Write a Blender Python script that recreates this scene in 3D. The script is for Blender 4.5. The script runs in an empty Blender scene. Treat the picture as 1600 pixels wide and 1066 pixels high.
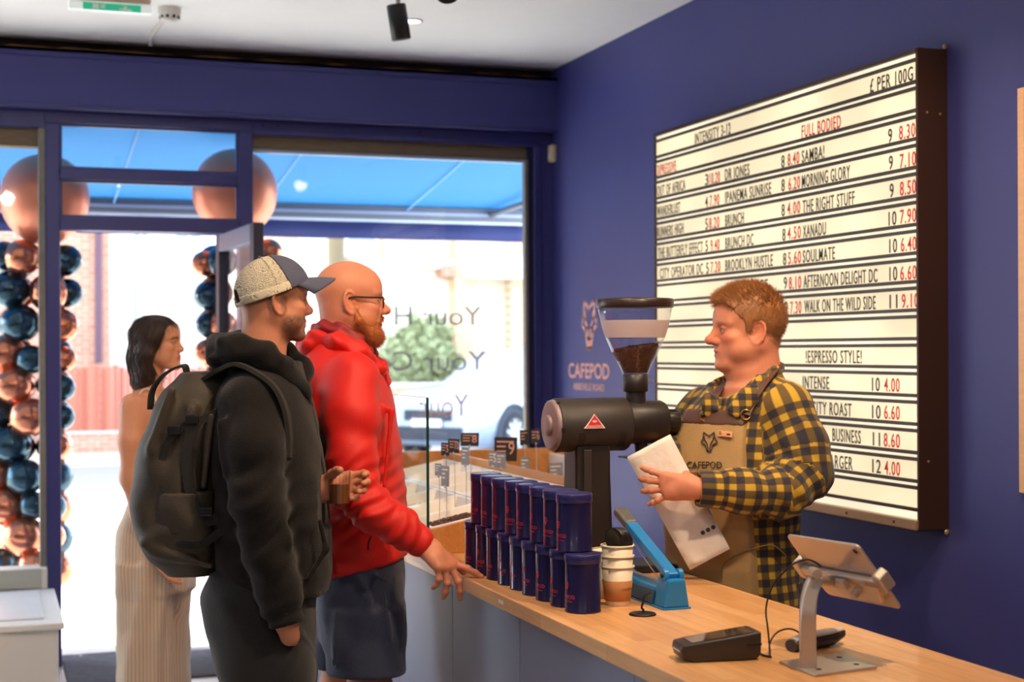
import bpy, math, random
import numpy as np
from mathutils import Vector, Matrix, Euler

random.seed(7); np.random.seed(7)
SC = bpy.context.scene
COL = SC.collection
PI = math.pi

# ------------------------------------------------------------------ camera
FPX, CU, CV, CAMZ = 2350.0, 800.0, 549.0, 1.55
YAW = math.radians(19.34); ROLL = math.radians(0.25)
SN, CS = math.sin(YAW), math.cos(YAW)
cam_d = bpy.data.cameras.new('camera'); cam = bpy.data.objects.new('camera', cam_d); COL.objects.link(cam)
cam.location = (0, 0, CAMZ)
cam.rotation_euler = (Matrix.Rotation(-YAW, 3, 'Z') @ Matrix.Rotation(PI/2, 3, 'X') @ Matrix.Rotation(-ROLL, 3, 'Z')).to_euler()
cam_d.sensor_width = 36; cam_d.lens = 36*FPX/1600; cam_d.shift_y = 16/1600
cam_d.clip_start = 0.05; cam_d.clip_end = 300
cam_d.dof.use_dof = True; cam_d.dof.focus_distance = 3.9; cam_d.dof.aperture_fstop = 3.5
SC.camera = cam

# ------------------------------------------------------------------ world, sun, exposure
SC.view_settings.view_transform = 'Standard'; SC.view_settings.look = 'None'
SC.view_settings.gamma = 1; SC.view_settings.use_curve_mapping = False
SC.view_settings.exposure = 0.0
wd = bpy.data.worlds.new('sky'); SC.world = wd; wd.use_nodes = True
wn = wd.node_tree.nodes; wl = wd.node_tree.links
sky = wn.new('ShaderNodeTexSky'); sky.sky_type = 'HOSEK_WILKIE'; sky.turbidity = 4.0
_sd = Vector((-0.45, 0.58, 0.68)).normalized(); sky.sun_direction = _sd
wn['Background'].inputs['Strength'].default_value = 34.0
hs_ = wn.new('ShaderNodeHueSaturation'); hs_.inputs['Saturation'].default_value = 0.45; wl.new(sky.outputs[0], hs_.inputs['Color']); wl.new(hs_.outputs[0], wn['Background'].inputs['Color'])
sun_d = bpy.data.lights.new('sun', 'SUN'); sun_d.energy = 24; sun_d.angle = math.radians(1.0); sun_d.color = (1, 0.95, 0.86)
sun = bpy.data.objects.new('sun', sun_d); COL.objects.link(sun)
sun.rotation_euler = _sd.to_track_quat('Z', 'Y').to_euler()

# room lamps (out-of-frame ceiling lamps of the shop; the lamp bodies are built with the ceiling fittings)
def room_lamp(name, loc, target, watts, color, size, spread=115):
    l = bpy.data.lights.new(name, 'SPOT'); l.shadow_soft_size = 0.05; l.energy = watts*1.8; l.color = color
    l.spot_size = math.radians(spread); l.spot_blend = 0.7
    o = bpy.data.objects.new(name, l); COL.objects.link(o); o.location = loc
    o.rotation_euler = (Vector(target)-Vector(loc)).to_track_quat('-Z', 'Y').to_euler()
    return o
WARM = (1.0, 0.72, 0.46); NEUT = (1.0, 0.90, 0.80)
LAMPS = [((1.75, 2.3, 2.92), (1.75, 3.1, 1.0), 70, WARM), ((0.2, 1.6, 2.92), (0.7, 4.0, 1.2), 16, NEUT),
         ((1.0, 3.4, 2.92), (1.0, 4.6, 1.0), 46, WARM), ((2.45, 3.4, 2.92), (2.1, 4.3, 1.2), 40, WARM),
         ((-1.2, 4.0, 2.92), (-0.2, 5.4, 0.8), 16, NEUT), ((-0.4, -0.6, 2.92), (0.6, 3.0, 1.0), 20, NEUT)]
for i_, (a_, b_, w_, c_) in enumerate(LAMPS):
    room_lamp('ceiling_lamp_light', a_, b_, w_, c_, 0.22)
FILL_PENDANTS = [(-1.3, 0.4, 2.25), (-1.9, 3.2, 2.25), (0.9, -1.4, 2.25), (-2.6, 5.4, 2.25)]  # unseen lamps added to brighten the ceiling and the fronts of the figures
for p_ in FILL_PENDANTS:
    l_ = bpy.data.lights.new('fill_light', 'POINT'); l_.energy = 15; l_.color = (1.0, 0.92, 0.82); l_.shadow_soft_size = 0.13
    o_ = bpy.data.objects.new('fill_light', l_); COL.objects.link(o_); o_.location = p_

# ------------------------------------------------------------------ pixel rays (frame 1600 x 1066) to points on real planes
def _ray(u, v):
    du, dv = u-CU, v-CV
    du, dv = du-ROLL*dv, dv+ROLL*du
    return np.array([SN*FPX+CS*du, CS*FPX-SN*du, -dv])
def px(u, v, x=None, y=None, z=None, D=None):
    r = _ray(u, v)
    if x is not None: t = x/r[0]
    elif y is not None: t = y/r[1]
    elif z is not None: t = (z-CAMZ)/r[2]
    else: t = D/FPX
    return r*t+np.array([0, 0, CAMZ])
RV = np.array([CS, -SN, 0.0]); FV = np.array([SN, CS, 0.0]); UV_ = np.array([0, 0, 1.0])   # view-aligned horizontal axes
def ht(u, v, D):           # pixel + distance -> (across, distance, height)
    du, dv = u-CU, v-CV
    du, dv = du-ROLL*dv, dv+ROLL*du
    return np.array([du*D/FPX, D, CAMZ-dv*D/FPX])

# ------------------------------------------------------------------ materials
MATS = {}
def mat(name, color, rough=0.5, metal=0.0, var=0.06, scale=8.0, bump=0.0, bscale=60.0, stretch=None, spec=0.5, coat=0.0,
        trans=0.0, emit=None, estr=0.0, alpha=1.0, sss=0.0, coords='Object', sheen=0.0):
    if name in MATS: return MATS[name]
    m = bpy.data.materials.new(name); m.use_nodes = True; MATS[name] = m
    n, l = m.node_tree.nodes, m.node_tree.links
    b = n['Principled BSDF']
    b.inputs['Roughness'].default_value = rough; b.inputs['Metallic'].default_value = metal
    b.inputs['Specular IOR Level'].default_value = spec; b.inputs['Coat Weight'].default_value = coat
    b.inputs['Transmission Weight'].default_value = trans; b.inputs['Alpha'].default_value = alpha
    b.inputs['Sheen Weight'].default_value = sheen
    if sss: b.inputs['Subsurface Weight'].default_value = sss; b.inputs['Subsurface Radius'].default_value = (0.012, 0.005, 0.003)
    c = tuple(color[:3])
    tc = n.new('ShaderNodeTexCoord'); mp = n.new('ShaderNodeMapping'); l.new(tc.outputs[coords], mp.inputs[0])
    if stretch: mp.inputs['Scale'].default_value = stretch
    nz = n.new('ShaderNodeTexNoise'); nz.inputs['Scale'].default_value = scale; nz.inputs['Detail'].default_value = 4
    l.new(mp.outputs[0], nz.inputs['Vector'])
    mx = n.new('ShaderNodeMix'); mx.data_type = 'RGBA'
    mx.inputs['A'].default_value = tuple(max(0, k*(1-var)) for k in c)+(1,); mx.inputs['B'].default_value = tuple(min(1, k*(1+var)) for k in c)+(1,)
    l.new(nz.outputs['Fac'], mx.inputs['Factor']); l.new(mx.outputs['Result'], b.inputs['Base Color'])
    m['mix'] = mx.name
    if bump:
        nb = n.new('ShaderNodeTexNoise'); nb.inputs['Scale'].default_value = bscale; nb.inputs['Detail'].default_value = 6
        l.new(mp.outputs[0], nb.inputs['Vector'])
        bp = n.new('ShaderNodeBump'); bp.inputs['Strength'].default_value = bump; bp.inputs['Distance'].default_value = 0.01
        l.new(nb.outputs['Fac'], bp.inputs['Height']); l.new(bp.outputs[0], b.inputs['Normal'])
    if emit: b.inputs['Emission Color'].default_value = tuple(emit)+(1,); b.inputs['Emission Strength'].default_value = estr
    m.diffuse_color = c+(1,)
    return m
def srgb(r, g, b):
    f = lambda k: (k/255/12.92) if k/255 <= 0.04045 else ((k/255+0.055)/1.055)**2.4
    return (f(r), f(g), f(b))
def glass_mat(name, tint=(0.97, 0.99, 1.0), refl=1.0, frost=0.0):
    if name in MATS: return MATS[name]
    m = bpy.data.materials.new(name); m.use_nodes = True; MATS[name] = m
    n, l = m.node_tree.nodes, m.node_tree.links; n.clear()
    o = n.new('ShaderNodeOutputMaterial'); t = n.new('ShaderNodeBsdfTransparent'); t.inputs[0].default_value = tint+(1,)
    g = n.new('ShaderNodeBsdfGlossy'); g.inputs['Roughness'].default_value = 0.02
    fr = n.new('ShaderNodeFresnel'); fr.inputs[0].default_value = 1.45
    ml = n.new('ShaderNodeMath'); ml.operation = 'MULTIPLY'; ml.inputs[1].default_value = refl; l.new(fr.outputs[0], ml.inputs[0])
    ge = n.new('ShaderNodeNewGeometry'); iv = n.new('ShaderNodeMath'); iv.operation = 'SUBTRACT'; iv.inputs[0].default_value = 1.0; l.new(ge.outputs['Backfacing'], iv.inputs[1])
    m2 = n.new('ShaderNodeMath'); m2.operation = 'MULTIPLY'; l.new(ml.outputs[0], m2.inputs[0]); l.new(iv.outputs[0], m2.inputs[1]); ml = m2
    mx = n.new('ShaderNodeMixShader'); l.new(ml.outputs[0], mx.inputs[0]); l.new(t.outputs[0], mx.inputs[1]); l.new(g.outputs[0], mx.inputs[2])
    l.new(mx.outputs[0], o.inputs[0])
    return m

# ------------------------------------------------------------------ mesh collecting
class G:
    def __init__(s): s.v = []; s.f = []; s.n = 0; s.sm = []
    def add(s, V, F, smooth=False):
        V = np.asarray(V, float)
        s.v.append(V); s.f += [tuple(i+s.n for i in f) for f in F]; s.n += len(V); s.sm += [smooth]*len(F); return s
    def box(s, lo, hi, M=None, o=None):
        x0, y0, z0 = lo; x1, y1, z1 = hi
        V = np.array([(x0,y0,z0),(x1,y0,z0),(x1,y1,z0),(x0,y1,z0),(x0,y0,z1),(x1,y0,z1),(x1,y1,z1),(x0,y1,z1)], float)
        if M is not None: V = V @ np.array(M).T
        if o is not None: V = V+np.array(o)
        return s.add(V, [(0,3,2,1),(4,5,6,7),(0,1,5,4),(1,2,6,5),(2,3,7,6),(3,0,4,7)])
    def rings(s, R, cap0=True, cap1=True, smooth=True, closed=False):
        R = [np.asarray(r, float) for r in R]; n = len(R[0]); V = np.concatenate(R); F = []
        m = len(R)
        for i in range(m if closed else m-1):
            a, b = i*n, ((i+1) % m)*n
            for j in range(n): k = (j+1) % n; F.append((a+j, a+k, b+k, b+j))
        s.add(V, F, smooth)
        if cap0 and not closed: s.add(R[0], [tuple(range(n-1, -1, -1))])
        if cap1 and not closed: s.add(R[-1], [tuple(range(n))])
        return s
    def cyl(s, p0, p1, r0, r1=None, n=20, c0=True, c1=True, smooth=True):
        r1 = r0 if r1 is None else r1
        p0, p1 = np.array(p0, float), np.array(p1, float); a = p1-p0; a /= np.linalg.norm(a)
        e = np.cross(a, (0,0,1) if abs(a[2]) < .9 else (1,0,0)); e /= np.linalg.norm(e); g = np.cross(a, e)
        th = np.arange(n)*2*PI/n; C = np.outer(np.cos(th), e)+np.outer(np.sin(th), g)
        return s.rings([p0+C*r0, p1+C*r1], c0, c1, smooth)
    def lathe(s, prof, o=(0,0,0), axis=(0,0,1), n=24, c0=True, c1=True):
        a = np.array(axis, float); a /= np.linalg.norm(a)
        e = np.cross(a, (0,0,1) if abs(a[2]) < .9 else (1,0,0)); e /= np.linalg.norm(e); g = np.cross(a, e)
        th = np.arange(n)*2*PI/n; C = np.outer(np.cos(th), e)+np.outer(np.sin(th), g)
        return s.rings([np.array(o)+a*h+C*max(r, 1e-4) for r, h in prof], c0, c1)
    def tube(s, P, r, n=8, caps=True, closed=False):
        P = [np.array(p, float) for p in P]; m = len(P); R = []
        rr = [r]*m if np.isscalar(r) else list(r)
        e = None
        for i in range(m):
            a = (P[(i+1) % m]-P[i-1]) if closed else (P[min(i+1, m-1)]-P[max(i-1, 0)])
            a = a/(np.linalg.norm(a)+1e-12)
            if e is None:
                e = np.cross(a, (0,0,1) if abs(a[2]) < .9 else (1,0,0))
            e = e-a*np.dot(e, a); e /= np.linalg.norm(e)+1e-12; g = np.cross(a, e)
            th = np.arange(n)*2*PI/n; R.append(P[i]+(np.outer(np.cos(th), e)+np.outer(np.sin(th), g))*rr[i])
        return s.rings(R, caps, caps, True, closed)
    def prism(s, poly, o, ex, ey, ez, d):     # 2-D outline in plane (ex, ey) extruded by d along ez
        o, ex, ey, ez = [np.array(k, float) for k in (o, ex, ey, ez)]
        A = np.array([o+ex*p[0]+ey*p[1] for p in poly]); n = len(A)
        return s.add(np.concatenate([A, A+ez*d]), [tuple(range(n-1,-1,-1)), tuple(range(n, 2*n))]+[(i, (i+1) % n, n+(i+1) % n, n+i) for i in range(n)])
    def ell(s, c, r, n=16, m=10, M=None):
        R = []
        for i in range(1, m):
            ph = PI*i/m; th = np.arange(n)*2*PI/n
            R.append(np.stack([np.cos(th)*math.sin(ph)*r[0], np.sin(th)*math.sin(ph)*r[1], np.full(n, -math.cos(ph)*r[2])], 1))
        V = np.concatenate([np.concatenate(R), [(0,0,-r[2]), (0,0,r[2])]])
        if M is not None: V = V @ np.array(M).T
        F = []
        for i in range(m-2):
            for j in range(n): k = (j+1) % n; F.append((i*n+j, i*n+k, (i+1)*n+k, (i+1)*n+j))
        t = n*(m-1)
        F += [(t, (j+1) % n, j) for j in range(n)]+[(t+1, (m-2)*n+j, (m-2)*n+(j+1) % n) for j in range(n)]
        return s.add(V+np.array(c), F, True)
def catmull(P, k=8, closed=False):
    P = [np.array(p, float) for p in P]; n = len(P); out = []
    for i in range(n if closed else n-1):
        p0 = P[i-1] if (closed or i) else P[0]*2-P[1]; p1 = P[i]; p2 = P[(i+1) % n]
        p3 = P[(i+2) % n] if (closed or i+2 < n) else P[-1]*2-P[-2]
        for j in range(k):
            t = j/k; out.append(0.5*((2*p1)+(p2-p0)*t+(2*p0-5*p1+4*p2-p3)*t*t+(3*p1-p0-3*p2+p3)*t**3))
    if not closed: out.append(P[-1])
    return out

ROOT = {}      # top-level object name -> world offset
def wloc(o):
    while o.parent is not None: o = o.parent
    return np.array(ROOT.get(o.name, (0, 0, 0)))
def mesh_from(name, V, F, smooth=None):
    me = bpy.data.meshes.new(name); me.from_pydata([tuple(p) for p in V], [], F)
    if smooth is not None: me.polygons.foreach_set('use_smooth', smooth if hasattr(smooth, '__len__') else [smooth]*len(me.polygons))
    me.update(); return me
def obj(name, g, m, parent=None, bevel=0, origin=None, local=False, seg=2):
    V = np.concatenate(g.v)
    off = np.zeros(3)
    if not local: off = wloc(parent) if parent is not None else (np.array(origin, float) if origin is not None else np.zeros(3))
    me = mesh_from(name, V-off, g.f, g.sm)
    o = bpy.data.objects.new(name, me); COL.objects.link(o)
    for mm in (m if isinstance(m, (list, tuple)) else [m]): me.materials.append(mm)
    if parent is not None: o.parent = parent
    else: o.location = off; ROOT[o.name] = tuple(off)
    if bevel:
        b = o.modifiers.new('bevel', 'BEVEL'); b.width = bevel; b.segments = seg; b.limit_method = 'ANGLE'; b.angle_limit = math.radians(40); b.harden_normals = False
    return o
def tag(o, label, cat, group=None, kind=None):
    o['label'] = label; o['category'] = cat
    if group: o['group'] = group
    if kind: o['kind'] = kind
    return o
def thing(name, label, cat, loc, group=None, rotz=0.0):
    o = bpy.data.objects.new(name, None); COL.objects.link(o); o.location = loc; o.rotation_euler = (0, 0, rotz); o.empty_display_size = 0.1
    ROOT[o.name] = tuple(loc); return tag(o, label, cat, group)
def struct(name, g, m, parent=None, bevel=0, label=None):
    o = obj(name, g, m, parent, bevel)
    if parent is None: o['kind'] = 'structure'
    if label: o['label'] = label
    return o
def copy_tree(o, parent=None):
    c = o.copy(); COL.objects.link(c); c.parent = parent
    if parent is None: ROOT[c.name] = ROOT.get(o.name, (0, 0, 0))
    for ch in list(o.children): copy_tree(ch, c)
    return c

FONT = {}
def text_verts(s, size=1.0, xs=1.0, ext=0.0, align='LEFT', spacing=1.0, bold=0.0):
    """glyph outlines of a string as (verts, faces) in the xy plane, cap height about 0.73*size"""
    c = bpy.data.curves.new('lettering', 'FONT'); c.body = s; c.size = size; c.align_x = align; c.space_character = spacing
    c.extrude = ext; c.offset = bold; c.resolution_u = 3
    o = bpy.data.objects.new('lettering', c); COL.objects.link(o)
    dg = bpy.context.evaluated_depsgraph_get(); me = o.evaluated_get(dg).to_mesh()
    V = np.array([v.co[:] for v in me.vertices]); F = [tuple(p.vertices) for p in me.polygons]
    o.evaluated_get(dg).to_mesh_clear(); bpy.data.objects.remove(o); bpy.data.curves.remove(c)
    if len(V): V = V*np.array([xs, 1, 1])
    return V, F
def text_geo(s, o, ex, ey, size, xs=1.0, ext=0.0008, align='LEFT', width=None, bold=0.0, spacing=1.0, g=None):
    """text laid in the plane (ex, ey) at o; width stretches it to that many metres"""
    V, F = text_verts(s, size, 1.0, ext, align, spacing, bold)
    if width is not None:
        w = V[:, 0].max()-V[:, 0].min(); V[:, 0] = (V[:, 0]-(V[:, 0].min() if align == 'LEFT' else 0))*width/w
    else: V[:, 0] *= xs
    ex, ey = np.array(ex, float), np.array(ey, float); ez = np.cross(ex, ey)
    P = np.array(o)+np.outer(V[:, 0], ex)+np.outer(V[:, 1], ey)+np.outer(V[:, 2]+ext, ez)
    g = g or G(); g.add(P, F); return g
# ================================================================== the room
NAVY = srgb(60, 63, 130)
m_wall = mat('navy_wall_paint', NAVY, 0.55, var=0.05, scale=3, bump=0.05, bscale=180)
m_navy_gloss = mat('navy_gloss_paint', srgb(52, 54, 116), 0.35, var=0.05, scale=5, bump=0.04, bscale=90)
m_ceil = mat('white_ceiling_paint', srgb(240, 241, 242), 0.8, var=0.02, bump=0.03, bscale=120)
m_rough = mat('raw_brown_edge', srgb(120, 88, 60), 0.9, var=0.5, scale=25, bump=0.6, bscale=60)
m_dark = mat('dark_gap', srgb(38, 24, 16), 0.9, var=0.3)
m_floor = mat('pale_floor', srgb(186, 182, 178), 0.35, var=0.05, scale=2)
m_white = mat('white_paint', srgb(235, 232, 226), 0.45, var=0.02)
m_glass = glass_mat('window_glass')
WX, YF, CZ = 2.965, 7.68, 3.10
struct('floor', G().box((-4, -3, -0.05), (WX, 8.0, 0)), m_floor)
struct('ceiling', G().box((-4, -3, CZ), (WX+0.1, 8.0, CZ+0.1)), m_ceil)
wr = struct('wall_right', G().box((WX, -3, 0), (WX+0.12, 8.0, CZ)), m_wall)
struct('wall_left', G().box((-4.1, -3, 0), (-4, 8.0, CZ)), m_wall)
struct('wall_rear', G().box((-4, -3.1, 0), (WX, -3, CZ)), m_wall)
# header beam above the shopfront: fascia, rough lip and dark shadow gap under the ceiling
hd = struct('wall_front', G().box((-4, YF, 2.75), (WX, 8.0, 3.043)), m_wall)
obj('lower_bead', G().box((-4, YF-0.012, 2.745), (WX, YF, 2.765)), m_navy_gloss, hd, 0.004)
obj('upper_bead', G().box((-4, YF-0.008, 3.0), (WX, YF, 3.025)), m_wall, hd, 0.003)
rng = np.random.RandomState(3); top = []
for i in range(141):
    top.append((-4+i*6.965/140, 3.045+rng.uniform(-.004, .006)))
poly = [(-4, 3.02)]+[(2.965, 3.02)]+top[::-1]
obj('ragged_edge', G().prism(poly, (0, YF+0.0, 0), (1, 0, 0), (0, 0, 1), (0, 1, 0), 0.02), m_rough, hd)
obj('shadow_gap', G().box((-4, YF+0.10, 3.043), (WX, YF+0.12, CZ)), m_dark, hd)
for i, xx in enumerate((-0.02, 0.02, 1.36, 1.44, 2.2)):
    obj('screw', G().cyl((xx, YF+0.062, 2.722), (xx, YF+0.057, 2.722), 0.006, n=10), m_dark, hd)
# ---- shopfront framing (navy timber / aluminium) : window_1 (left pane), door_1 with two transom panes, window_2 (right pane)
FY = 7.75
m_galv = mat('weathered_galvanised', srgb(128, 124, 116), 0.55, 0.4, var=0.25, scale=30, bump=0.2)
m_rust = mat('dusty_shutter_box', srgb(120, 104, 82), 0.8, 0.1, var=0.3, scale=14, bump=0.2, stretch=(1, 1, 6))
def bar(g, x0, x1, z0, z1, d=0.09, y=FY): return g.box((x0, y, z0), (x1, y+d, z1))
w1 = struct('window_1', bar(G(), -4, 0.287, 2.66, 2.75), m_navy_gloss, bevel=0.004)
obj('sill', bar(G(), -4, 0.287, 0.40, 0.50, 0.14, FY-0.06), m_white, w1, 0.004)
obj('stall_riser', bar(G(), -4, 0.287, 0.0, 0.40), m_navy_gloss, w1)
obj('side_track', bar(G(), 0.255, 0.287, 0.50, 2.66, 0.06), m_galv, w1, 0.003)
obj('shutter_box', G().box((-4, FY+0.03, 2.57), (0.255, FY+0.12, 2.66)), m_rust, w1)
obj('mullion', bar(G(), -1.75, -1.69, 0.5, 2.66), m_navy_gloss, w1, 0.004)
obj('pane', G().box((-4, FY+0.045, 0.50), (0.255, FY+0.053, 2.66)), m_glass, w1)
obj('sill_panel', G().box((-4, FY-0.075, 0.405), (0.26, FY-0.06, 0.50)), mat('pale_grey_sill', srgb(176, 180, 172), 0.5), w1, 0.003)
d1 = struct('door_1', bar(G(), 0.287, 1.311, 2.69, 2.75), m_navy_gloss, bevel=0.004)
obj('frame_post', bar(G(), 0.287, 0.357, 0, 2.69, 0.11), m_navy_gloss, d1, 0.005)
obj('frame_post', bar(G(), 1.239, 1.311, 0, 2.69, 0.11), m_navy_gloss, d1, 0.005)
obj('transom_bar', bar(G(), 0.357, 1.239, 2.412, 2.466, 0.09), m_navy_gloss, d1, 0.004)
obj('door_head', bar(G(), 0.357, 1.239, 2.160, 2.226, 0.09), m_navy_gloss, d1, 0.004)
for z0, z1 in ((2.226, 2.412), (2.466, 2.69)):
    f = obj('transom_pane', G().box((0.357, FY+0.05, z0), (1.239, FY+0.057, z1)), m_glass, d1)
    bg = G(); b = 0.012
    bg.box((0.357, FY+0.02, z0), (0.357+b, FY+0.05, z1)); bg.box((1.239-b, FY+0.02, z0), (1.239, FY+0.05, z1))
    bg.box((0.357+b, FY+0.02, z0), (1.239-b, FY+0.05, z0+b)); bg.box((0.357+b, FY+0.02, z1-b), (1.239-b, FY+0.05, z1))
    obj('glazing_bead', bg, m_navy_gloss, f)
# the open leaf, swung into the room
A = np.array([1.142, 7.74]); B = np.array([1.186, 6.87]); ax = (B-A)/np.linalg.norm(B-A); LW = np.linalg.norm(B-A)
nx = np.array([ax[1], -ax[0]])
def leafbox(g, s0, s1, z0, z1, th=0.05, off=0.0):
    Mx = np.array([[ax[0], nx[0], 0], [ax[1], nx[1], 0], [0, 0, 1]])
    return g.box((s0, -th/2+off, z0), (s1, th/2+off, z1), Mx, (A[0], A[1], 0))
m_leaf = mat('navy_door_edge', srgb(40, 40, 62), 0.45)
lf = obj('door_leaf', leafbox(G(), LW-0.075, LW, 0.02, 2.145), m_leaf, d1, 0.004)
obj('hinge_stile', leafbox(G(), 0, 0.075, 0.02, 2.145), m_leaf, lf, 0.004)
obj('top_rail', leafbox(G(), 0.075, LW-0.075, 2.06, 2.145), mat('pale_navy_rail', srgb(120, 124, 150), 0.4), lf, 0.004)
obj('bottom_rail', leafbox(G(), 0.075, LW-0.075, 0.02, 0.22), m_leaf, lf, 0.004)
obj('leaf_pane', leafbox(G(), 0.075, LW-0.075, 0.22, 2.06, 0.008), m_glass, lf)
hg = G()
for sgn in (-1, 1):
    Mx = np.array([ax[0]*(LW-0.04)+A[0]+nx[0]*sgn*0.07, ax[1]*(LW-0.04)+A[1]+nx[1]*sgn*0.07])
    hg.tube([(Mx[0]-nx[0]*sgn*.05, Mx[1]-nx[1]*sgn*.05, .9), (Mx[0], Mx[1], .9), (Mx[0], Mx[1], 1.3), (Mx[0]-nx[0]*sgn*.05, Mx[1]-nx[1]*sgn*.05, 1.3)], 0.011)
obj('pull_handle', hg, mat('steel_handle', srgb(190, 190, 188), 0.3, 1), lf)
w2 = struct('window_2', bar(G(), 1.311, WX, 2.70, 2.75), m_navy_gloss, bevel=0.004)
obj('head_bead', bar(G(), 1.311, 2.87, 2.672, 2.70, 0.03, FY-0.012), m_navy_gloss, w2, 0.004)
obj('jamb', bar(G(), 2.85, 2.90, 0, 2.70, 0.10), m_navy_gloss, w2, 0.006)
obj('inner_jamb', bar(G(), 2.818, 2.852, 0.5, 2.70, 0.05, FY+0.03), mat('deep_navy', srgb(30, 34, 70), 0.4), w2, 0.004)
obj('wall_return', bar(G(), 2.90, WX, 0, 2.70, 0.2, FY+0.02), m_wall, w2)
obj('shutter_box', G().box((1.311, FY+0.03, 2.60), (2.82, FY+0.12, 2.70)), m_rust, w2, 0.006)
obj('shutter_lip', G().box((1.311, FY+0.02, 2.585), (2.82, FY+0.06, 2.60)), mat('pale_strip', srgb(150, 165, 190), 0.4), w2)
obj('side_track', bar(G(), 2.80, 2.82, 0.5, 2.60, 0.05), m_galv, w2, 0.003)
obj('sill', bar(G(), 1.311, 2.85, 0.42, 0.50, 0.16, FY-0.06), m_white, w2, 0.004)
obj('stall_riser', bar(G(), 1.311, 2.85, 0.0, 0.42), m_navy_gloss, w2)
pane2 = obj('pane', G().box((1.311, FY+0.045, 0.50), (2.82, FY+0.053, 2.70)), m_glass, w2)
# window lettering, on the outside face of the pane, so it reads mirrored from the shop
m_let = mat('window_vinyl_grey', srgb(170, 170, 178), 0.6, var=0.02, alpha=.62); m_let2 = mat('window_vinyl_peach', srgb(236, 190, 165), 0.6, var=0.02, alpha=.8)
def wletter(s, u_right, u_left, v_base, v_cap, m, full=1.0):
    p = px(u_right, v_base, y=FY+0.056); q = px(u_left, v_base, y=FY+0.056)
    h = (v_base-v_cap)*(FY+0.056)/FPX*1.0
    g = text_geo(s, p, (-1, 0, 0), (0, 0, 1), h/0.727, width=abs(p[0]-q[0]), ext=0.0006, bold=0.0)
    obj('vinyl_lettering', g, m, w2)
wletter('Your H', 752, 617, 508, 476, m_let)
wletter('Your Co', 760, 586, 578, 545, m_let)
wletter('Your', 732, 655, 650, 612, m_let2)
# door mat and white display bench
matt = obj('door_mat', G().box((0.362, 7.26, 0.0), (1.234, 7.995, 0.012)), mat('charcoal_mat', srgb(84, 84, 94), 0.95, var=0.45, scale=22, bump=0.8, bscale=200), bevel=0.004, origin=(0.8, 7.5, 0))
tag(matt, 'charcoal entrance mat lying inside the open shop door', 'mat')
bn = thing('display_bench', 'white painted box bench standing under the window with balloons', 'bench', (-0.45, 7.0, 0))
obj('body', G().box((-1.6, 6.70, 0), (0.295, 7.66, 0.375)), m_white, bn, 0.006)
obj('top', G().box((-1.6, 6.67, 0.375), (0.318, 7.67, 0.402)), m_white, bn, 0.005)
obj('top_rim', G().box((-1.5, 6.80, 0.402), (0.24, 7.60, 0.41)), mat('white_laminate', srgb(238, 240, 242), 0.3), bn, 0.004)

# ---- ceiling fittings
m_black = mat('black_metal', srgb(34, 33, 36), 0.42, 0.3, var=0.1)
m_plast = mat('white_plastic', srgb(225, 222, 216), 0.45, var=0.02)
es_c = px(172, 8, z=3.02)
es = thing('exit_sign', 'white ceiling light box with green running-man exit panel', 'exit sign', (es_c[0], es_c[1], CZ))
m_esg = mat('green_exit_panel', srgb(30, 170, 130), 0.4, emit=srgb(30, 185, 140), estr=0.5)
L0 = px(108, 6, z=3.03)[0]; L1 = px(236, 6, z=3.03)[0]; yy = es_c[1]
obj('housing', G().box((L0, yy-0.04, 3.03), (L1, yy+0.05, CZ)), mat('beige_plastic', srgb(214, 190, 172), 0.5), es, 0.006)
obj('diffuser', G().box((L0-.008, yy-0.02, 2.992), (L1+.008, yy+0.03, 3.03)), mat('clear_diffuser', srgb(235, 240, 238), 0.25, emit=(0.9, 1, 0.95), estr=0.35), es, 0.008)
gp = obj('green_panel', G().box((L0+.05, yy-0.0225, 2.992), (L1-.04, yy-0.0205, 3.022)), m_esg, es)
for bx_ in (((L0+.09, 2.997), (L0+.115, 3.017)), ((L0+.122, 3.0), (L0+.140, 3.006)), ((L0+.122, 3.010), (L0+.14, 3.017)), ((L1-.13, 2.995), (L1-.08, 3.002)), ((L1-.112, 3.002), (L1-.10, 3.014))):
    obj('pictogram', G().box((bx_[0][0], yy-0.0245, bx_[0][1]), (bx_[1][0], yy-0.0225, bx_[1][1])), mat('white_print', (0.9, 0.95, 0.92), 0.5), gp)
sd = px(265, 30, z=3.05)
smk = thing('smoke_detector', 'small white round smoke detector on the ceiling beside a cable duct', 'smoke detector', (sd[0], sd[1], CZ))
obj('base', G().cyl((sd[0], sd[1], CZ), (sd[0], sd[1], CZ-0.03), 0.052, 0.05, n=28), m_plast, smk)
obj('head', G().lathe([(0.046, 0), (0.046, 0.012), (0.034, 0.03), (0.02, 0.034)], (sd[0], sd[1], CZ-0.03), (0, 0, -1), 28), m_plast, smk)
vg = G()
for k in range(10):
    a = k*2*PI/10; vg.box((-.006, -.003, -.006), (.006, .003, .006), Matrix.Rotation(a+PI/2, 3, 'Z'), (sd[0]+.043*math.cos(a), sd[1]+.043*math.sin(a), CZ-0.043))
obj('vent_slots', vg, m_dark, smk)
cd = px(236, 74, y=YF-0.02)
obj('conduit', G().tube([(sd[0], sd[1]+0.04, CZ-0.008), (sd[0]-.02, YF-0.15, CZ-0.008), (cd[0], YF-0.01, CZ-0.012)], 0.011), m_plast, smk)
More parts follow.
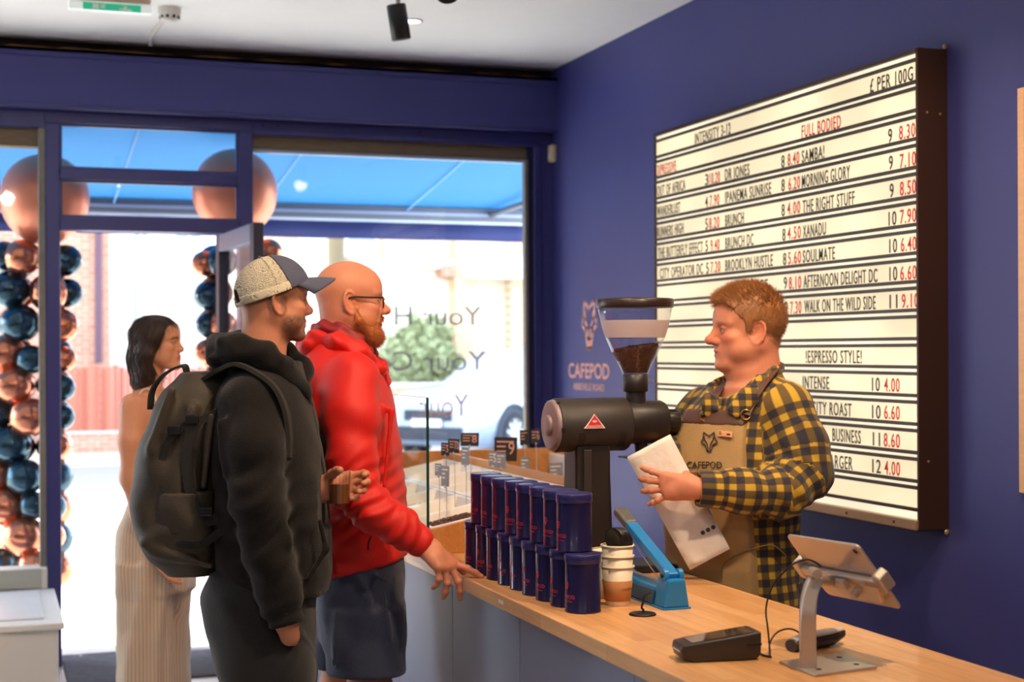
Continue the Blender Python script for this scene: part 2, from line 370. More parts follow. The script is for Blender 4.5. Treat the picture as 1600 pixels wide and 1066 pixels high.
# track spotlight proto (fitting only) and the lamps of the room
def spot(loc, aim, label, group=None, lit=True):
    t = thing('track_spotlight', label, 'spotlight', (loc[0], loc[1], CZ), group)
    d = np.array(aim, float)-np.array(loc, float); d /= np.linalg.norm(d)
    c = np.array(loc, float)
    obj('mount', G().cyl((c[0], c[1], CZ), (c[0], c[1], CZ-0.03), 0.03, n=20), m_black, t)
    obj('stem', G().cyl((c[0], c[1], CZ-0.03), (c[0], c[1], c[2]+0.03), 0.009, n=10), mat('grey_stem', srgb(150, 145, 140), 0.4, 0.6), t)
    b = obj('can', G().lathe([(0.001, -0.058), (0.036, -0.056), (0.040, -0.05), (0.040, 0.088), (0.036, 0.09), (0.034, 0.06), (0.001, 0.058)], c, d, 28), m_black, t)
    obj('lens', G().lathe([(0.001, 0.0605), (0.033, 0.0605)], c, d, 20, False, True), mat('lamp_lens', (1, .9, .75), 0.2, emit=(1, 0.85, 0.62), estr=6) if lit else mat('unlit_lens', srgb(40, 38, 40), .2), b)
    obj('knuckle', G().ell((c[0], c[1], c[2]+0.035), (0.018, 0.018, 0.018), 12, 8), m_black, b)
    return t
sp = px(622, 28, z=2.93); spot((sp[0], sp[1], 2.93), (sp[0]+.12, sp[1]+.06, 2.3), 'black cylindrical track spotlight hanging below the white ceiling', lit=False)
sp2 = px(697, -34, z=2.95); spot((sp2[0], sp2[1], 2.95), (sp2[0]-.1, sp2[1]-0.8, 1.2), 'lit spotlight cut off by the top edge of the picture')
for k_, (a_, b_, w_, c_) in enumerate(LAMPS):
    d_ = np.array(b_)-np.array(a_); d_ = d_/np.linalg.norm(d_); q = np.array(a_)-d_*0.10
    spot((q[0], q[1], q[2]), b_, 'black track spotlight %s, outside the picture' % ('above the tablet stand', 'above the shop floor before the counter', 'above the stacked tins', 'above the barista aisle', 'above the left shop floor', 'behind the camera')[k_], 'track spotlights above the shop floor')
m_globe = mat('fill_globe', (1, .97, .92), .3, emit=(1, .92, .82), estr=3)
for p_, d_ in zip(FILL_PENDANTS, ('left of the camera', 'over the left of the shop floor', 'behind the camera', 'over the window bench')):  # shades and cords for the added fill lamps, all out of frame
    t = thing('added_fill_pendant', 'added pendant fill lamp %s, outside the picture' % d_, 'lamp', (p_[0], p_[1], CZ))
    obj('shade', G().lathe([(.03, .15), (.10, .12), (.145, .04), (.15, 0), (.148, -.03)], p_, n=24, c0=True, c1=False), m_black, t); obj('cord', G().cyl((p_[0], p_[1], p_[2]+.15), (p_[0], p_[1], CZ), .004, n=8), m_black, t)
dl = px(643, 33, z=CZ-0.002)
dn = thing('recessed_downlight', 'round recessed white downlight glowing in the ceiling', 'downlight', (dl[0], dl[1], CZ))
obj('trim_ring', G().lathe([(0.052, 0), (0.054, -0.004), (0.044, -0.006), (0.040, 0.0)], (dl[0], dl[1], CZ), n=28, c0=False, c1=False), m_plast, dn)
obj('lens', G().cyl((dl[0], dl[1], CZ-0.001), (dl[0], dl[1], CZ-0.004), 0.041, n=28), mat('downlight_lens', (1, 1, 1), 0.3, emit=(1, 0.95, 0.88), estr=4), dn)
# alarm sensor on the wall next to the window
al = px(862, 240, x=WX-0.02)
t = thing('alarm_sensor', 'small cream alarm sensor fixed beside the window frame', 'sensor', (WX, al[1], al[2]-.05))
obj('casing', G().box((WX-0.035, al[1]-0.028, al[2]-0.048), (WX, al[1]+0.028, al[2]+0.048)), mat('cream_plastic', srgb(226, 208, 170), 0.45), t, 0.012, seg=3)
obj('lens', G().ell((WX-0.036, al[1], al[2]-0.015), (0.004, 0.014, 0.018), 14, 8), mat('sensor_lens', srgb(240, 232, 215), 0.3), t)
# framed picture at the right edge
fy0 = px(1594, 300, x=WX-0.02)[1]; fz1 = px(1596, 138, x=WX-.02)[2]; fz0 = px(1596, 770, x=WX-.02)[2]
t = thing('picture_frame', 'light wooden picture frame cut off by the right edge of the photograph', 'frame', (WX, fy0-.45, fz0))
m_lw = mat('pale_oak', srgb(226, 178, 132), 0.45, var=0.12, stretch=(1, 1, 12))
F_ = 0.03; fy1 = fy0-0.95
obj('frame_side', G().box((WX-0.03, fy0-F_, fz0), (WX, fy0, fz1)), m_lw, t, 0.003); obj('frame_side', G().box((WX-0.03, fy1, fz0), (WX, fy1+F_, fz1)), m_lw, t, 0.003)
obj('frame_rail', G().box((WX-0.03, fy1+F_, fz1-F_), (WX, fy0-F_, fz1)), m_lw, t, 0.003); obj('frame_rail', G().box((WX-0.03, fy1+F_, fz0), (WX, fy0-F_, fz0+F_)), m_lw, t, 0.003)
obj('picture', G().box((WX-0.012, fy1+F_, fz0+F_), (WX-0.002, fy0-F_, fz1-F_)), mat('dark_red_print', srgb(92, 28, 24), 0.5, var=0.2), t)

# ---- wall sign: fox mark, CAFEPOD, ABBEVILLE ROAD
m_peach = mat('peach_vinyl', srgb(238, 176, 160), 0.6, var=0.02)
FOX = dict(  # outline strokes of the fox head, unit box (x right, y up)
    outer=[(-.40, 1.0), (-.02, .74), (.36, 1.0), (.44, .52), (.60, .28), (.30, .10), (.12, -.42), (-.14, -.42), (-.32, .10), (-.60, .28), (-.46, .52)],
    inner1=[(-.36, .66), (-.34, .46), (-.18, .20), (-.10, -.14), (-.08, -.40)], inner2=[(.32, .66), (.30, .46), (.14, .20), (.06, -.14), (.04, -.40)])
def fox_geo(o, ex, ey, s, w, th=0.0012, g=None, ez=None):
    g = g or G(); o, ex, ey = np.array(o), np.array(ex, float), np.array(ey, float)
    ez = np.cross(ex, ey) if ez is None else np.array(ez)
    def stroke(P, closed):
        n = len(P)
        for i in range(n if closed else n-1):
            a, b = np.array(P[i]), np.array(P[(i+1) % n]); d = (b-a)/np.linalg.norm(b-a); p = np.array([-d[1], d[0]])*w/2
            a2, b2 = a-d*w*.45, b+d*w*.45
            g.prism([(q*s) for q in (a2-p, b2-p, b2+p, a2+p)], o, ex, ey, ez, th)
    stroke(FOX['outer'], True); stroke(FOX['inner1'], False); stroke(FOX['inner2'], False); return g
sx = WX-0.0005
def wy(u, v): return px(u, v, x=sx)
c0 = wy(923, 512); t = thing('wall_logo', 'pale peach fox emblem with shop lettering on the navy wall', 'logo', (WX, c0[1], 1.2))
hgt = (wy(923, 470)[2]-wy(923, 544)[2])
obj('fox_emblem', fox_geo((sx, wy(921, 512)[1], wy(921, 544)[2]+hgt*0.295), (0, -1, 0), (0, 0, 1), hgt/1.42, 0.10), m_peach, t)
p, q = wy(889, 592), wy(952, 592)
lg = G()
for k_, (a_, b_) in enumerate(((0, 0), (.0018, 0), (-.0018, 0), (0, .002), (0, -.002))): text_geo('CAFEPOD', (sx-.0002*k_, p[1]+a_, wy(920, 591)[2]+b_), (0, -1, 0), (0, 0, 1), (wy(920, 567)[2]-wy(920, 591)[2])/0.73, width=p[1]-q[1], ext=.0006, g=lg)
obj('lettering', lg, m_peach, t)
p, q = wy(896, 608), wy(944, 608)
obj('small_lettering', text_geo('ABBEVILLE ROAD', (sx, p[1], wy(920, 610)[2]), (0, -1, 0), (0, 0, 1), (wy(920, 599)[2]-wy(920, 610)[2])/0.73, width=p[1]-q[1], bold=0.0, ext=.0006), m_peach, t)
# ================================================================== illuminated letter board
BX = 2.85
yl, yr = px(1022, 213, x=BX)[1], px(1432, 76, x=BX)[1]
zt, zb = px(1432, 76, x=BX)[2], px(1437, 828, x=BX)[2]
board = thing('menu_board', 'large backlit cinema-style letter board listing coffees and prices', 'menu board', (WX, (yl+yr)/2, zb))
m_case = mat('dark_brown_case', srgb(58, 34, 22), 0.5, 0.3, var=0.12, scale=4)
m_rail = mat('dark_rail', srgb(64, 50, 38), 0.5, 0.2, var=0.1)
m_alu = mat('bottom_trim', srgb(205, 170, 135), 0.35, 0.7, var=0.06)
def lit_mat(name, col, st):
    m = mat(name, (.22, .19, .14), 0.5, var=0.01)
    n, l = m.node_tree.nodes, m.node_tree.links; b = n['Principled BSDF']
    # fluorescent tubes behind the opal sheet: light and dim bands along the board
    tc = n.new('ShaderNodeTexCoord'); mp = n.new('ShaderNodeMapping'); mp.inputs['Scale'].default_value = (1, 1.6, 2.6); l.new(tc.outputs['Object'], mp.inputs[0])
    nz = n.new('ShaderNodeTexNoise'); nz.inputs['Scale'].default_value = 1.3; nz.inputs['Detail'].default_value = 1; l.new(mp.outputs[0], nz.inputs['Vector'])
    mr = n.new('ShaderNodeMapRange'); mr.inputs['From Min'].default_value = .35; mr.inputs['From Max'].default_value = .65
    mr.inputs['To Min'].default_value = st*0.84; mr.inputs['To Max'].default_value = st*1.16; l.new(nz.outputs['Fac'], mr.inputs[0])
    b.inputs['Emission Color'].default_value = col+(1,); l.new(mr.outputs[0], b.inputs['Emission Strength']); return m
m_lit = lit_mat('opal_letter_panel', (1.0, 0.82, 0.52), 0.98)
m_lit2 = lit_mat('opal_strip', (1.0, 0.88, 0.64), 1.04)
W0 = 0.008
obj('case_side', G().box((BX, yr-0.004, zb-.004), (WX, yr+W0, zt+.004)), m_case, board, 0.002)
obj('case_side', G().box((BX, yl-W0, zb-.004), (WX, yl+0.004, zt+.004)), m_case, board, 0.002)
obj('case_top', G().box((BX-.004, yr, zt-0.012), (WX, yl, zt+0.002)), m_case, board, 0.002)
obj('case_bottom', G().box((BX-.002, yr, zb-0.004), (WX, yl, zb+0.006)), m_case, board)
obj('bottom_trim', G().box((BX-.012, yr, zb-0.004), (BX+.01, yl, zb+0.030)), m_alu, board, 0.004)
for k in range(7):
    yk = yr+0.12+k*0.29; obj('trim_screw', G().cyl((BX-.0125, yk, zb+.013), (BX-.0145, yk, zb+.013), 0.005, n=10), m_rail, board)
for (dx, dz) in ((.035, 0.0), (.085, -0.003)):
    obj('rivet', G().cyl((BX+dx, yr-.004, zt-.205+dz), (BX+dx, yr-.0065, zt-.205+dz), 0.004, n=10), m_alu, board)
obj('rivet', G().cyl((BX+.035, yr-.004, zb+.22), (BX+.035, yr-.0065, zb+.22), 0.004, n=10), m_alu, board)
obj('lug', G().lathe([(.004, 0), (.009, .002), (.009, .005), (.004, .006)], (WX-.012, yr-.004, zt+.012), (0, -1, 0), 14), m_alu, board)
obj('lug', G().lathe([(.004, 0), (.009, .002), (.009, .005), (.004, .006)], (WX-.012, yr-.004, zb-.012), (0, -1, 0), 14), m_alu, board)
obj('back_sheet', G().box((BX+.05, yr, zb), (BX+.06, yl, zt)), m_case, board)
NR = 16; top0 = zt-0.030; bot0 = zb+0.044; PT = (top0-bot0)/NR
rowz = []
for i in range(NR):
    z1 = top0-i*PT; z0 = z1-PT
    ph1 = z1-0.009; ph0 = ph1-PT*0.645
    rowz.append((ph0, ph1))
    obj('letter_panel', G().box((BX+.008, yr+W0, ph0), (BX+.012, yl-W0, ph1)), m_lit, board)
    obj('rail', G().box((BX+.0, yr+W0, ph1), (BX+.012, yl-W0, ph1+0.0115)), m_rail, board)
    obj('rail', G().box((BX+.0, yr+W0, ph0-0.0115), (BX+.012, yl-W0, ph0)), m_rail, board)
    obj('light_strip', G().box((BX+.009, yr+W0, z0), (BX+.012, yl-W0, ph0-0.0115)), m_lit2, board)
obj('light_strip', G().box((BX+.009, yr+W0, top0), (BX+.012, yl-W0, zt-.012)), m_lit2, board)
obj('light_strip', G().box((BX+.009, yr+W0, zb+.03), (BX+.012, yl-W0, bot0)), m_lit2, board)
m_lb = mat('black_letter', srgb(40, 30, 22), 0.5, var=0.02); m_lr = mat('red_letter', srgb(224, 44, 36), 0.5, var=0.02)
def ub(u): return px(u, 549, x=BX)[1]
def entry(row, s, u0, u1, red=False):
    z0, z1 = rowz[row-1]; h = (z1-z0)*0.80
    y0, y1 = ub(u0), ub(u1)
    j = random.uniform(-.0012, .0012)
    g = text_geo(s, (BX+0.0065, y0, z0+0.0035+j), (0, -1, 0), (0, 0, 1), h/0.727, width=y0-y1, ext=0.0008, bold=0.0004, spacing=1.16)
    o = obj('letters', g, m_lr if red else m_lb, board); return o
T = [(1, 'INTENSITY 3-12', 1085, 1141, 0), (1, '£ PER 100G', 1359, 1426, 0),
     (2, 'EXPRESSIVE', 1024, 1056, 1), (2, 'FULL BODIED', 1252, 1313, 1),
     (3, 'OUT OF AFRICA', 1026, 1070, 0), (3, '3', 1101, 1106, 0), (3, '10.20', 1108, 1124, 1), (3, 'DR JONES', 1132, 1170, 0), (3, '8', 1220, 1225, 0), (3, '8.40', 1230, 1248, 1), (3, 'SAMBA!', 1252, 1287, 0), (3, '9', 1387, 1393, 0), (3, '8.30', 1404, 1429, 1),
     (4, 'WANDERLUST', 1026, 1062, 0), (4, '4', 1101, 1105, 0), (4, '7.90', 1108, 1123, 1), (4, 'IPANEMA SUNRISE', 1132, 1204, 0), (4, '8', 1220, 1225, 0), (4, '6.20', 1231, 1249, 1), (4, 'MORNING GLORY', 1252, 1327, 0), (4, '9', 1388, 1394, 0), (4, '7.10', 1405, 1430, 1),
     (5, 'RUNNERS HIGH', 1026, 1067, 0), (5, '5', 1101, 1105, 0), (5, '8.20', 1107, 1123, 1), (5, 'BRUNCH', 1132, 1161, 0), (5, '8', 1220, 1225, 0), (5, '4.00', 1229, 1249, 1), (5, 'THE RIGHT STUFF', 1253, 1334, 0), (5, '9', 1389, 1395, 0), (5, '8.50', 1405, 1430, 1),
     (6, 'THE BUTTERFLY EFFECT', 1027, 1097, 0), (6, '5', 1101, 1105, 0), (6, '9.40', 1109, 1123, 1), (6, 'BRUNCH DC', 1132, 1176, 0), (6, '8', 1221, 1226, 0), (6, '4.50', 1229, 1250, 1), (6, 'XANADU', 1253, 1289, 0), (6, '10', 1387, 1399, 0), (6, '7.90', 1405, 1430, 1),
     (7, 'CITY OPERATOR DC', 1030, 1097, 0), (7, '5', 1102, 1106, 0), (7, '7.20', 1109, 1124, 1), (7, 'BROOKLYN HUSTLE', 1132, 1206, 0), (7, '8', 1222, 1227, 0), (7, '5.60', 1230, 1250, 1), (7, 'SOULMATE', 1253, 1303, 0), (7, '10', 1388, 1400, 0), (7, '6.40', 1406, 1430, 1),
     (8, 'MAKE PEACE', 1134, 1198, 0), (8, '9', 1223, 1228, 0), (8, '8.10', 1231, 1250, 1), (8, 'AFTERNOON DELIGHT DC', 1254, 1369, 0), (8, '10', 1388, 1400, 0), (8, '6.60', 1405, 1430, 1),
     (9, '9', 1224, 1229, 0), (9, '7.30', 1233, 1250, 1), (9, 'WALK ON THE WILD SIDE', 1255, 1366, 0), (9, '11', 1388, 1400, 0), (9, '9.10', 1407, 1433, 1),
     (11, '!ESPRESSO STYLE!', 1257, 1344, 0),
     (12, 'INTENSE', 1252, 1293, 0), (12, '10', 1360, 1372, 0), (12, '4.00', 1379, 1403, 1),
     (13, 'CITY ROAST', 1266, 1328, 0), (13, '10', 1360, 1373, 0), (13, '6.60', 1379, 1403, 1),
     (14, 'BUSINESS', 1298, 1342, 0), (14, '11', 1361, 1372, 0), (14, '8.60', 1378, 1403, 1),
     (15, 'SUPERCHARGER', 1247, 1329, 0), (15, '12', 1360, 1373, 0), (15, '4.00', 1379, 1403, 1)]
for r_, s_, a_, b_, c_ in T: entry(r_, s_, a_, b_, c_)
# ================================================================== street outside
m_pave = mat('pale_paving', srgb(205, 200, 192), 0.85, var=0.06, scale=3, bump=0.1)
m_road = mat('pale_asphalt', srgb(150, 150, 150), 0.9, var=0.1, scale=20)
struct('pavement', G().box((-14, 8.0, -0.12), (22, 12.6, -0.01)), m_pave)
struct('road', G().box((-30, 12.6, -0.22), (40, 21.8, -0.03)), m_road)
struct('kerb', G().box((-14, 12.45, -0.12), (22, 12.6, 0.0)), mat('kerb_stone', srgb(190, 188, 184), 0.85))
struct('far_pavement', G().box((-30, 21.8, -0.2), (40, 24.4, -0.02)), m_pave)
struct('front_garden', G().box((-30, 24.4, -0.2), (40, 30, -0.03)), m_pave)
def brick_mat(name, c1, c2, mortar, scale):
    if name in MATS: return MATS[name]
    m = mat(name, c1, 0.9); n, l = m.node_tree.nodes, m.node_tree.links; b = n['Principled BSDF']
    tc = n.new('ShaderNodeTexCoord'); mp = n.new('ShaderNodeMapping'); mp.inputs['Rotation'].default_value = (PI/2, 0, 0); l.new(tc.outputs['Object'], mp.inputs[0])
    br = n.new('ShaderNodeTexBrick'); br.inputs['Scale'].default_value = scale; br.inputs['Color1'].default_value = c1+(1,); br.inputs['Color2'].default_value = c2+(1,); br.inputs['Mortar'].default_value = mortar+(1,)
    br.inputs['Mortar Size'].default_value = 0.012; br.inputs['Brick Width'].default_value = 0.45; br.inputs['Row Height'].default_value = 0.15
    l.new(mp.outputs[0], br.inputs['Vector']); l.new(br.outputs['Color'], b.inputs['Base Color']); return m
m_brick = brick_mat('red_brick', srgb(196, 140, 116), srgb(178, 120, 98), srgb(210, 195, 180), 2.0)
m_brick2 = brick_mat('yellow_brick', srgb(226, 190, 150), srgb(216, 172, 132), srgb(225, 215, 200), 2.0)
m_render = mat('white_render', srgb(240, 236, 228), 0.9, var=0.03)
m_sash = mat('white_sash', srgb(245, 245, 242), 0.5)
m_pane_far = mat('far_window_glass', srgb(150, 165, 175), 0.15, var=0.1)
def bx2(u0, v0, u1, v1, y, d, g=None):
    a, b = px(u0, v1, y=y), px(u1, v0, y=y)
    return (g or G()).box((a[0], y, min(a[2], b[2])), (b[0], y+d, max(a[2], b[2])))
YB = 26.0
# terrace house on the left (brick bay, white render, windows, drainpipe, timber fence)
hs = thing('terrace_house', 'sunlit brick and white rendered house across the street', 'house', (-2, YB, 0))
xa = lambda u, y=YB: px(u, 549, y=y)[0]
obj('brick_wall', G().box((-16, YB, 0), (xa(172), YB+4, 9)), m_brick, hs)
obj('rendered_wall', G().box((xa(172), YB+0.4, 0), (xa(520), YB+4, 9)), m_render, hs)
obj('brick_corner', G().box((xa(385), YB+.2, 0), (xa(470), YB+.4, 9)), m_brick2, hs)
for (u0, v0, u1, v1) in ((203, 432, 232, 548), (272, 434, 318, 512), (205, 300, 235, 392), (272, 300, 318, 390)):
    w = obj('window', bx2(u0, v0, u1, v1, YB+.34, .08), m_sash, hs)
    obj('pane', bx2(u0+4, v0+6, u1-4, v1-6, YB+.32, .03), m_pane_far, w)
    obj('glazing_bar', bx2((u0+u1)/2-1, v0+6, (u0+u1)/2+1, v1-6, YB+.30, .03), m_sash, w)
    obj('window_sill', bx2(u0-3, v1, u1+3, v1+4, YB+.25, .2), m_sash, w)
obj('drainpipe', G().cyl(tuple(px(154, 568, y=YB-.1)), tuple(px(154, 250, y=YB-.1)), 0.055, n=12), mat('dark_drainpipe', srgb(96, 70, 90), 0.6), hs)
fn = thing('timber_fence', 'red-brown boarded fence on a low brick wall across the street', 'fence', (0, 24.6, 0))
m_fence = [mat('red_fence_board_%s' % k, c, 0.8, var=0.1, stretch=(1, 1, .2)) for k, c in (('a', srgb(176, 100, 80)), ('b', srgb(164, 90, 72)), ('c', srgb(186, 112, 90)))]
fa, fb = px(60, 680, y=24.5), px(345, 572, y=24.5)
obj('brick_base', G().box((fa[0], 24.5, -0.05), (fb[0], 24.75, fa[2])), m_brick, fn)
obj('coping', G().box((fa[0], 24.46, fa[2]), (fb[0], 24.79, fa[2]+.04)), m_pave, fn)
nb = 30; bw = (fb[0]-fa[0])/nb
for k in range(nb):
    obj('board', G().box((fa[0]+k*bw+.006, 24.58+.01*(k % 2), fa[2]+.04), (fa[0]+(k+1)*bw-.006, 24.61+.01*(k % 2), fb[2]+.03*math.sin(k*1.7))), m_fence[k % 3], fn)
# house on the right behind the car
h2 = thing('brick_house', 'pale yellow brick house behind the parked car', 'house', (9, YB, 0))
obj('front_wall', G().box((xa(560), YB, 0), (xa(900), YB+4, 9)), mat('cream_stucco', srgb(236, 226, 205), 0.9, var=.03), h2)
obj('brick_pier', bx2(712, 340, 742, 640, YB-.35, .4), m_brick2, h2)
obj('brick_pier', bx2(800, 340, 818, 640, YB-.35, .4), m_brick2, h2)
obj('brick_upper', bx2(600, 330, 712, 402, YB-.2, .25), m_brick2, h2)
obj('stone_band', bx2(600, 406, 712, 418, YB-.3, .35), m_render, h2)
obj('corbel', bx2(692, 414, 712, 432, YB-.4, .4), m_brick, h2)
obj('porch_hood', bx2(738, 402, 835, 434, YB-.8, .8), m_render, h2)
d_ = obj('blue_door', bx2(822, 470, 850, 560, YB-.05, .06), mat('blue_door_paint', srgb(40, 110, 150), 0.5), h2)
obj('door_light', bx2(822, 440, 850, 458, YB-.06, .06), mat('teal_glass', srgb(110, 160, 150), 0.2), d_)
w = obj('window', bx2(606, 392, 622, 412, YB-.26, .08), m_sash, h2); obj('pane', bx2(608, 394, 620, 410, YB-.28, .03), m_pane_far, w)
w = obj('window', bx2(540, 340, 590, 400, YB-.06, .08), m_sash, h2); obj('pane', bx2(544, 344, 586, 396, YB-.08, .03), m_pane_far, w)
gw = thing('garden_wall', 'low pale garden wall running behind the parked car', 'wall', (8, 24.6, 0))
obj('wall_body', G().box((xa(430, 24.6), 24.6, -.05), (xa(900, 24.6), 24.85, .95)), m_brick2, gw); obj('coping', G().box((xa(430, 24.6), 24.55, .95), (xa(900, 24.6), 24.9, 1.02)), m_render, gw)
# hedge: clustered leaves
def leaf_cloud(name, c, r, n, ml, parent, size):
    rr = np.random.RandomState(len(name)+n); V = []; F = []
    d = rr.normal(size=(n, 3)); d /= np.linalg.norm(d, axis=1)[:, None]; rad = rr.uniform(.55, 1.0, n)**.5
    P = np.array(c)+d*rad[:, None]*np.array(r)*(1+.18*np.sin(d[:, :1]*7+d[:, 2:]*5))
    for i in range(n):
        a = rr.normal(size=3); a /= np.linalg.norm(a); b = np.cross(a, rr.normal(size=3)); b /= np.linalg.norm(b)+1e-9; s = size*rr.uniform(.6, 1.3)
        k = len(V); V += [P[i]-a*s, P[i]+b*s*.45, P[i]+a*s, P[i]-b*s*.45]; F.append((k, k+1, k+2, k+3))
    g = G(); g.add(np.array(V), F); return obj(name, g, ml, parent)
bc = px(665, 512, y=25.2)
bush = thing('garden_bush', 'green bush growing over the garden wall behind the lettering', 'bush', (bc[0], 25.2, 0))
m_leaf1 = mat('bush_leaf', srgb(168, 176, 132), 0.7, var=0.35, scale=4)
leaf_cloud('foliage', (bc[0], 25.3, bc[2]-.25), (.45, .33, .45), 1200, m_leaf1, bush, 0.09)
leaf_cloud('foliage', (bc[0]-.42, 25.3, bc[2]-.62), (.45, .3, .42), 800, m_leaf1, bush, 0.09)
leaf_cloud('foliage', (bc[0]+.25, 25.3, bc[2]-.7), (.42, .3, .38), 700, m_leaf1, bush, 0.09)
sg = G()
for k in range(5): sg.tube([(bc[0]-.3+k*.15, 25.3, 0), (bc[0]-.35+k*.18, 25.3, .9), (bc[0]-.5+k*.25, 25.3, bc[2]-.5)], [.035, .025, .01], 6)
obj('stem', sg, mat('bush_stem', srgb(90, 70, 50), 0.9), bush); bush.children[-1]['kind'] = 'stuff'
# parked car: body lofted from side sections
wc = px(796, 671, y=20.7); _ca = math.radians(38); wc = wc-np.array([.84*math.sin(_ca), -.84*math.cos(_ca), 0])
car = thing('parked_car', 'silver-grey family car parked across the street, cropped by the window frame', 'car', (wc[0], wc[1], -.03))
car.rotation_euler = (0, 0, _ca)
m_car = mat('silver_car_paint', srgb(176, 190, 214), 0.25, 0.35, var=0.03, coat=0.6)
m_tyre = mat('tyre_rubber', srgb(40, 44, 52), 0.8); m_alloy = mat('alloy_wheel', srgb(220, 224, 226), 0.25, 0.7); m_cglass = mat('car_glass', srgb(120, 140, 160), 0.08, 0.0, var=.02)
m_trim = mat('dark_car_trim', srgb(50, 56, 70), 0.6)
# local frame: front of the car at -x, front axle at x=0, width along y (-0.9 near side .. +0.9)
def carsec(x, zs, ws):
    pts = [(w, z) for w, z in zip(ws, zs)]
    return np.array([(x, -0.9-(-0.0)+0.9-w, z) for w, z in pts]+[(x, w, z) for w, z in pts[::-1]])
SEC = [(-.86, [.30, .45, .62, .74, .78, .78], [.62, .70, .72, .66, .45, .2]), (-.78, [.22, .45, .66, .82, .88, .90], [.76, .84, .86, .80, .6, .25]), (-.5, [.20, .45, .70, .92, .99, 1.01], [.84, .91, .92, .86, .7, .3]),
       (0, [.20, .45, .75, .98, 1.05, 1.08], [.86, .93, .93, .88, .74, .3]), (.5, [.20, .45, .78, 1.02, 1.08, 1.11], [.86, .93, .93, .88, .76, .35]), (1.2, [.20, .45, .8, 1.06, 1.10, 1.12], [.86, .93, .93, .89, .8, .4]),
       (2.2, [.20, .45, .8, 1.06, 1.10, 1.12], [.86, .93, .93, .89, .8, .4]), (2.9, [.20, .45, .8, 1.06, 1.12, 1.15], [.86, .93, .93, .89, .8, .4]), (3.4, [.25, .45, .8, 1.06, 1.12, 1.15], [.8, .88, .9, .86, .76, .4]), (3.6, [.4, .5, .8, 1.0, 1.05, 1.08], [.7, .78, .8, .76, .66, .3])]
obj('body', G().rings([carsec(*s) for s in SEC]), m_car, car, local=True)
CAB = [(.55, [1.08, 1.10, 1.12, 1.13], [.78, .76, .7, .3]), (1.0, [1.08, 1.32, 1.40, 1.42], [.82, .72, .66, .3]), (1.35, [1.08, 1.46, 1.57, 1.60], [.83, .70, .60, .3]), (2.2, [1.08, 1.50, 1.62, 1.66], [.83, .70, .60, .3]), (2.9, [1.08, 1.45, 1.58, 1.62], [.82, .69, .60, .3]), (3.5, [1.08, 1.2, 1.3, 1.32], [.78, .68, .60, .3])]
cb = obj('cabin', G().rings([carsec(*s) for s in CAB]), m_car, car, local=True)
gwn = G()
gwn.add([(.66, -.66, 1.135), (.66, .66, 1.135), (1.25, .58, 1.50), (1.25, -.58, 1.50)], [(0, 1, 2, 3)])
obj('windscreen', gwn, m_cglass, cb, local=True)
sw = G()
for x0, x1, z1 in ((1.0, 1.75, 1.46), (1.83, 2.55, 1.47), (2.62, 3.1, 1.42)):
    sw.add([(x0, -.845, 1.13), (x1, -.845, 1.13), (x1-.03, -.745, z1), (x0+.3 if x0 < 1.2 else x0+.02, -.745, z1-.02)], [(0, 1, 2, 3)])
obj('side_window', sw, m_cglass, cb, local=True)
def wheel(x, y):
    t_ = obj('wheel', G().lathe([(.24, -.11), (.33, -.11), (.36, -.07), (.36, .07), (.33, .11), (.24, .11)], (x, y, .36), (0, 1, 0), 36, False, False), m_tyre, car, local=True)
    s_ = -1 if y < 0 else 1; rg = G(); rg.lathe([(.25, -.10*1), (.24, s_*.10), (.21, s_*.09), (.20, -.08)], (x, y, .36), (0, 1, 0), 36, False, False)
    rg.lathe([(.20, s_*.01), (.001, s_*.01)], (x, y, .36), (0, 1, 0), 24, False, False)
    obj('rim', rg, m_alloy, t_, local=True)
    for k in range(10):
        a = k*2*PI/10; Mx = Matrix.Rotation(a, 3, 'Y')
        obj('spoke', G().box((-.022, -.02, .03), (.022, .02, .22), Mx, (x, y+s_*.085, .36)), m_alloy, t_, local=True)
    obj('hub', G().cyl((x, y+s_*.06, .36), (x, y+s_*.115, .36), .05, n=16), m_alloy, t_, local=True)
for wx_ in (0, 2.75):
    for wy_ in (-.84, .84): wheel(wx_, wy_)
ag = G()
for wx_ in (0, 2.75):
    P = [(wx_+.43*math.cos(a), -.925, .36+.43*math.sin(a)) for a in np.linspace(-.15, PI+.15, 18)]; ag.tube(P, .035, 8)
obj('wheel_arch', ag, m_trim, car, local=True)
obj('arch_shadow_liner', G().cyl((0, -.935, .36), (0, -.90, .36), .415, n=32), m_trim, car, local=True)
obj('sill_trim', G().box((.4, -.945, .20), (2.4, -.86, .33)), m_trim, car, 0.02, local=True)
obj('bumper_grille', G().box((-.90, -.6, .30), (-.80, .6, .50)), m_trim, car, 0.02, local=True)
obj('upper_grille', G().box((-.89, -.42, .58), (-.80, .42, .74)), m_trim, car, 0.02, local=True)
for s_ in (-1, 1):
    obj('headlight', G().ell((-.72, s_*.70, .74), (.16, .14, .07), 14, 8), mat('headlight_lens', srgb(235, 240, 245), 0.1, 0.3), car, local=True)
    obj('fog_light', G().box((-.84, s_*.72-.1, .36), (-.76, s_*.72+.1, .42)), m_alloy, car, 0.01, local=True)
obj('number_plate', G().box((-.905, -.26, .50), (-.89, .26, .61)), mat('white_plate', (.9, .9, .88), 0.4), car, local=True)
mr_ = obj('wing_mirror', G().ell((.85, -1.0, 1.12), (.09, .10, .07), 12, 8), m_car, car, local=True)

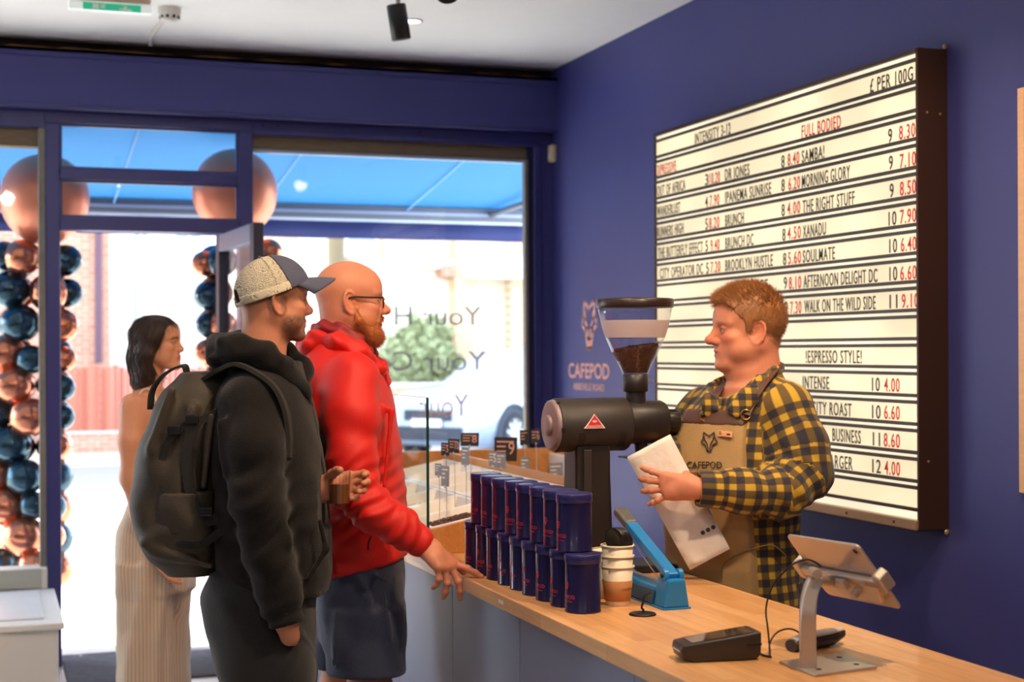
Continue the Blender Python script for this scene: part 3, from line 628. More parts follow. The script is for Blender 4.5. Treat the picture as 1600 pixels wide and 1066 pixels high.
# ---- awning over the shopfront
m_can = mat('blue_awning_canvas', srgb(30, 92, 142), 0.8, var=0.05, scale=2)
_n, _l = m_can.node_tree.nodes, m_can.node_tree.links
_tr = _n.new('ShaderNodeBsdfTranslucent'); _tr.inputs[0].default_value = srgb(22, 84, 132)+(1,)
_mx = _n.new('ShaderNodeMixShader'); _mx.inputs[0].default_value = 0.25; _o = _n['Material Output']
_l.new(_n['Principled BSDF'].outputs[0], _mx.inputs[1]); _l.new(_tr.outputs[0], _mx.inputs[2]); _l.new(_mx.outputs[0], _o.inputs[0])
aw = thing('shop_awning', 'blue canvas awning stretched out above the shopfront', 'awning', (1, 8.0, 2.3))
y0, z0, y1, z1 = 7.99, 2.80, 9.85, 2.535
ng = 24; V = []; F = []
for i in range(9):
    for j in range(ng+1):
        s = i/8; V.append((-3.0+6.6*j/ng, y0+(y1-y0)*s, z0+(z1-z0)*s-0.03*math.sin(PI*s)+.004*math.sin(j*1.3)*math.sin(PI*s)))
for i in range(8):
    for j in range(ng): a = i*(ng+1)+j; F.append((a, a+1, a+ng+2, a+ng+1))
cn = obj('canopy', G().add(V, F, True), m_can, aw)
for xx in (-1.6, -.2, .78, 1.72, 2.7):
    obj('seam', G().box((xx-.006, y0, -0.0005), (xx+.006, y0+1.86, .0005), None, (0, 0, 0)), mat('pale_seam', srgb(84, 130, 180), 0.8), cn)
    c_ = cn.children[-1].data
    for v_ in c_.vertices:
        s = (v_.co.y+wloc(aw)[1]-y0)/1.86; v_.co.z = z0+(z1-z0)*s-.036 + (0.0 if v_.co.z > -wloc(aw)[2] else -.002)-wloc(aw)[2]
obj('front_bar', G().box((-3.0, y1-.02, 2.44), (3.6, y1+.07, 2.535)), mat('grey_awning_bar', srgb(96, 100, 112), 0.5, .3), aw, .01)
obj('front_bar_ridge', G().box((-3.0, y1-.03, 2.475), (3.6, y1-.02, 2.495)), mat('pale_ridge', srgb(140, 150, 175), 0.4, .3), aw)
obj('valance_hem', G().box((-3.0, y1, 2.425), (3.6, y1+.02, 2.44)), mat('pale_hem', srgb(190, 205, 230), 0.6), aw)
vg = G(); VV = []; FF = []
for j in range(67): x_ = -3+6.6*j/66; VV += [(x_, y1+.02+.012*math.sin(j*.9), 2.43), (x_, y1+.02+.02*math.sin(j*.9), 2.31-.0*(j % 2))]
for j in range(66): FF.append((2*j, 2*j+1, 2*j+3, 2*j+2))
vo = obj('valance', G().add(VV, FF, True), mat('navy_valance', srgb(38, 46, 98), 0.8), aw); md = vo.modifiers.new('s', 'SOLIDIFY'); md.thickness = .003
for xx in (-2.6, 3.3):
    obj('folding_arm', G().tube([(xx, 8.05, 2.66), (xx+.12, 8.9, 2.55), (xx, 9.83, 2.49)], .022, 8), mat('grey_awning_bar', srgb(96, 100, 112), 0.5, .3), aw)

# ---- balloon columns either side of the door
m_cop = mat('copper_chrome_balloon', srgb(206, 128, 98), 0.22, 0.85, var=0.04, scale=6)
m_teal = mat('teal_chrome_balloon', srgb(58, 84, 98), 0.2, 0.8, var=0.05, scale=6)
m_copbig = mat('copper_satin_balloon', srgb(222, 136, 104), 0.38, 0.5, var=0.03)
PROF = [(math.sin(a)*1.0, -math.cos(a)*1.08 if a > PI/2 else -math.cos(a)*1.0) for a in np.linspace(.12, PI-.06, 15)]
def balloon_mesh(nm, m):
    g = G(); g.lathe([(r, h) for r, h in PROF], n=22); me = mesh_from(nm, np.concatenate(g.v), g.f, True); me.materials.append(m); return me
kg = G(); kg.lathe([(.10, -.02), (.05, .06), (.11, .15)], (0, 0, 1.05), n=10); KN = {}
BM = {}
for k_, m_ in (('copper', m_cop), ('teal', m_teal), ('copper_big', m_copbig)):
    BM[k_] = balloon_mesh('balloon', m_); kn = mesh_from('knot', np.concatenate(kg.v), kg.f, True); kn.materials.append(m_); KN[k_] = kn
def balloon(c, r, kind, label, group, d=None):
    o = bpy.data.objects.new('balloon', BM[kind]); COL.objects.link(o); o.location = c; o.scale = (r, r, r); ROOT[o.name] = tuple(c)
    if d is not None: o.rotation_euler = Vector(d).to_track_quat('Z', 'Y').to_euler()
    k = bpy.data.objects.new('knot', KN[kind]); COL.objects.link(k); k.parent = o
    tag(o, label, 'balloon', group); return o
LB = [(7,400,23,'t'),(35,402,28,'c'),(103,407,25,'t'),(15,452,29,'t'),(76,457,30,'c'),(106,458,23,'t'),(31,505,30,'t'),(96,509,27,'c'),(8,552,29,'c'),(48,562,23,'t'),(100,561,20,'c'),
      (22,602,31,'c'),(97,606,21,'t'),(46,652,31,'c'),(-4,645,24,'t'),(97,652,20,'t'),(16,695,31,'t'),(90,698,21,'c'),(38,746,29,'t'),(-8,742,26,'c'),(8,792,31,'c'),(84,792,20,'t'),(52,790,22,'t'),(36,838,32,'c'),(-4,880,24,'t'),(52,884,24,'c'),(80,838,22,'c')]
RB = [(320,412,21,'c'),(347,408,25,'t'),(328,462,25,'t'),(326,508,21,'t'),(348,507,22,'c'),(324,550,21,'c'),(420,394,22,'c'),(398,420,24,'t'),(352,556,23,'t'),(392,470,25,'c'),(388,520,25,'t')]
c = px(70, 309, y=8.32); balloon(c, 68*8.32/2450*1.0, 'copper_big', 'huge copper balloon topping the column left of the doorway', 'large copper balloons', (0, 0, -1))
c = px(367, 299, y=8.32); balloon(c, 66*8.32/2360, 'copper_big', 'huge copper balloon topping the column right of the doorway', 'large copper balloons', (0, 0, -1))
for LST, uc, side in ((LB, 56, 'left'), (RB, 366, 'right')):
    cnt = {}
    for (u, v, r, k) in sorted(LST, key=lambda b: b[1]):
        place = ('through the left window' if u < 66 else 'in the doorway beside the left post') if side == 'left' else ('left of the open door leaf' if u < 350 else 'behind the open door leaf')
        cnt[(k, place)] = cnt.get((k, place), 0)+1; nth = ['topmost', 'second', 'third', 'fourth', 'fifth', 'sixth', 'seventh', 'eighth', 'ninth', 'tenth'][cnt[(k, place)]-1]
        yb = 8.20+0.12*min(1, abs(u-uc)/60)
        cx = px(uc, v, y=8.34); c = px(u, v, y=yb); kk = {'c': 'copper', 't': 'teal'}[k]
        balloon(c, r*yb/2420*0.98, kk, 'shiny %s balloon seen %s, %s %s from top' % (kk, place, nth, kk), '%s balloons in the %s column' % (kk, side), (cx-c)+np.array([0, 0, 1e-3]))
    for j in range(11 if side == 'left' else 9):
        v = 410+j*48; kk = 'copper' if (j % 2) else 'teal'
        for q in (-1, 1):
            c = px(uc+q*30, v, y=8.50); kk2 = kk if q < 0 else ('teal' if kk == 'copper' else 'copper')
            balloon(c, .098, kk2, 'shiny %s balloon on the street side of the column %s of the doorway' % (kk2, side), '%s balloons at the back of the %s column' % (kk2, side), np.array(px(uc, v, y=8.34))-c)
# ================================================================== counter
def wood_mat(name, c1, c2, plank=0.09, axis=0):
    m = mat(name, c1, 0.38, coat=0.15); n, l = m.node_tree.nodes, m.node_tree.links; b = n['Principled BSDF']
    tc = n.new('ShaderNodeTexCoord'); mp = n.new('ShaderNodeMapping'); l.new(tc.outputs['Object'], mp.inputs[0])
    mp.inputs['Rotation'].default_value = (0, 0, PI/2)
    br = n.new('ShaderNodeTexBrick'); br.inputs['Scale'].default_value = 1; br.inputs['Brick Width'].default_value = 0.42; br.inputs['Row Height'].default_value = plank/2
    br.inputs['Mortar Size'].default_value = 0.0004; br.inputs['Bias'].default_value = 0.0
    br.inputs['Color1'].default_value = c1+(1,); br.inputs['Color2'].default_value = c2+(1,); br.inputs['Mortar'].default_value = tuple(k*.75 for k in c2)+(1,)
    l.new(mp.outputs[0], br.inputs['Vector'])
    m2 = n.new('ShaderNodeMapping'); m2.inputs['Scale'].default_value = (40, 2.5, 40); l.new(tc.outputs['Object'], m2.inputs[0])
    nz = n.new('ShaderNodeTexNoise'); nz.inputs['Scale'].default_value = 1.6; nz.inputs['Detail'].default_value = 6; nz.inputs['Distortion'].default_value = .6; l.new(m2.outputs[0], nz.inputs['Vector'])
    rp = n.new('ShaderNodeMapRange'); rp.inputs['From Min'].default_value = .3; rp.inputs['From Max'].default_value = .7; rp.inputs['To Min'].default_value = .86; rp.inputs['To Max'].default_value = 1.08; l.new(nz.outputs['Fac'], rp.inputs[0])
    vm = n.new('ShaderNodeVectorMath'); vm.operation = 'SCALE'; l.new(br.outputs['Color'], vm.inputs[0]); l.new(rp.outputs[0], vm.inputs['Scale']); l.new(vm.outputs[0], b.inputs['Base Color']); return m
m_top = wood_mat('beech_worktop', srgb(230, 178, 122), srgb(214, 156, 100))
m_panel = mat('blue_grey_panel', srgb(126, 132, 158), 0.5, var=0.05, scale=2)
ZC = 0.90
X0, X1 = 1.30, 1.93
wt = obj('worktop', G().box((X0, 1.2, ZC-0.04), (X1, 6.35, ZC)), m_top, bevel=0.003, origin=(1.6, 3.5, ZC-.04)); tag(wt, 'long beech block worktop running along the service counter', 'worktop')
cb = thing('counter_base', 'blue-grey panelled counter base under the beech worktop', 'counter', (1.6, 3.5, 0))
obj('carcass', G().box((X0+.06, 1.22, 0.08), (X1-.06, 6.33, ZC-.04)), mat('dark_carcass', srgb(70, 72, 88), .6), cb)
obj('plinth', G().box((X0+.09, 1.22, 0), (X1-.1, 6.33, .08)), mat('dark_plinth', srgb(50, 50, 60), .6), cb)
seams = [1.22, px(985, 1040, x=X0+.03)[1]-.02, px(812, 1000, x=X0+.03)[1], px(707, 950, x=X0+.03)[1], px(707, 950, x=X0+.03)[1]+.62, 6.33]
seams = sorted(seams)
for a_, b_ in zip(seams[:-1], seams[1:]):
    obj('front_panel', G().box((X0+.03, a_+.0015, 0.085), (X0+.06, b_-.0015, ZC-.045)), m_panel, cb, .002)
lb = px(783, 938, x=X0)
lo = obj('edge_sticker', G().box((X0-.0008, lb[1]-.02, ZC-.025), (X0, lb[1]+.02, ZC-.015)), m_plast, origin=(X0, lb[1], ZC-.025)); tag(lo, 'tiny pale sticker on the front edge of the worktop', 'sticker')
# ---- stacked navy tins
m_tin = mat('navy_enamel_tin', srgb(38, 34, 80), 0.28, 0.25, var=0.03, coat=0.3)
m_tinlid = mat('navy_tin_lid', srgb(48, 46, 108), 0.32, 0.25, var=0.03)
m_tintx = mat('red_tin_print', srgb(226, 60, 50), 0.5)
TR, TH = 0.0455, 0.146
tin0 = None
def make_tin():
    t = thing('coffee_tin', 'x', 'tin', (0, 0, 0))
    obj('body', G().lathe([(TR-.002, 0), (TR, .002), (TR, .004), (TR-.001, .006), (TR-.001, TH-.024)], n=40), m_tin, t, local=True)
    obj('lid', G().lathe([(TR-.0005, TH-.024), (TR+.0008, TH-.023), (TR+.0008, TH-.003), (TR-.001, TH-.0005), (TR-.003, TH-.0015), (TR-.005, TH-.002), (TR-.012, TH-.001), (.001, TH-.001)], n=40, c0=False), m_tinlid, t, local=True)
    # printed fox and name, bent round the tin, facing the customers
    V1, F1 = text_verts('CAFEPOD', 0.0125, 1.0, 0, 'CENTER'); V2, F2 = text_verts('ABBEVILLE ROAD', 0.0052, 1.0, 0, 'CENTER')
    fg = fox_geo((0, 0, 0), (1, 0, 0), (0, 1, 0), 0.0125, 0.12, 0.0002); V3 = np.concatenate(fg.v); F3 = fg.f
    g = G()
    for V, F, h in ((V1, F1, .036), (V2, F2, .027), (V3, F3, .064)):
        a = PI+0.0+V[:, 0]/TR; r_ = TR-.0004
        g.add(np.stack([r_*np.cos(a), r_*np.sin(a), h+V[:, 1]], 1), F)
    obj('print', g, m_tintx, t, local=True); return t
ORD = ['nearest', 'second', 'third', 'fourth', 'fifth', 'sixth', 'seventh', 'eighth', 'ninth']
tins = []
tin0 = make_tin()
for row, n_, ys, zz in (('bottom', 9, 3.485, ZC), ('top', 8, 3.535, ZC+TH)):
    for i in range(n_):
        t = tin0 if not tins else copy_tree(tin0); tins.append(t)
        xx = 1.405-.0015*i+random.uniform(-.003, .003); yy = ys+i*.0965
        t.location = (xx, yy, zz); t.rotation_euler = (0, 0, random.uniform(-.10, .22) if i else .12)
        ROOT[t.name] = (xx, yy, zz)
        t['label'] = 'navy coffee tin, %s in the %s row counted from the paper cups' % (ORD[i], row); t['group'] = 'stacked navy coffee tins'
# ---- paper cups, lids
m_cup = mat('cream_paper_cup', srgb(236, 222, 198), 0.6, var=0.02); m_slv = mat('kraft_sleeve', srgb(190, 128, 76), 0.75, var=0.08, scale=60)
def cup(c, label, sleeve=False):
    t = thing('paper_cup', label, 'cup', c, 'paper cups on the counter'); x, y, z = c
    obj('body', G().lathe([(.0285, 0), (.030, .002), (.041, .098), (.0385, .098), (.028, .006)], (x, y, z), n=36, c1=True), m_cup, t)
    obj('rim', G().lathe([(.0405, .096), (.0435, .0965), (.0442, .099), (.043, .1015), (.040, .101)], (x, y, z), n=36, c0=False, c1=False), m_cup, t)
    if sleeve:
        s = obj('sleeve', G().lathe([(.0325, .012), (.0334, .0122), (.0394, .064), (.0386, .0642)], (x, y, z), n=36, c0=False, c1=False), m_slv, t)
        V, F = text_verts('CAFEPOD', .010, 1, 0, 'CENTER'); a = math.radians(-62)+V[:, 0]/.036; h = .040+V[:, 1]; r_ = .0334+(h-.012)*.115+.0008
        obj('lettering', G().add(np.stack([x+r_*np.cos(a), y+r_*np.sin(a), z+h], 1), F), mat('dark_print', srgb(60, 40, 30), .6), s)
    return t
cc = px(965, 945, z=ZC)
for i in range(3): cup((cc[0], cc[1], ZC+.0265*i), ['lowest paper cup of the near stack, wearing a brown sleeve', 'middle paper cup of the near stack beside the blue sealer', 'top paper cup of the near stack, holding black lids'][i], i == 0)
for i in range(2): cup((cc[0]+.02, cc[1]+.115, ZC+.0265*i), ['lower cup of the stack hidden behind the sleeved cup', 'upper cup of the stack hidden behind the sleeved cup'][i])
m_lid = mat('black_lid', srgb(22, 20, 20), 0.35)
for i in range(4):
    ang = math.radians(8+4*i); cx, cy, cz = cc[0]-.006+.008*i, cc[1]-.004+.004*i, ZC+.166
    Mx = Matrix.Rotation(math.radians(22), 3, 'Z') @ Matrix.Rotation(PI/2-ang, 3, 'Y')
    g = G().lathe([(.001, .003), (.030, .003), (.033, .006), (.0365, .006), (.038, .002), (.0385, -.006), (.036, -.006), (.034, .0), (.001, 0)], (0, 0, 0), n=32)
    g.v = [p @ np.array(Mx).T*np.array([.86, .86, .86])+np.array([cx, cy, cz]) for p in g.v]
    o = obj('cup_lid', g, m_lid, origin=(cx, cy, cz-.03)); tag(o, 'black plastic cup lid standing in the top paper cup, %s from the tins' % ORD[i].replace('nearest', 'first'), 'lid', 'black lids in the top cup')
# ---- small black stand with a curled wire
hc = px(1004, 961, z=ZC); t = thing('wire_stand', 'small round black stand with a curled wire in front of the sealer', 'stand', hc)
obj('base', G().lathe([(.033, 0), (.034, .002), (.031, .005), (.012, .007), (.001, .007)], hc, n=28), m_black, t)
r0, u0 = RV, UV_
obj('wire', G().tube(catmull([hc+u0*.006, hc+r0*.002+u0*.012, hc-r0*.002+u0*.018, hc+r0*.001+u0*.030, hc+r0*.004+u0*.043, hc+r0*.012+u0*.051, hc+r0*.020+u0*.055]), .0028, 8), m_black, t)
# ---- blue impulse sealer (long axis along the counter)
m_blue = mat('bright_blue_enamel', srgb(26, 128, 198), 0.35, var=0.04, coat=0.2); m_blued = mat('blue_side_steel', srgb(52, 92, 128), 0.35, .3, var=.15, scale=20)
sc_ = px(1058, 953, z=ZC); sxc, sy0 = sc_[0], sc_[1]; SL = .36
t = thing('impulse_sealer', 'bright blue hand impulse sealer with raised lever arm', 'bag sealer', (sxc, sy0+SL/2, ZC))
def sec(w0, w1, z0, z1): return [(-w0, z0), (w0, z0), (w1, z1), (-w1, z1)]
obj('near_end', G().prism(sec(.036, .024, .004, .076), (sxc, sy0, ZC), (1, 0, 0), (0, 0, 1), (0, 1, 0), .065), m_blue, t, .006)
obj('far_end', G().prism(sec(.036, .026, .004, .06), (sxc, sy0+SL-.05, ZC), (1, 0, 0), (0, 0, 1), (0, 1, 0), .05), m_blue, t, .006)
obj('base_trough', G().prism(sec(.034, .025, .004, .052), (sxc, sy0+.06, ZC), (1, 0, 0), (0, 0, 1), (0, 1, 0), SL-.10), m_blue, t, .004)
for s_ in (-1, 1): obj('side_plate', G().prism([(s_*.0365, .008), (s_*.0385, .008), (s_*.0315, .040), (s_*.0295, .040)], (sxc, sy0+.065, ZC), (1, 0, 0), (0, 0, 1), (0, 1, 0), SL-.12), m_blued, t)
obj('foot_plate', G().box((sxc-.039, sy0-.002, ZC), (sxc+.039, sy0+SL+.002, ZC+.005)), m_blue, t, .002)
obj('sealing_strip', G().box((sxc-.008, sy0+.07, ZC+.052), (sxc+.008, sy0+SL-.05, ZC+.060)), mat('steel_strip', srgb(180, 180, 178), .3, .8), t)
pv = np.array([sxc, sy0+.03, ZC+.082]); tip = px(976, 806, y=sy0+.33); tip[0] = sxc-.002; dr = (tip-pv)/np.linalg.norm(tip-pv); up = np.cross((1, 0, 0), dr); AL = np.linalg.norm(tip-pv)
Ma = np.array([[1, 0, 0], dr, up]).T
for s_ in (-1, 1): obj('hinge_cheek', G().cyl(pv+np.array([s_*.026, 0, 0]), pv+np.array([s_*.014, 0, 0]), .017, n=20), m_blue, t)
obj('hinge_pin', G().cyl(pv-np.array([.03, 0, 0]), pv+np.array([.03, 0, 0]), .005, n=12), m_black, t)
arm = obj('lever_arm', G().box((-.016, -.01, -.011), (.016, AL-.055, .011), Ma, pv), m_blue, t, .004)
obj('arm_channel', G().box((-.010, .05, -.016), (.010, AL-.06, -.011), Ma, pv), mat('dark_channel', srgb(40, 44, 52), .5), arm)
obj('handle_pad', G().box((-.019, AL-.06, -.012), (.019, AL+.03, .014), Ma, pv), mat('grey_metal_grip', srgb(120, 118, 114), .4, .5, var=.2, scale=40), arm, .009, seg=3)
obj('bare_wire', G().cyl(pv+Ma @ np.array([-.012, AL-.06, -.02]), (sxc-.012, sy0+.075, ZC+.064), .0016, n=6), mat('steel_strip', srgb(180, 180, 178), .3, .8), arm)
bb = px(996, 868, z=ZC+.03)
o = obj('power_adapter', G().box((1.60, 3.86, ZC), (1.70, 3.92, ZC+.045)), m_black, bevel=.006, origin=(1.65, 3.89, ZC)); tag(o, 'small black adapter box behind the blue sealer', 'adapter')
# ---- card terminal
tcn = px(1118, 1029, z=ZC); rz = math.radians(-8)
t = thing('card_terminal', 'black card payment terminal lying on the worktop', 'card terminal', tcn, rotz=rz)
m_term = mat('terminal_shell', srgb(52, 46, 44), 0.4, var=.05)
SEC_ = []
for x, zl, zh, w in ((-.086, .018, .026, .030), (-.082, .008, .034, .036), (-.06, .001, .037, .040), (0, 0, .044, .0415), (.05, 0, .050, .0415), (.080, .002, .0535, .041), (.087, .008, .053, .039)):
    zl, zh = zl*1.1, zh*1.1
    SEC_.append(np.array([(x, -w*.80, zl), (x, -w*.93, zl+.004), (x, -w, zl+(zh-zl)*.55), (x, -w, zh-.003), (x, -w+.003, zh), (x, w-.003, zh), (x, w, zh-.003), (x, w, zl+(zh-zl)*.55), (x, w*.93, zl+.004), (x, w*.80, zl)]))
obj('shell', G().rings(SEC_), m_term, t, local=True, bevel=.002)
m_scr = mat('terminal_screen', srgb(22, 24, 40), 0.06, var=.2, spec=.8)
sg = G(); sg.add([(-.062, -.033, .0418), (.070, -.033, .0590), (.070, .033, .0590), (-.062, .033, .0418)], [(0, 1, 2, 3)]); obj('screen', sg, m_scr, t, local=True)
obj('card_slot', G().box((-.0865, -.022, .021), (-.084, .022, .024)), mat('slot_light', srgb(200, 200, 205), .4), t, local=True)
obj('side_groove', G().box((.055, -.0422, .032), (.0875, -.0395, .036)), m_dark, t, local=True)
# ---- cable and scanner behind the tablet stand
ca = catmull([px(1178, 1012, z=ZC+.012), px(1190, 1023, z=ZC+.003), px(1205, 1027, z=ZC+.003)], 6)
o = obj('terminal_cable', G().tube(ca, .0022, 6), m_black, origin=ca[0]); tag(o, 'short black cable leading from the card terminal', 'cable')
Dc = px(1230, 1000, z=ZC)[1]+.06
cbp = [px(1284, 886, y=2.79), px(1272, 878, y=2.80), px(1258, 875, y=2.82), px(1235, 885, y=2.84), px(1208, 915, y=2.86), px(1197, 950, y=2.86), px(1200, 985, y=2.84), px(1203, 1018, z=ZC+.004), px(1202, 1027, z=ZC+.003)]
o = obj('charging_cable', G().tube(catmull(cbp, 8), .0020, 6), m_black, origin=cbp[-1]); tag(o, 'thin black charging cable looping up to the tablet stand', 'cable')
cbp = [px(1203, 1027, z=ZC+.003), px(1203, 1005, y=2.86), px(1215, 988, y=2.88), px(1235, 983, y=2.90), px(1252, 992, y=2.90), px(1258, 1012, z=ZC+.01), px(1240, 1024, z=ZC+.003), px(1220, 1018, z=ZC+.003), px(1207, 1004, y=2.90)]
o = obj('scanner_cable', G().tube(catmull(cbp[:5]+[px(1262, 1010, z=ZC+.02)], 8), .0020, 6), m_black, origin=cbp[0]); tag(o, 'thin black cable arching to the handheld scanner', 'cable')
sc0 = px(1276, 1019, z=ZC); t = thing('barcode_scanner', 'dark and white handheld scanner lying behind the tablet stand', 'scanner', sc0)
A0 = px(1236, 1019, z=ZC); A1 = px(1318, 1005, z=ZC); dd = A1-A0; LL = np.linalg.norm(dd); dd /= LL; pp = np.cross((0, 0, 1), dd)
rg = []; rt = []
for s, w, zh in ((0, .018, .026), (.08, .022, .030), (.35, .024, .030), (.7, .026, .032), (.92, .018, .034), (1.0, .006, .030)):
    b_ = A0+dd*LL*s; z0 = .000 if s < .75 else (.012 if s < .95 else .024)
    th = np.linspace(0, 2*PI, 13)[:-1]; rg.append(np.array([b_+pp*w*math.cos(a)+np.array([0, 0, z0+(zh-z0)*(.5+.5*math.sin(a))]) for a in th]))
obj('body', G().rings(rg), m_term, t)
tg = []
for s, w, zh in ((.02, .013, .030), (.3, .018, .036), (.65, .020, .037), (.95, .010, .037)):
    b_ = A0+dd*LL*s; th = np.linspace(0, 2*PI, 13)[:-1]; tg.append(np.array([b_+pp*w*math.cos(a)+np.array([0, 0, zh-.006+.006*math.sin(a)]) for a in th]))
obj('top_shell', G().rings(tg), mat('pale_grey_plastic', srgb(205, 198, 190), .45), t)
# ---- tablet on a silver stand
m_sil = mat('silver_stand', srgb(190, 178, 168), 0.35, 0.55, var=.05); m_tabb = mat('tablet_aluminium', srgb(196, 180, 168), 0.38, .6, var=.03)
cs = [px(u, v, z=ZC) for u, v in ((1217, 1037), (1274, 1059), (1371, 1046), (1318, 1024))]
bc_ = sum(cs)/4; t = thing('tablet_stand', 'silver counter stand with curved post and clamping arms', 'stand', bc_)
obj('base_plate', G().prism([(p[0]-bc_[0], p[1]-bc_[1]) for p in cs], bc_, (1, 0, 0), (0, 1, 0), (0, 0, 1), .006), m_sil, t, .002)
for q in (.25, .75):
    for w_ in (.2, .8):
        p_ = cs[0]*(1-q)*(1-w_)+cs[1]*q*(1-w_)+cs[3]*(1-q)*w_+cs[2]*q*w_
        if not (q < .5 and w_ < .5): obj('base_hole', G().cyl(p_+u0*.0055, p_+u0*.0066, .006, n=14), m_dark, t)
pb = px(1263, 1043, z=ZC+.006)
P_ = [pb, px(1262, 1000, D=pb @ FV), px(1262, 960, D=pb @ FV), px(1265, 930, D=pb @ FV+.01), px(1274, 903, D=pb @ FV+.02)]
post = []
for i, p_ in enumerate(catmull(P_, 5)):
    w_ = .0175 if i < 20 else .016; ex, ey = RV*w_*.9, FV*.012
    post.append(np.array([p_-ex-ey, p_+ex-ey, p_+ex+ey, p_-ex+ey]))
obj('post', G().rings(post, smooth=False), m_sil, t, .003)
# tablet plane: long side along the counter (y), short side leaning back from the barista
tl, tt, tr_, tb = px(1240, 838, D=2.92), px(1330, 853, D=2.78), px(1398, 942, D=2.83), px(1303, 926, D=2.97)
tcx = px(1318, 890, y=2.78)
ey_ = np.array([.10, -1, 0.02]); ey_ /= np.linalg.norm(ey_); eup = np.array([-.62, 0.0, .78]); eup = eup-ey_*np.dot(eup, ey_); eup /= np.linalg.norm(eup); en = np.cross(ey_, eup)   # en: screen or back
if np.dot(en, -tcx) < 0: en = -en                                                          # towards the camera: the tablet's back
Mt = np.array([ey_, eup, en]).T
TW, THh = .125, .088
def rrect(w, h, r, k=4):
    P = []
    for cx_, cy_, a0 in ((w-r, h-r, 0), (-w+r, h-r, PI/2), (-w+r, -h+r, PI), (w-r, -h+r, 1.5*PI)):
        for i in range(k+1): a = a0+i*PI/2/k; P.append((cx_+r*math.cos(a), cy_+r*math.sin(a)))
    return P
tab = thing('tablet', 'silver tablet held in the stand with its back to the customers', 'tablet', tcx)
obj('back_shell', G().prism(rrect(TW, THh, .014), tcx, ey_, eup, en, .006), m_tabb, tab, .002)
obj('screen', G().prism(rrect(TW-.004, THh-.004, .012), tcx-en*.0012, ey_, eup, en, .001), mat('dark_screen', srgb(15, 15, 18), .08), tab)
p_ = tcx+Mt @ np.array([TW-.022, THh-.018, .006]); obj('camera_lens', G().cyl(p_, p_+en*.0015, .0055, n=16), m_black, tab)
# clamp: bar across the back, claws, lower white bracket plate, hinge
obj('clamp_bar', G().box((-TW-.012, -.018, .008), (TW+.012, .004, .022), Mt, tcx), m_sil, t, .004)
for s_ in (-1, 1):
    obj('claw', G().prism([(s_*(TW+.002), -.03), (s_*(TW+.024), -.024), (s_*(TW+.026), .014), (s_*(TW+.010), .024), (s_*(TW+.002), .018)][::s_], tcx-en*.006, ey_, eup, en, .030), m_sil, t, .004)
obj('bracket_plate', G().prism([(-.10, -.020), (.11, -.020), (.085, -.070), (-.06, -.070)][::1], tcx, ey_, eup, en, .016), mat('pale_bracket', srgb(214, 196, 178), .5), t, .003)
hp = px(1281, 893, D=pb @ FV+.03)
obj('hinge_block', G().box((-.03, -.024, .022), (.03, -.002, .036), Mt, tcx), m_sil, t, .003)
obj('hinge_neck', G().cyl(P_[-1]-UV_*.004, tcx+Mt @ np.array([-.02, -.012, .03]), .013, .012, n=18), m_sil, t)
obj('hinge_pin', G().cyl(P_[-1]-FV*.022+UV_*.01, P_[-1]+FV*.022+UV_*.01, .010, n=16), m_sil, t)
q_ = tcx+Mt @ np.array([.045, -.032, .02]); obj('thumb_screw', G().cyl(q_, q_+en*.02, .009, n=12), m_sil, t)
# ================================================================== grinder (axis across the counter)
GY = 4.10
def gx(u, y=GY): return px(u, 664, y=y)[0]
gz = px(950, 663, y=GY)[2]
xL, xR = gx(862), gx(1056)
gr = thing('coffee_grinder', 'large black shop coffee grinder with clear bean hopper', 'grinder', (gx(916), GY, ZC))
m_gb = mat('black_powder_coat', srgb(52, 46, 45), 0.5, 0.1, var=.05, bump=.05, bscale=400)
m_gd = mat('black_plastic', srgb(36, 31, 31), 0.42, var=.05)
m_gl = mat('grey_end_cap', srgb(150, 132, 132), 0.45, .2, var=.04)
xm = gx(976); RB_ = .079; x0g = gx(864)
obj('motor_body', G().lathe([(RB_-.006, 0), (RB_-.002, .002), (RB_, .006), (RB_, xm-x0g-.008), (RB_-.004, xm-x0g-.001), (RB_-.018, xm-x0g)], (x0g, GY, gz), (1, 0, 0), 48), m_gb, gr)
obj('end_cap', G().lathe([(.001, -.012), (RB_-.012, -.012), (RB_-.006, -.009), (RB_-.004, -.002), (RB_-.004, .002)], (x0g, GY, gz), (1, 0, 0), 48), m_gl, gr)
k_ = gr.children[-1]; obj('end_knob', G().lathe([(.001, -.022), (.026, -.022), (.031, -.018), (.031, -.011)], (x0g, GY, gz), (1, 0, 0), 32), m_gl, k_)
for a in (.5, 1.7, 2.9, 4.0, 5.3): obj('cap_clip', G().box((-.002, -.006, RB_-.008), (.008, .006, RB_+.001), Matrix.Rotation(a, 3, 'X'), (x0g, GY, gz)), m_gd, k_)
obj('body_seam', G().lathe([(RB_+.0003, .016), (RB_+.0008, .0165), (RB_+.0003, .017)], (x0g, GY, gz), (1, 0, 0), 48, False, False), m_gd, gr)
x1g = gx(1034); obj('front_housing', G().lathe([(.062, -.01), (.0645, 0), (.0645, x1g-xm-.01), (.060, x1g-xm)], (xm, GY-.005, gz+.004), (1, 0, 0), 40), m_gd, gr)
obj('front_cap', G().lathe([(.034, 0), (.036, .003), (.036, xR-x1g-.004), (.033, xR-x1g)], (x1g, GY-.005, gz+.004), (1, 0, 0), 32), m_gd, gr)
cg = gr.children[-1]
for k in range(16):
    a = k*2*PI/16; obj('grip_rib', G().box((.006, -.002, .035), (xR-x1g-.006, .002, .0375), Matrix.Rotation(a, 3, 'X'), (x1g, GY-.005, gz+.004)), m_gd, cg)
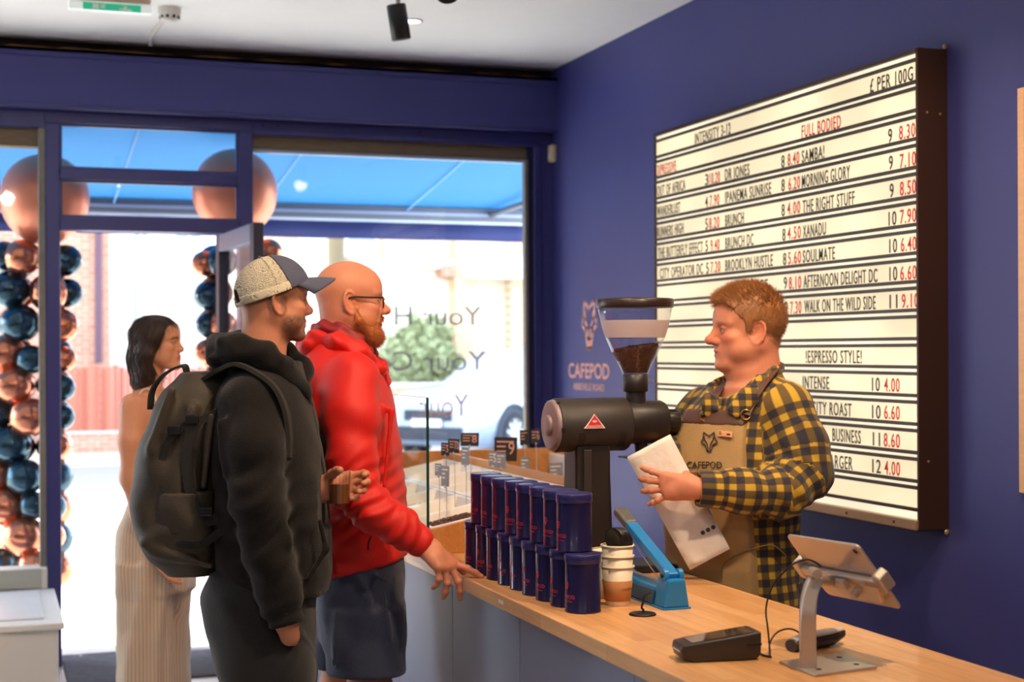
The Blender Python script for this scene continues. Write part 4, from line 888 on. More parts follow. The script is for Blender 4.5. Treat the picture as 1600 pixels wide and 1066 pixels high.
for u_ in (895, 958):      # cooling slots
    for k in range(9):
        a = math.radians(90+16+k*4.4); xx = gx(u_)
        obj('cooling_slot', G().box((-.011, -.0012, RB_-.001), (.011, .0012, RB_+.0007), Matrix.Rotation(a, 3, 'X'), (xx, GY, gz)), m_dark, gr)
# column and foot
cxl, cxr = gx(890), gx(944)
colr = []
for z, a, b, w in ((gz-.06, 0, 0, .055), (gz-.14, .0, .0, .055), (ZC+.12, -.006, .004, .06), (ZC+.02, -.012, .010, .065), (ZC, -.012, .010, .065)):
    colr.append(np.array([(cxl+a, GY-w, z), (cxr+b, GY-w, z), (cxr+b, GY+w, z), (cxl+a, GY+w, z)]))
obj('column', G().rings(colr[::-1], smooth=False), m_gd, gr, .012)
obj('column_rib', G().box((cxl+.02, GY-.0625, ZC+.05), (cxl+.045, GY-.055, gz-.07)), m_gb, gr, .002)
obj('foot', G().box((cxl-.05, GY-.09, ZC), (cxr+.20, GY+.09, ZC+.022)), m_gd, gr, .01)
# badge
bxc, bz = gx(929), gz+.008; a_b = math.radians(-0)
def on_body(u, h):   # point on the drum facing the camera, h = height from axis
    yy = GY-math.sqrt((RB_+.0008)**2-h*h)-.003; return np.array([px(u, 664, y=yy)[0], yy, gz+h])
bt = []
bg = G(); top_, bl, br_ = on_body(929, .034), on_body(913, -.007), on_body(946, -.007)
bg.add([top_, bl, br_, top_+np.array([0, .008, 0]), bl+np.array([0, .008, 0]), br_+np.array([0, .008, 0])], [(0, 1, 2), (0, 3, 4, 1), (1, 4, 5, 2), (2, 5, 3, 0)])
badge = obj('badge', bg, mat('badge_white', srgb(225, 215, 215), .4), gr)
def bl3(s, h): c_ = bl*(1-h)+top_*h; d_ = br_*(1-h)+top_*h; return c_*(1-s)+d_*s
nrm = np.cross(br_-bl, top_-bl); nrm /= np.linalg.norm(nrm); nrm = nrm if nrm[1] < 0 else -nrm
obj('badge_red', G().add([bl3(.06, .05)+nrm*.0006, bl3(.94, .05)+nrm*.0006, bl3(.5, .93)+nrm*.0006], [(0, 1, 2)]), mat('badge_red', srgb(196, 34, 48), .4), badge)
rg_ = G()
for k in range(5):
    a = math.radians(50+k*20); c_ = bl3(.5, .33); ex_ = (br_-bl)/np.linalg.norm(br_-bl); eu_ = np.cross(nrm, ex_); eu_ = eu_ if eu_[2] > 0 else -eu_
    p1_, p2_ = c_+(ex_*math.cos(a)+eu_*math.sin(a))*.004, c_+(ex_*math.cos(a)+eu_*math.sin(a))*.0105; w_ = (ex_*math.sin(a)-eu_*math.cos(a))*.0011
    rg_.add([p1_-w_*.4+nrm*.001, p2_-w_+nrm*.001, p2_+w_+nrm*.001, p1_+w_*.4+nrm*.001], [(0, 1, 2, 3)])
rg_ = text_geo('MAHLKÖNIG', bl3(.14, .08)+nrm*.0006, ex_, eu_, .0085, width=np.linalg.norm(br_-bl)*.68, ext=.0002, g=rg_)
obj('badge_print', rg_, mat('badge_white', srgb(225, 215, 215), .4), badge)
# hopper
hx = gx(992); hb = np.array([hx, GY-.005, 0.])
def hz(v): return px(992, v, y=GY)[2]
zn0, zn1, zr0, zr1, zc1, zl0, zl1 = hz(640), hz(612), hz(612), hz(585), hz(478), hz(480), hz(467)
obj('throat', G().cyl((hx, hb[1], gz+.04), (hx, hb[1], zn1), .031, n=32), m_gd, gr)
obj('neck_ring', G().lathe([(.036, zr0), (.038, zr0+.002), (.038, zr1), (.036, zr1+.001)], hb, n=36), m_gd, gr)
obj('slide_tab', G().tube([(hx+.038, hb[1]-.01, hz(596)), (hx+.052, hb[1]-.01, hz(597)), (hx+.054, hb[1]-.01, hz(594)), (hx+.040, hb[1]-.01, hz(593))], .002, 6), mat('steel_strip', srgb(180, 180, 178), .3, .8), gr)
m_hop = glass_mat('clear_hopper_plastic', (0.96, 0.955, 0.96), 1.2)
HP = [(.037, 585), (.049, 570), (.070, 550), (.0865, 530), (.0985, 510), (.107, 492), (.112, 478)]
outp = [(r, hz(v)) for r, v in HP]; inp = [(r-.0025, hz(v)) for r, v in HP[::-1]]
hop = obj('hopper', G().lathe(outp+inp, hb, n=48, c0=False, c1=False), m_hop, gr)
def rad_at(z): return np.interp(z, [o_[1] for o_ in outp], [o_[0] for o_ in outp])
zb0, zb1 = hz(528), hz(504)
obj('frosted_band', G().lathe([(rad_at(z)+.0006, z) for z in np.linspace(zb0, hz(501), 6)], hb, n=48, c0=False, c1=False), mat('white_label_film', srgb(225, 205, 205), .6, alpha=.8), hop)
obj('hopper_lid', G().lathe([(.001, zl0-.002), (.100, zl0-.002), (.1135, zl0-.002), (.115, zl0+.002), (.115, zl1-.004), (.111, zl1), (.001, zl1)], hb, n=48), mat('brown_black_lid', srgb(48, 34, 28), .35), gr)
# beans in the hopper: a filled cone with a bumpy top
m_bean = mat('roasted_bean', srgb(92, 52, 34), 0.45, var=.35, scale=60, bump=.8, bscale=140)
rngb = np.random.RandomState(5); R_ = []
zz0, zz1 = hz(583), hz(545)
for z in np.linspace(zz0, zz1, 6):
    th = np.arange(48)*2*PI/48; r_ = rad_at(z)-.0035
    k_ = (z-zz0)/(zz1-zz0)
    R_.append(np.stack([hx+r_*np.cos(th), hb[1]+r_*np.sin(th), np.full(48, z)+k_*.011*np.cos(th)], 1))
bobj = obj('bean_fill', G().rings(R_), m_bean, gr)
g = G(); me_b = []
for k in range(420):
    a, q = rngb.uniform(0, 2*PI), math.sqrt(rngb.uniform(0, 1)); r_ = (rad_at(zz1)-.008)*q
    Mx = Euler(rngb.uniform(0, 6, 3)).to_matrix(); g.ell((hx+r_*math.cos(a), hb[1]+r_*math.sin(a), zz1+.011*math.cos(a)*q+rngb.uniform(0, .005)), (.0055, .004, .0028), 7, 5, Mx)
o = obj('loose_beans', g, m_bean, gr); o['kind'] = 'stuff'
# spout + bag clip
spx = gx(1000); obj('spout', G().cyl((spx, GY-.005, gz-.05), (spx, GY-.005, gz-.085), .022, .017, n=24), m_gd, gr)
obj('bag_shelf', G().box((gx(972), GY-.03, gz-.101), (gx(985), GY+.03, gz-.097)), m_gd, gr)

# ================================================================== bean display at the far end of the counter
m_tray = mat('white_tray', srgb(238, 232, 224), 0.35, var=.02); m_dw = wood_mat('orange_ply', srgb(206, 140, 78), srgb(196, 128, 66))
DY0, DY1, DX0, DX1 = 4.63, 6.25, 1.335, 1.90
TL = math.tan(math.radians(11))
def dz(x): return ZC+.075+(x-DX0)*TL
ds = thing('bean_display', 'sloping wooden display box divided for white bean trays', 'display box', (1.8, 5.4, ZC))
def sidep(y, h=.035): return [(DX0, ZC), (DX1, ZC), (DX1, dz(DX1)+h), (DX0, dz(DX0)-.0+h*.2)]
obj('near_board', G().prism(sidep(0, .012), (0, DY0, 0), (1, 0, 0), (0, 0, 1), (0, 1, 0), .016), m_dw, ds, .002)
obj('far_board', G().prism([(DX0, ZC), (2.5, ZC), (2.5, 1.12), (DX0, 1.12)], (0, DY1, 0), (1, 0, 0), (0, 0, 1), (0, 1, 0), .018), m_dw, ds, .002)
obj('front_board', G().box((DX0, DY0+.016, ZC), (DX0+.014, DY1, dz(DX0)+.005)), m_dw, ds, .002)
obj('back_board', G().box((DX1-.014, DY0+.016, ZC), (DX1, DY1, dz(DX1)+.03)), m_dw, ds, .002)
scb = thing('side_cabinet', 'low blue-grey cabinet beside the far end of the counter', 'cabinet', (2.2, DY1-.1, 0)); obj('body', G().box((X1+.01, DY1-.35, .06), (2.5, DY1+.016, ZC-.002)), m_panel, scb, .003); obj('plinth', G().box((X1+.03, DY1-.33, 0), (2.48, DY1, .06)), m_dark, scb)
wp = px(908, 735, y=5.9); obj('white_end_panel', G().box((px(902, 735, y=5.9)[0], 5.88, ZC+.05), (px(909, 735, y=5.9)[0], 6.24, px(905, 716, y=5.9)[2])), m_tray, ds, .002)
nc, nr = 2, 6; tw, td = (DX1-DX0-.03)/nc, (DY1-DY0-.03)/nr
ORD2 = ['first', 'second', 'third', 'fourth', 'fifth', 'sixth']; COLN = ['customer side', 'wall side']
beans_m = [m_bean, mat('light_bean', srgb(158, 104, 62), .5, var=.3, scale=60), mat('mid_bean', srgb(120, 74, 44), .5, var=.3, scale=60)]
rb = np.random.RandomState(11)
bean_me = G().ell((0, 0, 0), (.0062, .0044, .0032), 8, 6)
for i in range(nc):
    for j in range(nr):
        xa_, xb_ = DX0+.016+i*tw, DX0+.016+(i+1)*tw-.006; ya, yb = DY0+.018+j*td, DY0+.018+(j+1)*td-.008
        cx_, cy_ = (xa_+xb_)/2, (ya+yb)/2
        t = thing('bean_tray', 'white coffee bean tray, %s from the near end on the %s of the display' % (ORD2[j], COLN[i]), 'tray', (cx_, cy_, dz(cx_)-.07), 'white bean trays')
        def quad(ins, dz_):
            return np.array([(xa_+ins, ya+ins, dz(xa_+ins)+dz_), (xb_-ins, ya+ins, dz(xb_-ins)+dz_), (xb_-ins, yb-ins, dz(xb_-ins)+dz_), (xa_+ins, yb-ins, dz(xa_+ins)+dz_)])
        obj('tray_shell', G().rings([quad(.03, -.068), quad(.006, -.002), quad(0, 0), quad(0, .006), quad(.012, .006), quad(.034, -.064)], smooth=False), m_tray, t, .002)
        fill = [.5, .3, .42, .2][(i+2*j) % 4]; hh = -.064+.055*fill
        if j == 0 and i == 0: hh = -.022
        V = []; n_ = 10
        bedm = beans_m[(i+j) % 3]
        q0 = quad(.030-.022*fill, hh)
        for a in range(n_):
            for b in range(n_):
                s, r = a/(n_-1), b/(n_-1); p_ = q0[0]*(1-s)*(1-r)+q0[1]*s*(1-r)+q0[2]*s*r+q0[3]*(1-s)*r; p_[2] += rb.uniform(-.004, .004)+.012*math.sin(PI*s)*math.sin(PI*r); V.append(p_)
        bd = obj('bean_bed', G().add(V, [(a*n_+b, (a+1)*n_+b, (a+1)*n_+b+1, a*n_+b+1) for a in range(n_-1) for b in range(n_-1)], True), bedm, t)
        g = G()
        for k in range(260 if i == 0 else 110):
            s, r = rb.uniform(.03, .97, 2); p_ = q0[0]*(1-s)*(1-r)+q0[1]*s*(1-r)+q0[2]*s*r+q0[3]*(1-s)*r; p_[2] += .012*math.sin(PI*s)*math.sin(PI*r)+.002
            Mx = np.array(Euler(rb.uniform(0, 6, 3)).to_matrix()); g.add(bean_me.v[0] @ Mx.T*1.25+p_, bean_me.f, True)
        o = obj('loose_beans', g, bedm, t); o['kind'] = 'stuff'
# sneeze guard
pg = thing('glass_guard', 'clear glass guard standing on edge along the front of the bean display', 'glass panel', (1.32, 5.2, ZC))
gy0 = px(668, 700, x=1.316)[1]; gz1 = px(668, 622, x=1.316)[2]
obj('pane', G().box((1.312, gy0, ZC), (1.320, 6.2, gz1)), glass_mat('guard_glass', (.95, .98, .975), .45), pg)
obj('polished_edge', G().box((1.3118, gy0-.003, ZC), (1.3202, gy0, gz1)), mat('green_glass_edge', srgb(20, 60, 56), .15), pg)
obj('polished_top', G().box((1.3118, gy0, gz1), (1.3202, 6.2, gz1+.002)), mat('pale_glass_edge', srgb(150, 185, 180), .15), pg)
# price cards on wires
m_card = mat('black_card', srgb(44, 38, 40), .6, var=.05); m_cardb = mat('grey_card_back', srgb(136, 138, 150), .5, var=.05); m_chalk = mat('pink_print', srgb(215, 160, 150), .7); m_wire = mat('steel_wire', srgb(190, 190, 190), .35, .8)
CARDS = [(734, 687, 29, 21, 5.3, 'b', '8', 12, 'with a big 8 in front of the grey car bumper'), (709, 697, 17, 22, 5.1, 'b', '10', -30, 'turned sideways reading 10 near the glass guard'), (696, 702, 12, 20, 5.0, 'b', '5', -40, 'nearest the glass guard, almost edge-on'),
         (727, 713, 10, 28, 4.95, 'g', '', -50, 'showing its narrow grey back left of the tins'), (790, 702, 37, 38, 5.5, 'b', '9', 8, 'largest of all, below the car wheel'), (770, 717, 12, 24, 5.2, 'g', '5', -30, 'small, left of the largest card'), (783, 720, 14, 24, 5.25, 'g', '', -30, 'with grey lines, tucked under the largest card'),
         (819, 684, 15, 24, 5.7, 'b', '', 20, 'second from the window jamb, tilted'), (837, 682, 15, 23, 5.75, 'b', '6', 0, 'reading 6 beside the window jamb'), (820, 728, 14, 28, 5.5, 'g', '', -10, 'tall grey, above the middle tins'), (869, 738, 22, 30, 5.6, 'g', '', 5, 'wide grey, beside the grinder column'),
         (685, 734, 9, 19, 4.85, 'g', '', -55, 'small pinkish-grey, low by the glass guard'), (696, 744, 11, 32, 4.8, 'g', '', -50, 'hanging lowest over the nearest tray')]
for (u, v, w, h, y, k, s, rot, desc) in CARDS:
    c_ = px(u, v, y=y); sc2 = y/2250.; W_, H_ = w*sc2/max(.45, math.cos(math.radians(rot))), h*sc2
    t = thing('price_card', 'small price card %s' % desc if k == 'b' else 'price card %s' % desc, 'price card', (c_[0], y, c_[2]-H_/2-.06), 'price cards above the bean trays')
    a = math.radians(-12+rot); ex_ = np.array([math.cos(a), math.sin(a), .03*math.sin(u)]); ex_ /= np.linalg.norm(ex_); tl_ = math.radians((u*7) % 13-6); eu_ = np.array([0, 0, 1.])+ex_*math.sin(tl_); eu_ -= ex_*np.dot(eu_, ex_); eu_ /= np.linalg.norm(eu_); en_ = np.cross(ex_, eu_)
    cd_ = obj('card', G().prism([(-W_/2, -H_/2), (W_/2, -H_/2), (W_/2, H_/2), (-W_/2, H_/2)], c_, ex_, eu_, en_, .0015), m_card if k == 'b' else m_cardb, t)
    pr = G()
    if s: pr = text_geo(s, c_+ex_*(W_*.12)-eu_*(H_*.22)+en_*.0016, ex_, eu_, H_*.75, width=W_*(.26 if len(s) == 1 else .34), ext=.0002, g=pr, bold=.0)
    for q in range(3): pr.prism([(-W_*.4, H_*(.34-.2*q)), (W_*(.35 if q == 0 else 0.0), H_*(.34-.2*q)), (W_*(.35 if q == 0 else 0.0), H_*(.28-.2*q)), (-W_*.4, H_*(.28-.2*q))], c_+en_*.0016, ex_, eu_, en_, .0003)
    obj('print', pr, m_chalk if k == 'b' else m_tray, cd_)
    zt_ = dz(min(max(c_[0], DX0+.03), DX1-.03))-.02
    obj('wire', G().tube(catmull([c_-eu_*H_*.3-en_*.003, c_-eu_*H_*.6-en_*.004, np.array([c_[0]+.004, y, (c_[2]+zt_)/2]), np.array([c_[0], y-.01, zt_])], 4), .0013, 6), m_wire, t)
    obj('clip', G().ell(c_-eu_*H_*.52, (.004, .004, .006), 8, 6), m_wire, t)
# ================================================================== soft-bodied figures: signed-distance modelling + surface nets
def _rot(axis, deg):
    return np.array(Matrix.Rotation(math.radians(deg), 3, Vector(axis)))
class Prims(list):
    """list of shapes in (across, distance, height) metres"""
    def cap(s, p0, p1, r0, r1=None, k=.02, op='u'):
        r1 = r0 if r1 is None else r1; p0, p1 = np.array(p0, float), np.array(p1, float); m = max(r0, r1)+k
        d = p1-p0; L = float(d @ d)+1e-12
        def f(x, y, z):
            t = np.clip(((x-p0[0])*d[0]+(y-p0[1])*d[1]+(z-p0[2])*d[2])/L, 0, 1)
            return np.sqrt((x-p0[0]-t*d[0])**2+(y-p0[1]-t*d[1])**2+(z-p0[2]-t*d[2])**2)-(r0+(r1-r0)*t)
        s.append((op, np.minimum(p0, p1)-m, np.maximum(p0, p1)+m, f, k)); return s
    def chain(s, P, k=.02, op='u'):
        for (a, ra), (b, rb_) in zip(P[:-1], P[1:]): s.cap(a, b, ra, rb_, k, op)
        return s
    def ell(s, c, r, M=None, k=.02, op='u'):
        c, r = np.array(c, float), np.array(r, float); M = np.eye(3) if M is None else np.array(M)
        ext = np.sqrt(((M*r)**2).sum(1))+k
        def f(x, y, z):
            X, Y, Z = x-c[0], y-c[1], z-c[2]
            a = (M[0, 0]*X+M[1, 0]*Y+M[2, 0]*Z)/r[0]; b = (M[0, 1]*X+M[1, 1]*Y+M[2, 1]*Z)/r[1]; e = (M[0, 2]*X+M[1, 2]*Y+M[2, 2]*Z)/r[2]
            k0 = np.sqrt(a*a+b*b+e*e)+1e-9; k1 = np.sqrt((a/r[0])**2+(b/r[1])**2+(e/r[2])**2)+1e-9
            return k0*(k0-1)/k1
        s.append((op, c-ext, c+ext, f, k)); return s
    def loft(s, L, k=.02, op='u', pw=2.4, rot=0.0):
        """L rows: (height, across, distance, half width, half depth) ; rot turns the sections about the vertical"""
        L = sorted([tuple(q) for q in L]); A = np.array(L); z0, z1 = A[0, 0], A[-1, 0]
        R_ = max(A[:, 3].max(), A[:, 4].max())+k; lo = np.array([A[:, 1].min()-R_, A[:, 2].min()-R_, z0-k]); hi = np.array([A[:, 1].max()+R_, A[:, 2].max()+R_, z1+k])
        cr, sr = math.cos(rot), math.sin(rot)
        zz_ = np.linspace(z0, z1, 60); Q = [np.interp(zz_, A[:, 0], A[:, i]) for i in range(1, 5)]
        ker = np.ones(7)/7; Q = [np.convolve(np.pad(q, 3, mode='edge'), ker, 'valid') for q in Q]
        def f(x, y, z):
            zc = np.clip(z, z0, z1); ca, cd, wa, wd_ = [np.interp(zc, zz_, q) for q in Q]
            X, Y = x-ca, y-cd; a = np.abs((X*cr+Y*sr)/wa); b = np.abs((-X*sr+Y*cr)/wd_)
            q = (a**pw+b**pw)**(1/pw); d = (q-1)*np.minimum(wa, wd_)
            ez = np.abs(z-zc); return np.where(ez > 0, np.sqrt(np.maximum(d, 0)**2+ez**2)+np.minimum(d, 0)*0, d)
        s.append((op, lo, hi, f, k)); return s
    def fn(s, lo, hi, f, k=.0, op='d'): s.append((op, np.array(lo, float), np.array(hi, float), f, k)); return s
class Field:
    def __init__(s, lo, hi, h):
        s.ax = [np.arange(a, b+h, h, dtype=np.float32) for a, b in zip(lo, hi)]; s.h = h
        s.F = np.full([len(a) for a in s.ax], .06, np.float32)
    def grid(s, lo=None, hi=None):
        if lo is None: sl = [slice(0, len(a)) for a in s.ax]
        else: sl = [slice(max(0, int(np.searchsorted(a, l))-1), int(np.searchsorted(a, h_))+1) for a, l, h_ in zip(s.ax, lo, hi)]
        x, y, z = s.ax[0][sl[0]][:, None, None], s.ax[1][sl[1]][None, :, None], s.ax[2][sl[2]][None, None, :]
        return tuple(sl), x, y, z
    def run(s, prims):
        for op, lo, hi, f, k in prims:
            sl, x, y, z = s.grid(lo, hi)
            if 0 in s.F[sl].shape: continue
            A = s.F[sl]; B = f(x, y, z).astype(np.float32)
            if op == 'd': s.F[sl] = A+B; continue
            if op == 's': B = -B; m_ = np.maximum(A, B); sg = 1
            else: m_ = np.minimum(A, B); sg = -1
            if k > 0: hh = np.maximum(k-np.abs(A-B), 0)/k; m_ = m_+sg*hh*hh*k*.25
            s.F[sl] = m_
        return s
    def mesh(s):
        F = s.F; I = F < 0
        nx, ny, nz = F.shape
        c = np.zeros((nx-1, ny-1, nz-1), np.int8)
        for i in (0, 1):
            for j in (0, 1):
                for k in (0, 1): c += I[i:nx-1+i, j:ny-1+j, k:nz-1+k]
        act = (c > 0) & (c < 8); ci = np.argwhere(act); n = len(ci)
        if n == 0: return np.zeros((0, 3)), np.zeros((0, 4), int)
        idx = np.full(act.shape, -1, np.int32); idx[act] = np.arange(n)
        S = np.zeros((n, 3)); W = np.zeros(n)
        ii, jj, kk = ci.T
        for ax_ in range(3):
            o = [a for a in range(3) if a != ax_]
            for p in (0, 1):
                for q in (0, 1):
                    off = [0, 0, 0]; off[o[0]] = p; off[o[1]] = q; of2 = list(off); of2[ax_] = 1
                    f0 = F[ii+off[0], jj+off[1], kk+off[2]]; f1 = F[ii+of2[0], jj+of2[1], kk+of2[2]]
                    m = (f0 < 0) != (f1 < 0); t = np.where(m, f0/np.where(m, f0-f1, 1), 0)
                    P = np.zeros((n, 3)); P[:, o[0]] = p; P[:, o[1]] = q; P[:, ax_] = t
                    S += P*m[:, None]; W += m
        P = ci+S/W[:, None]
        V = np.stack([np.interp(P[:, d], np.arange(len(s.ax[d])), s.ax[d]) for d in range(3)], 1)
        Q = []
        for ax_ in range(3):
            a = I.take(range(0, F.shape[ax_]-1), ax_); b = I.take(range(1, F.shape[ax_]), ax_)
            e = np.argwhere(a != b); o = [d for d in range(3) if d != ax_]
            ok = (e[:, o[0]] > 0) & (e[:, o[1]] > 0) & (e[:, o[0]] < F.shape[o[0]]-1) & (e[:, o[1]] < F.shape[o[1]]-1); e = e[ok]
            sgn = a[e[:, 0], e[:, 1], e[:, 2]]
            def cell(p, q): t = e.copy(); t[:, o[0]] -= p; t[:, o[1]] -= q; return idx[t[:, 0], t[:, 1], t[:, 2]]
            qd = np.stack([cell(1, 1), cell(0, 1), cell(0, 0), cell(1, 0)], 1)
            flip = sgn if ax_ != 1 else ~sgn
            qd = np.where(flip[:, None], qd, qd[:, ::-1]); Q.append(qd)
        return V, np.concatenate(Q)
def relax(V, Q, it=2, lam=.5):
    E_ = np.concatenate([Q[:, [0, 1]], Q[:, [1, 2]], Q[:, [2, 3]], Q[:, [3, 0]]])
    for _ in range(it):
        S = np.zeros_like(V); W = np.zeros(len(V))
        for d in range(3): S[:, d] = np.bincount(E_[:, 0], V[E_[:, 1], d], len(V))+np.bincount(E_[:, 1], V[E_[:, 0], d], len(V))
        W = np.bincount(E_[:, 0], minlength=len(V))+np.bincount(E_[:, 1], minlength=len(V)); W = np.maximum(W, 1)
        V = V+(S/W[:, None]-V)*lam
    return V
def vnormals(V, Q):
    n = np.cross(V[Q[:, 2]]-V[Q[:, 0]], V[Q[:, 3]]-V[Q[:, 1]]); N = np.zeros_like(V)
    for j in range(4):
        for d in range(3): N[:, d] += np.bincount(Q[:, j], n[:, d], len(V))
    return N/(np.linalg.norm(N, axis=1)[:, None]+1e-12)
def keep_largest(V, Q, frac=.02):
    return V, Q
def to_world(V): return V[:, :1]*RV+V[:, 1:2]*FV+V[:, 2:]*UV_
def fast_mesh(name, V, Q, smooth=True):
    me = bpy.data.meshes.new(name); nf, nv = Q.shape
    me.vertices.add(len(V)); me.vertices.foreach_set('co', np.ascontiguousarray(V, np.float32).ravel())
    me.loops.add(nf*nv); me.loops.foreach_set('vertex_index', np.ascontiguousarray(Q, np.int32).ravel())
    me.polygons.add(nf); me.polygons.foreach_set('loop_start', np.arange(nf, dtype=np.int32)*nv)
    me.polygons.foreach_set('use_smooth', np.full(nf, smooth)); me.update(calc_edges=True); me.validate(); return me
def soft(name, V, Q, m, parent, col=None, vec=None, smooth=True):
    """V in view-aligned coordinates; becomes a child mesh in the world"""
    me = fast_mesh(name, to_world(V)-wloc(parent), Q, smooth)
    if col is not None:
        a = me.attributes.new('col', 'FLOAT_COLOR', 'POINT'); a.data.foreach_set('color', np.concatenate([col, np.ones((len(col), 1))], 1).astype(np.float32).ravel())
    if vec is not None:
        a = me.attributes.new('cloth', 'FLOAT_VECTOR', 'POINT'); a.data.foreach_set('vector', vec.astype(np.float32).ravel())
    me.materials.append(m); o = bpy.data.objects.new(name, me); COL.objects.link(o); o.parent = parent; return o
def attr_mat(name, rough=.5, spec=.4, sss=.0, bump=.0, bscale=200, sheen=0.0, var=.08):
    m = mat(name, (.5, .5, .5), rough, bump=bump, bscale=bscale, spec=spec, sss=sss, sheen=sheen); n, l = m.node_tree.nodes, m.node_tree.links
    at = n.new('ShaderNodeAttribute'); at.attribute_name = 'col'
    nz = n.new('ShaderNodeTexNoise'); nz.inputs['Scale'].default_value = 90; nz.inputs['Detail'].default_value = 5
    mr = n.new('ShaderNodeMapRange'); mr.inputs['To Min'].default_value = 1-var; mr.inputs['To Max'].default_value = 1+var; l.new(nz.outputs['Fac'], mr.inputs[0])
    vm = n.new('ShaderNodeVectorMath'); vm.operation = 'SCALE'; l.new(at.outputs['Color'], vm.inputs[0]); l.new(mr.outputs[0], vm.inputs['Scale'])
    l.new(vm.outputs[0], n['Principled BSDF'].inputs['Base Color']); return m
m_skin = attr_mat('skin', .48, .35, .08, bump=.06, bscale=350)
m_eye = attr_mat('eye', .08, .6)
def blocks(prims, coarse, fine, name=''):
    """one continuous surface on a grid that is fine inside the given boxes (face, hands) and coarse elsewhere"""
    lo, hi, h = coarse; axes = []
    for d in range(3):
        p, A = float(lo[d]), []
        while p < hi[d]:
            A.append(p); st = h
            for l2, h2, hf in fine:
                if l2[d] <= p+1e-9 < h2[d]: st = min(st, hf)
                elif p < l2[d] < p+st: st = max(l2[d]-p, 1e-3)
            p += st
        axes.append(np.array(A, np.float32))
    F_ = Field(lo, lo+np.array([.01]*3), .01); F_.ax = axes; F_.F = np.full([len(a) for a in axes], .06, np.float32); F_.uniform = False
    V, Q = F_.run(prims).mesh(); V = relax(V, Q, 1, .35)
    E_ = np.concatenate([Q[:, [0, 1]], Q[:, [1, 2]], Q[:, [2, 3]]]); lab = np.arange(len(V))
    for _ in range(300):
        m = np.minimum(lab[E_[:, 0]], lab[E_[:, 1]]); l2 = lab.copy(); np.minimum.at(l2, E_[:, 0], m); np.minimum.at(l2, E_[:, 1], m); l2 = l2[l2]
        if (l2 == lab).all(): break
        lab = l2
    u, c = np.unique(lab, return_counts=True); big = u[c.argmax()]; keep = lab == big
    Q = Q[keep[Q].all(1)]; used = np.unique(Q); mp = np.full(len(V), -1); mp[used] = np.arange(len(used)); return V[used], mp[Q]
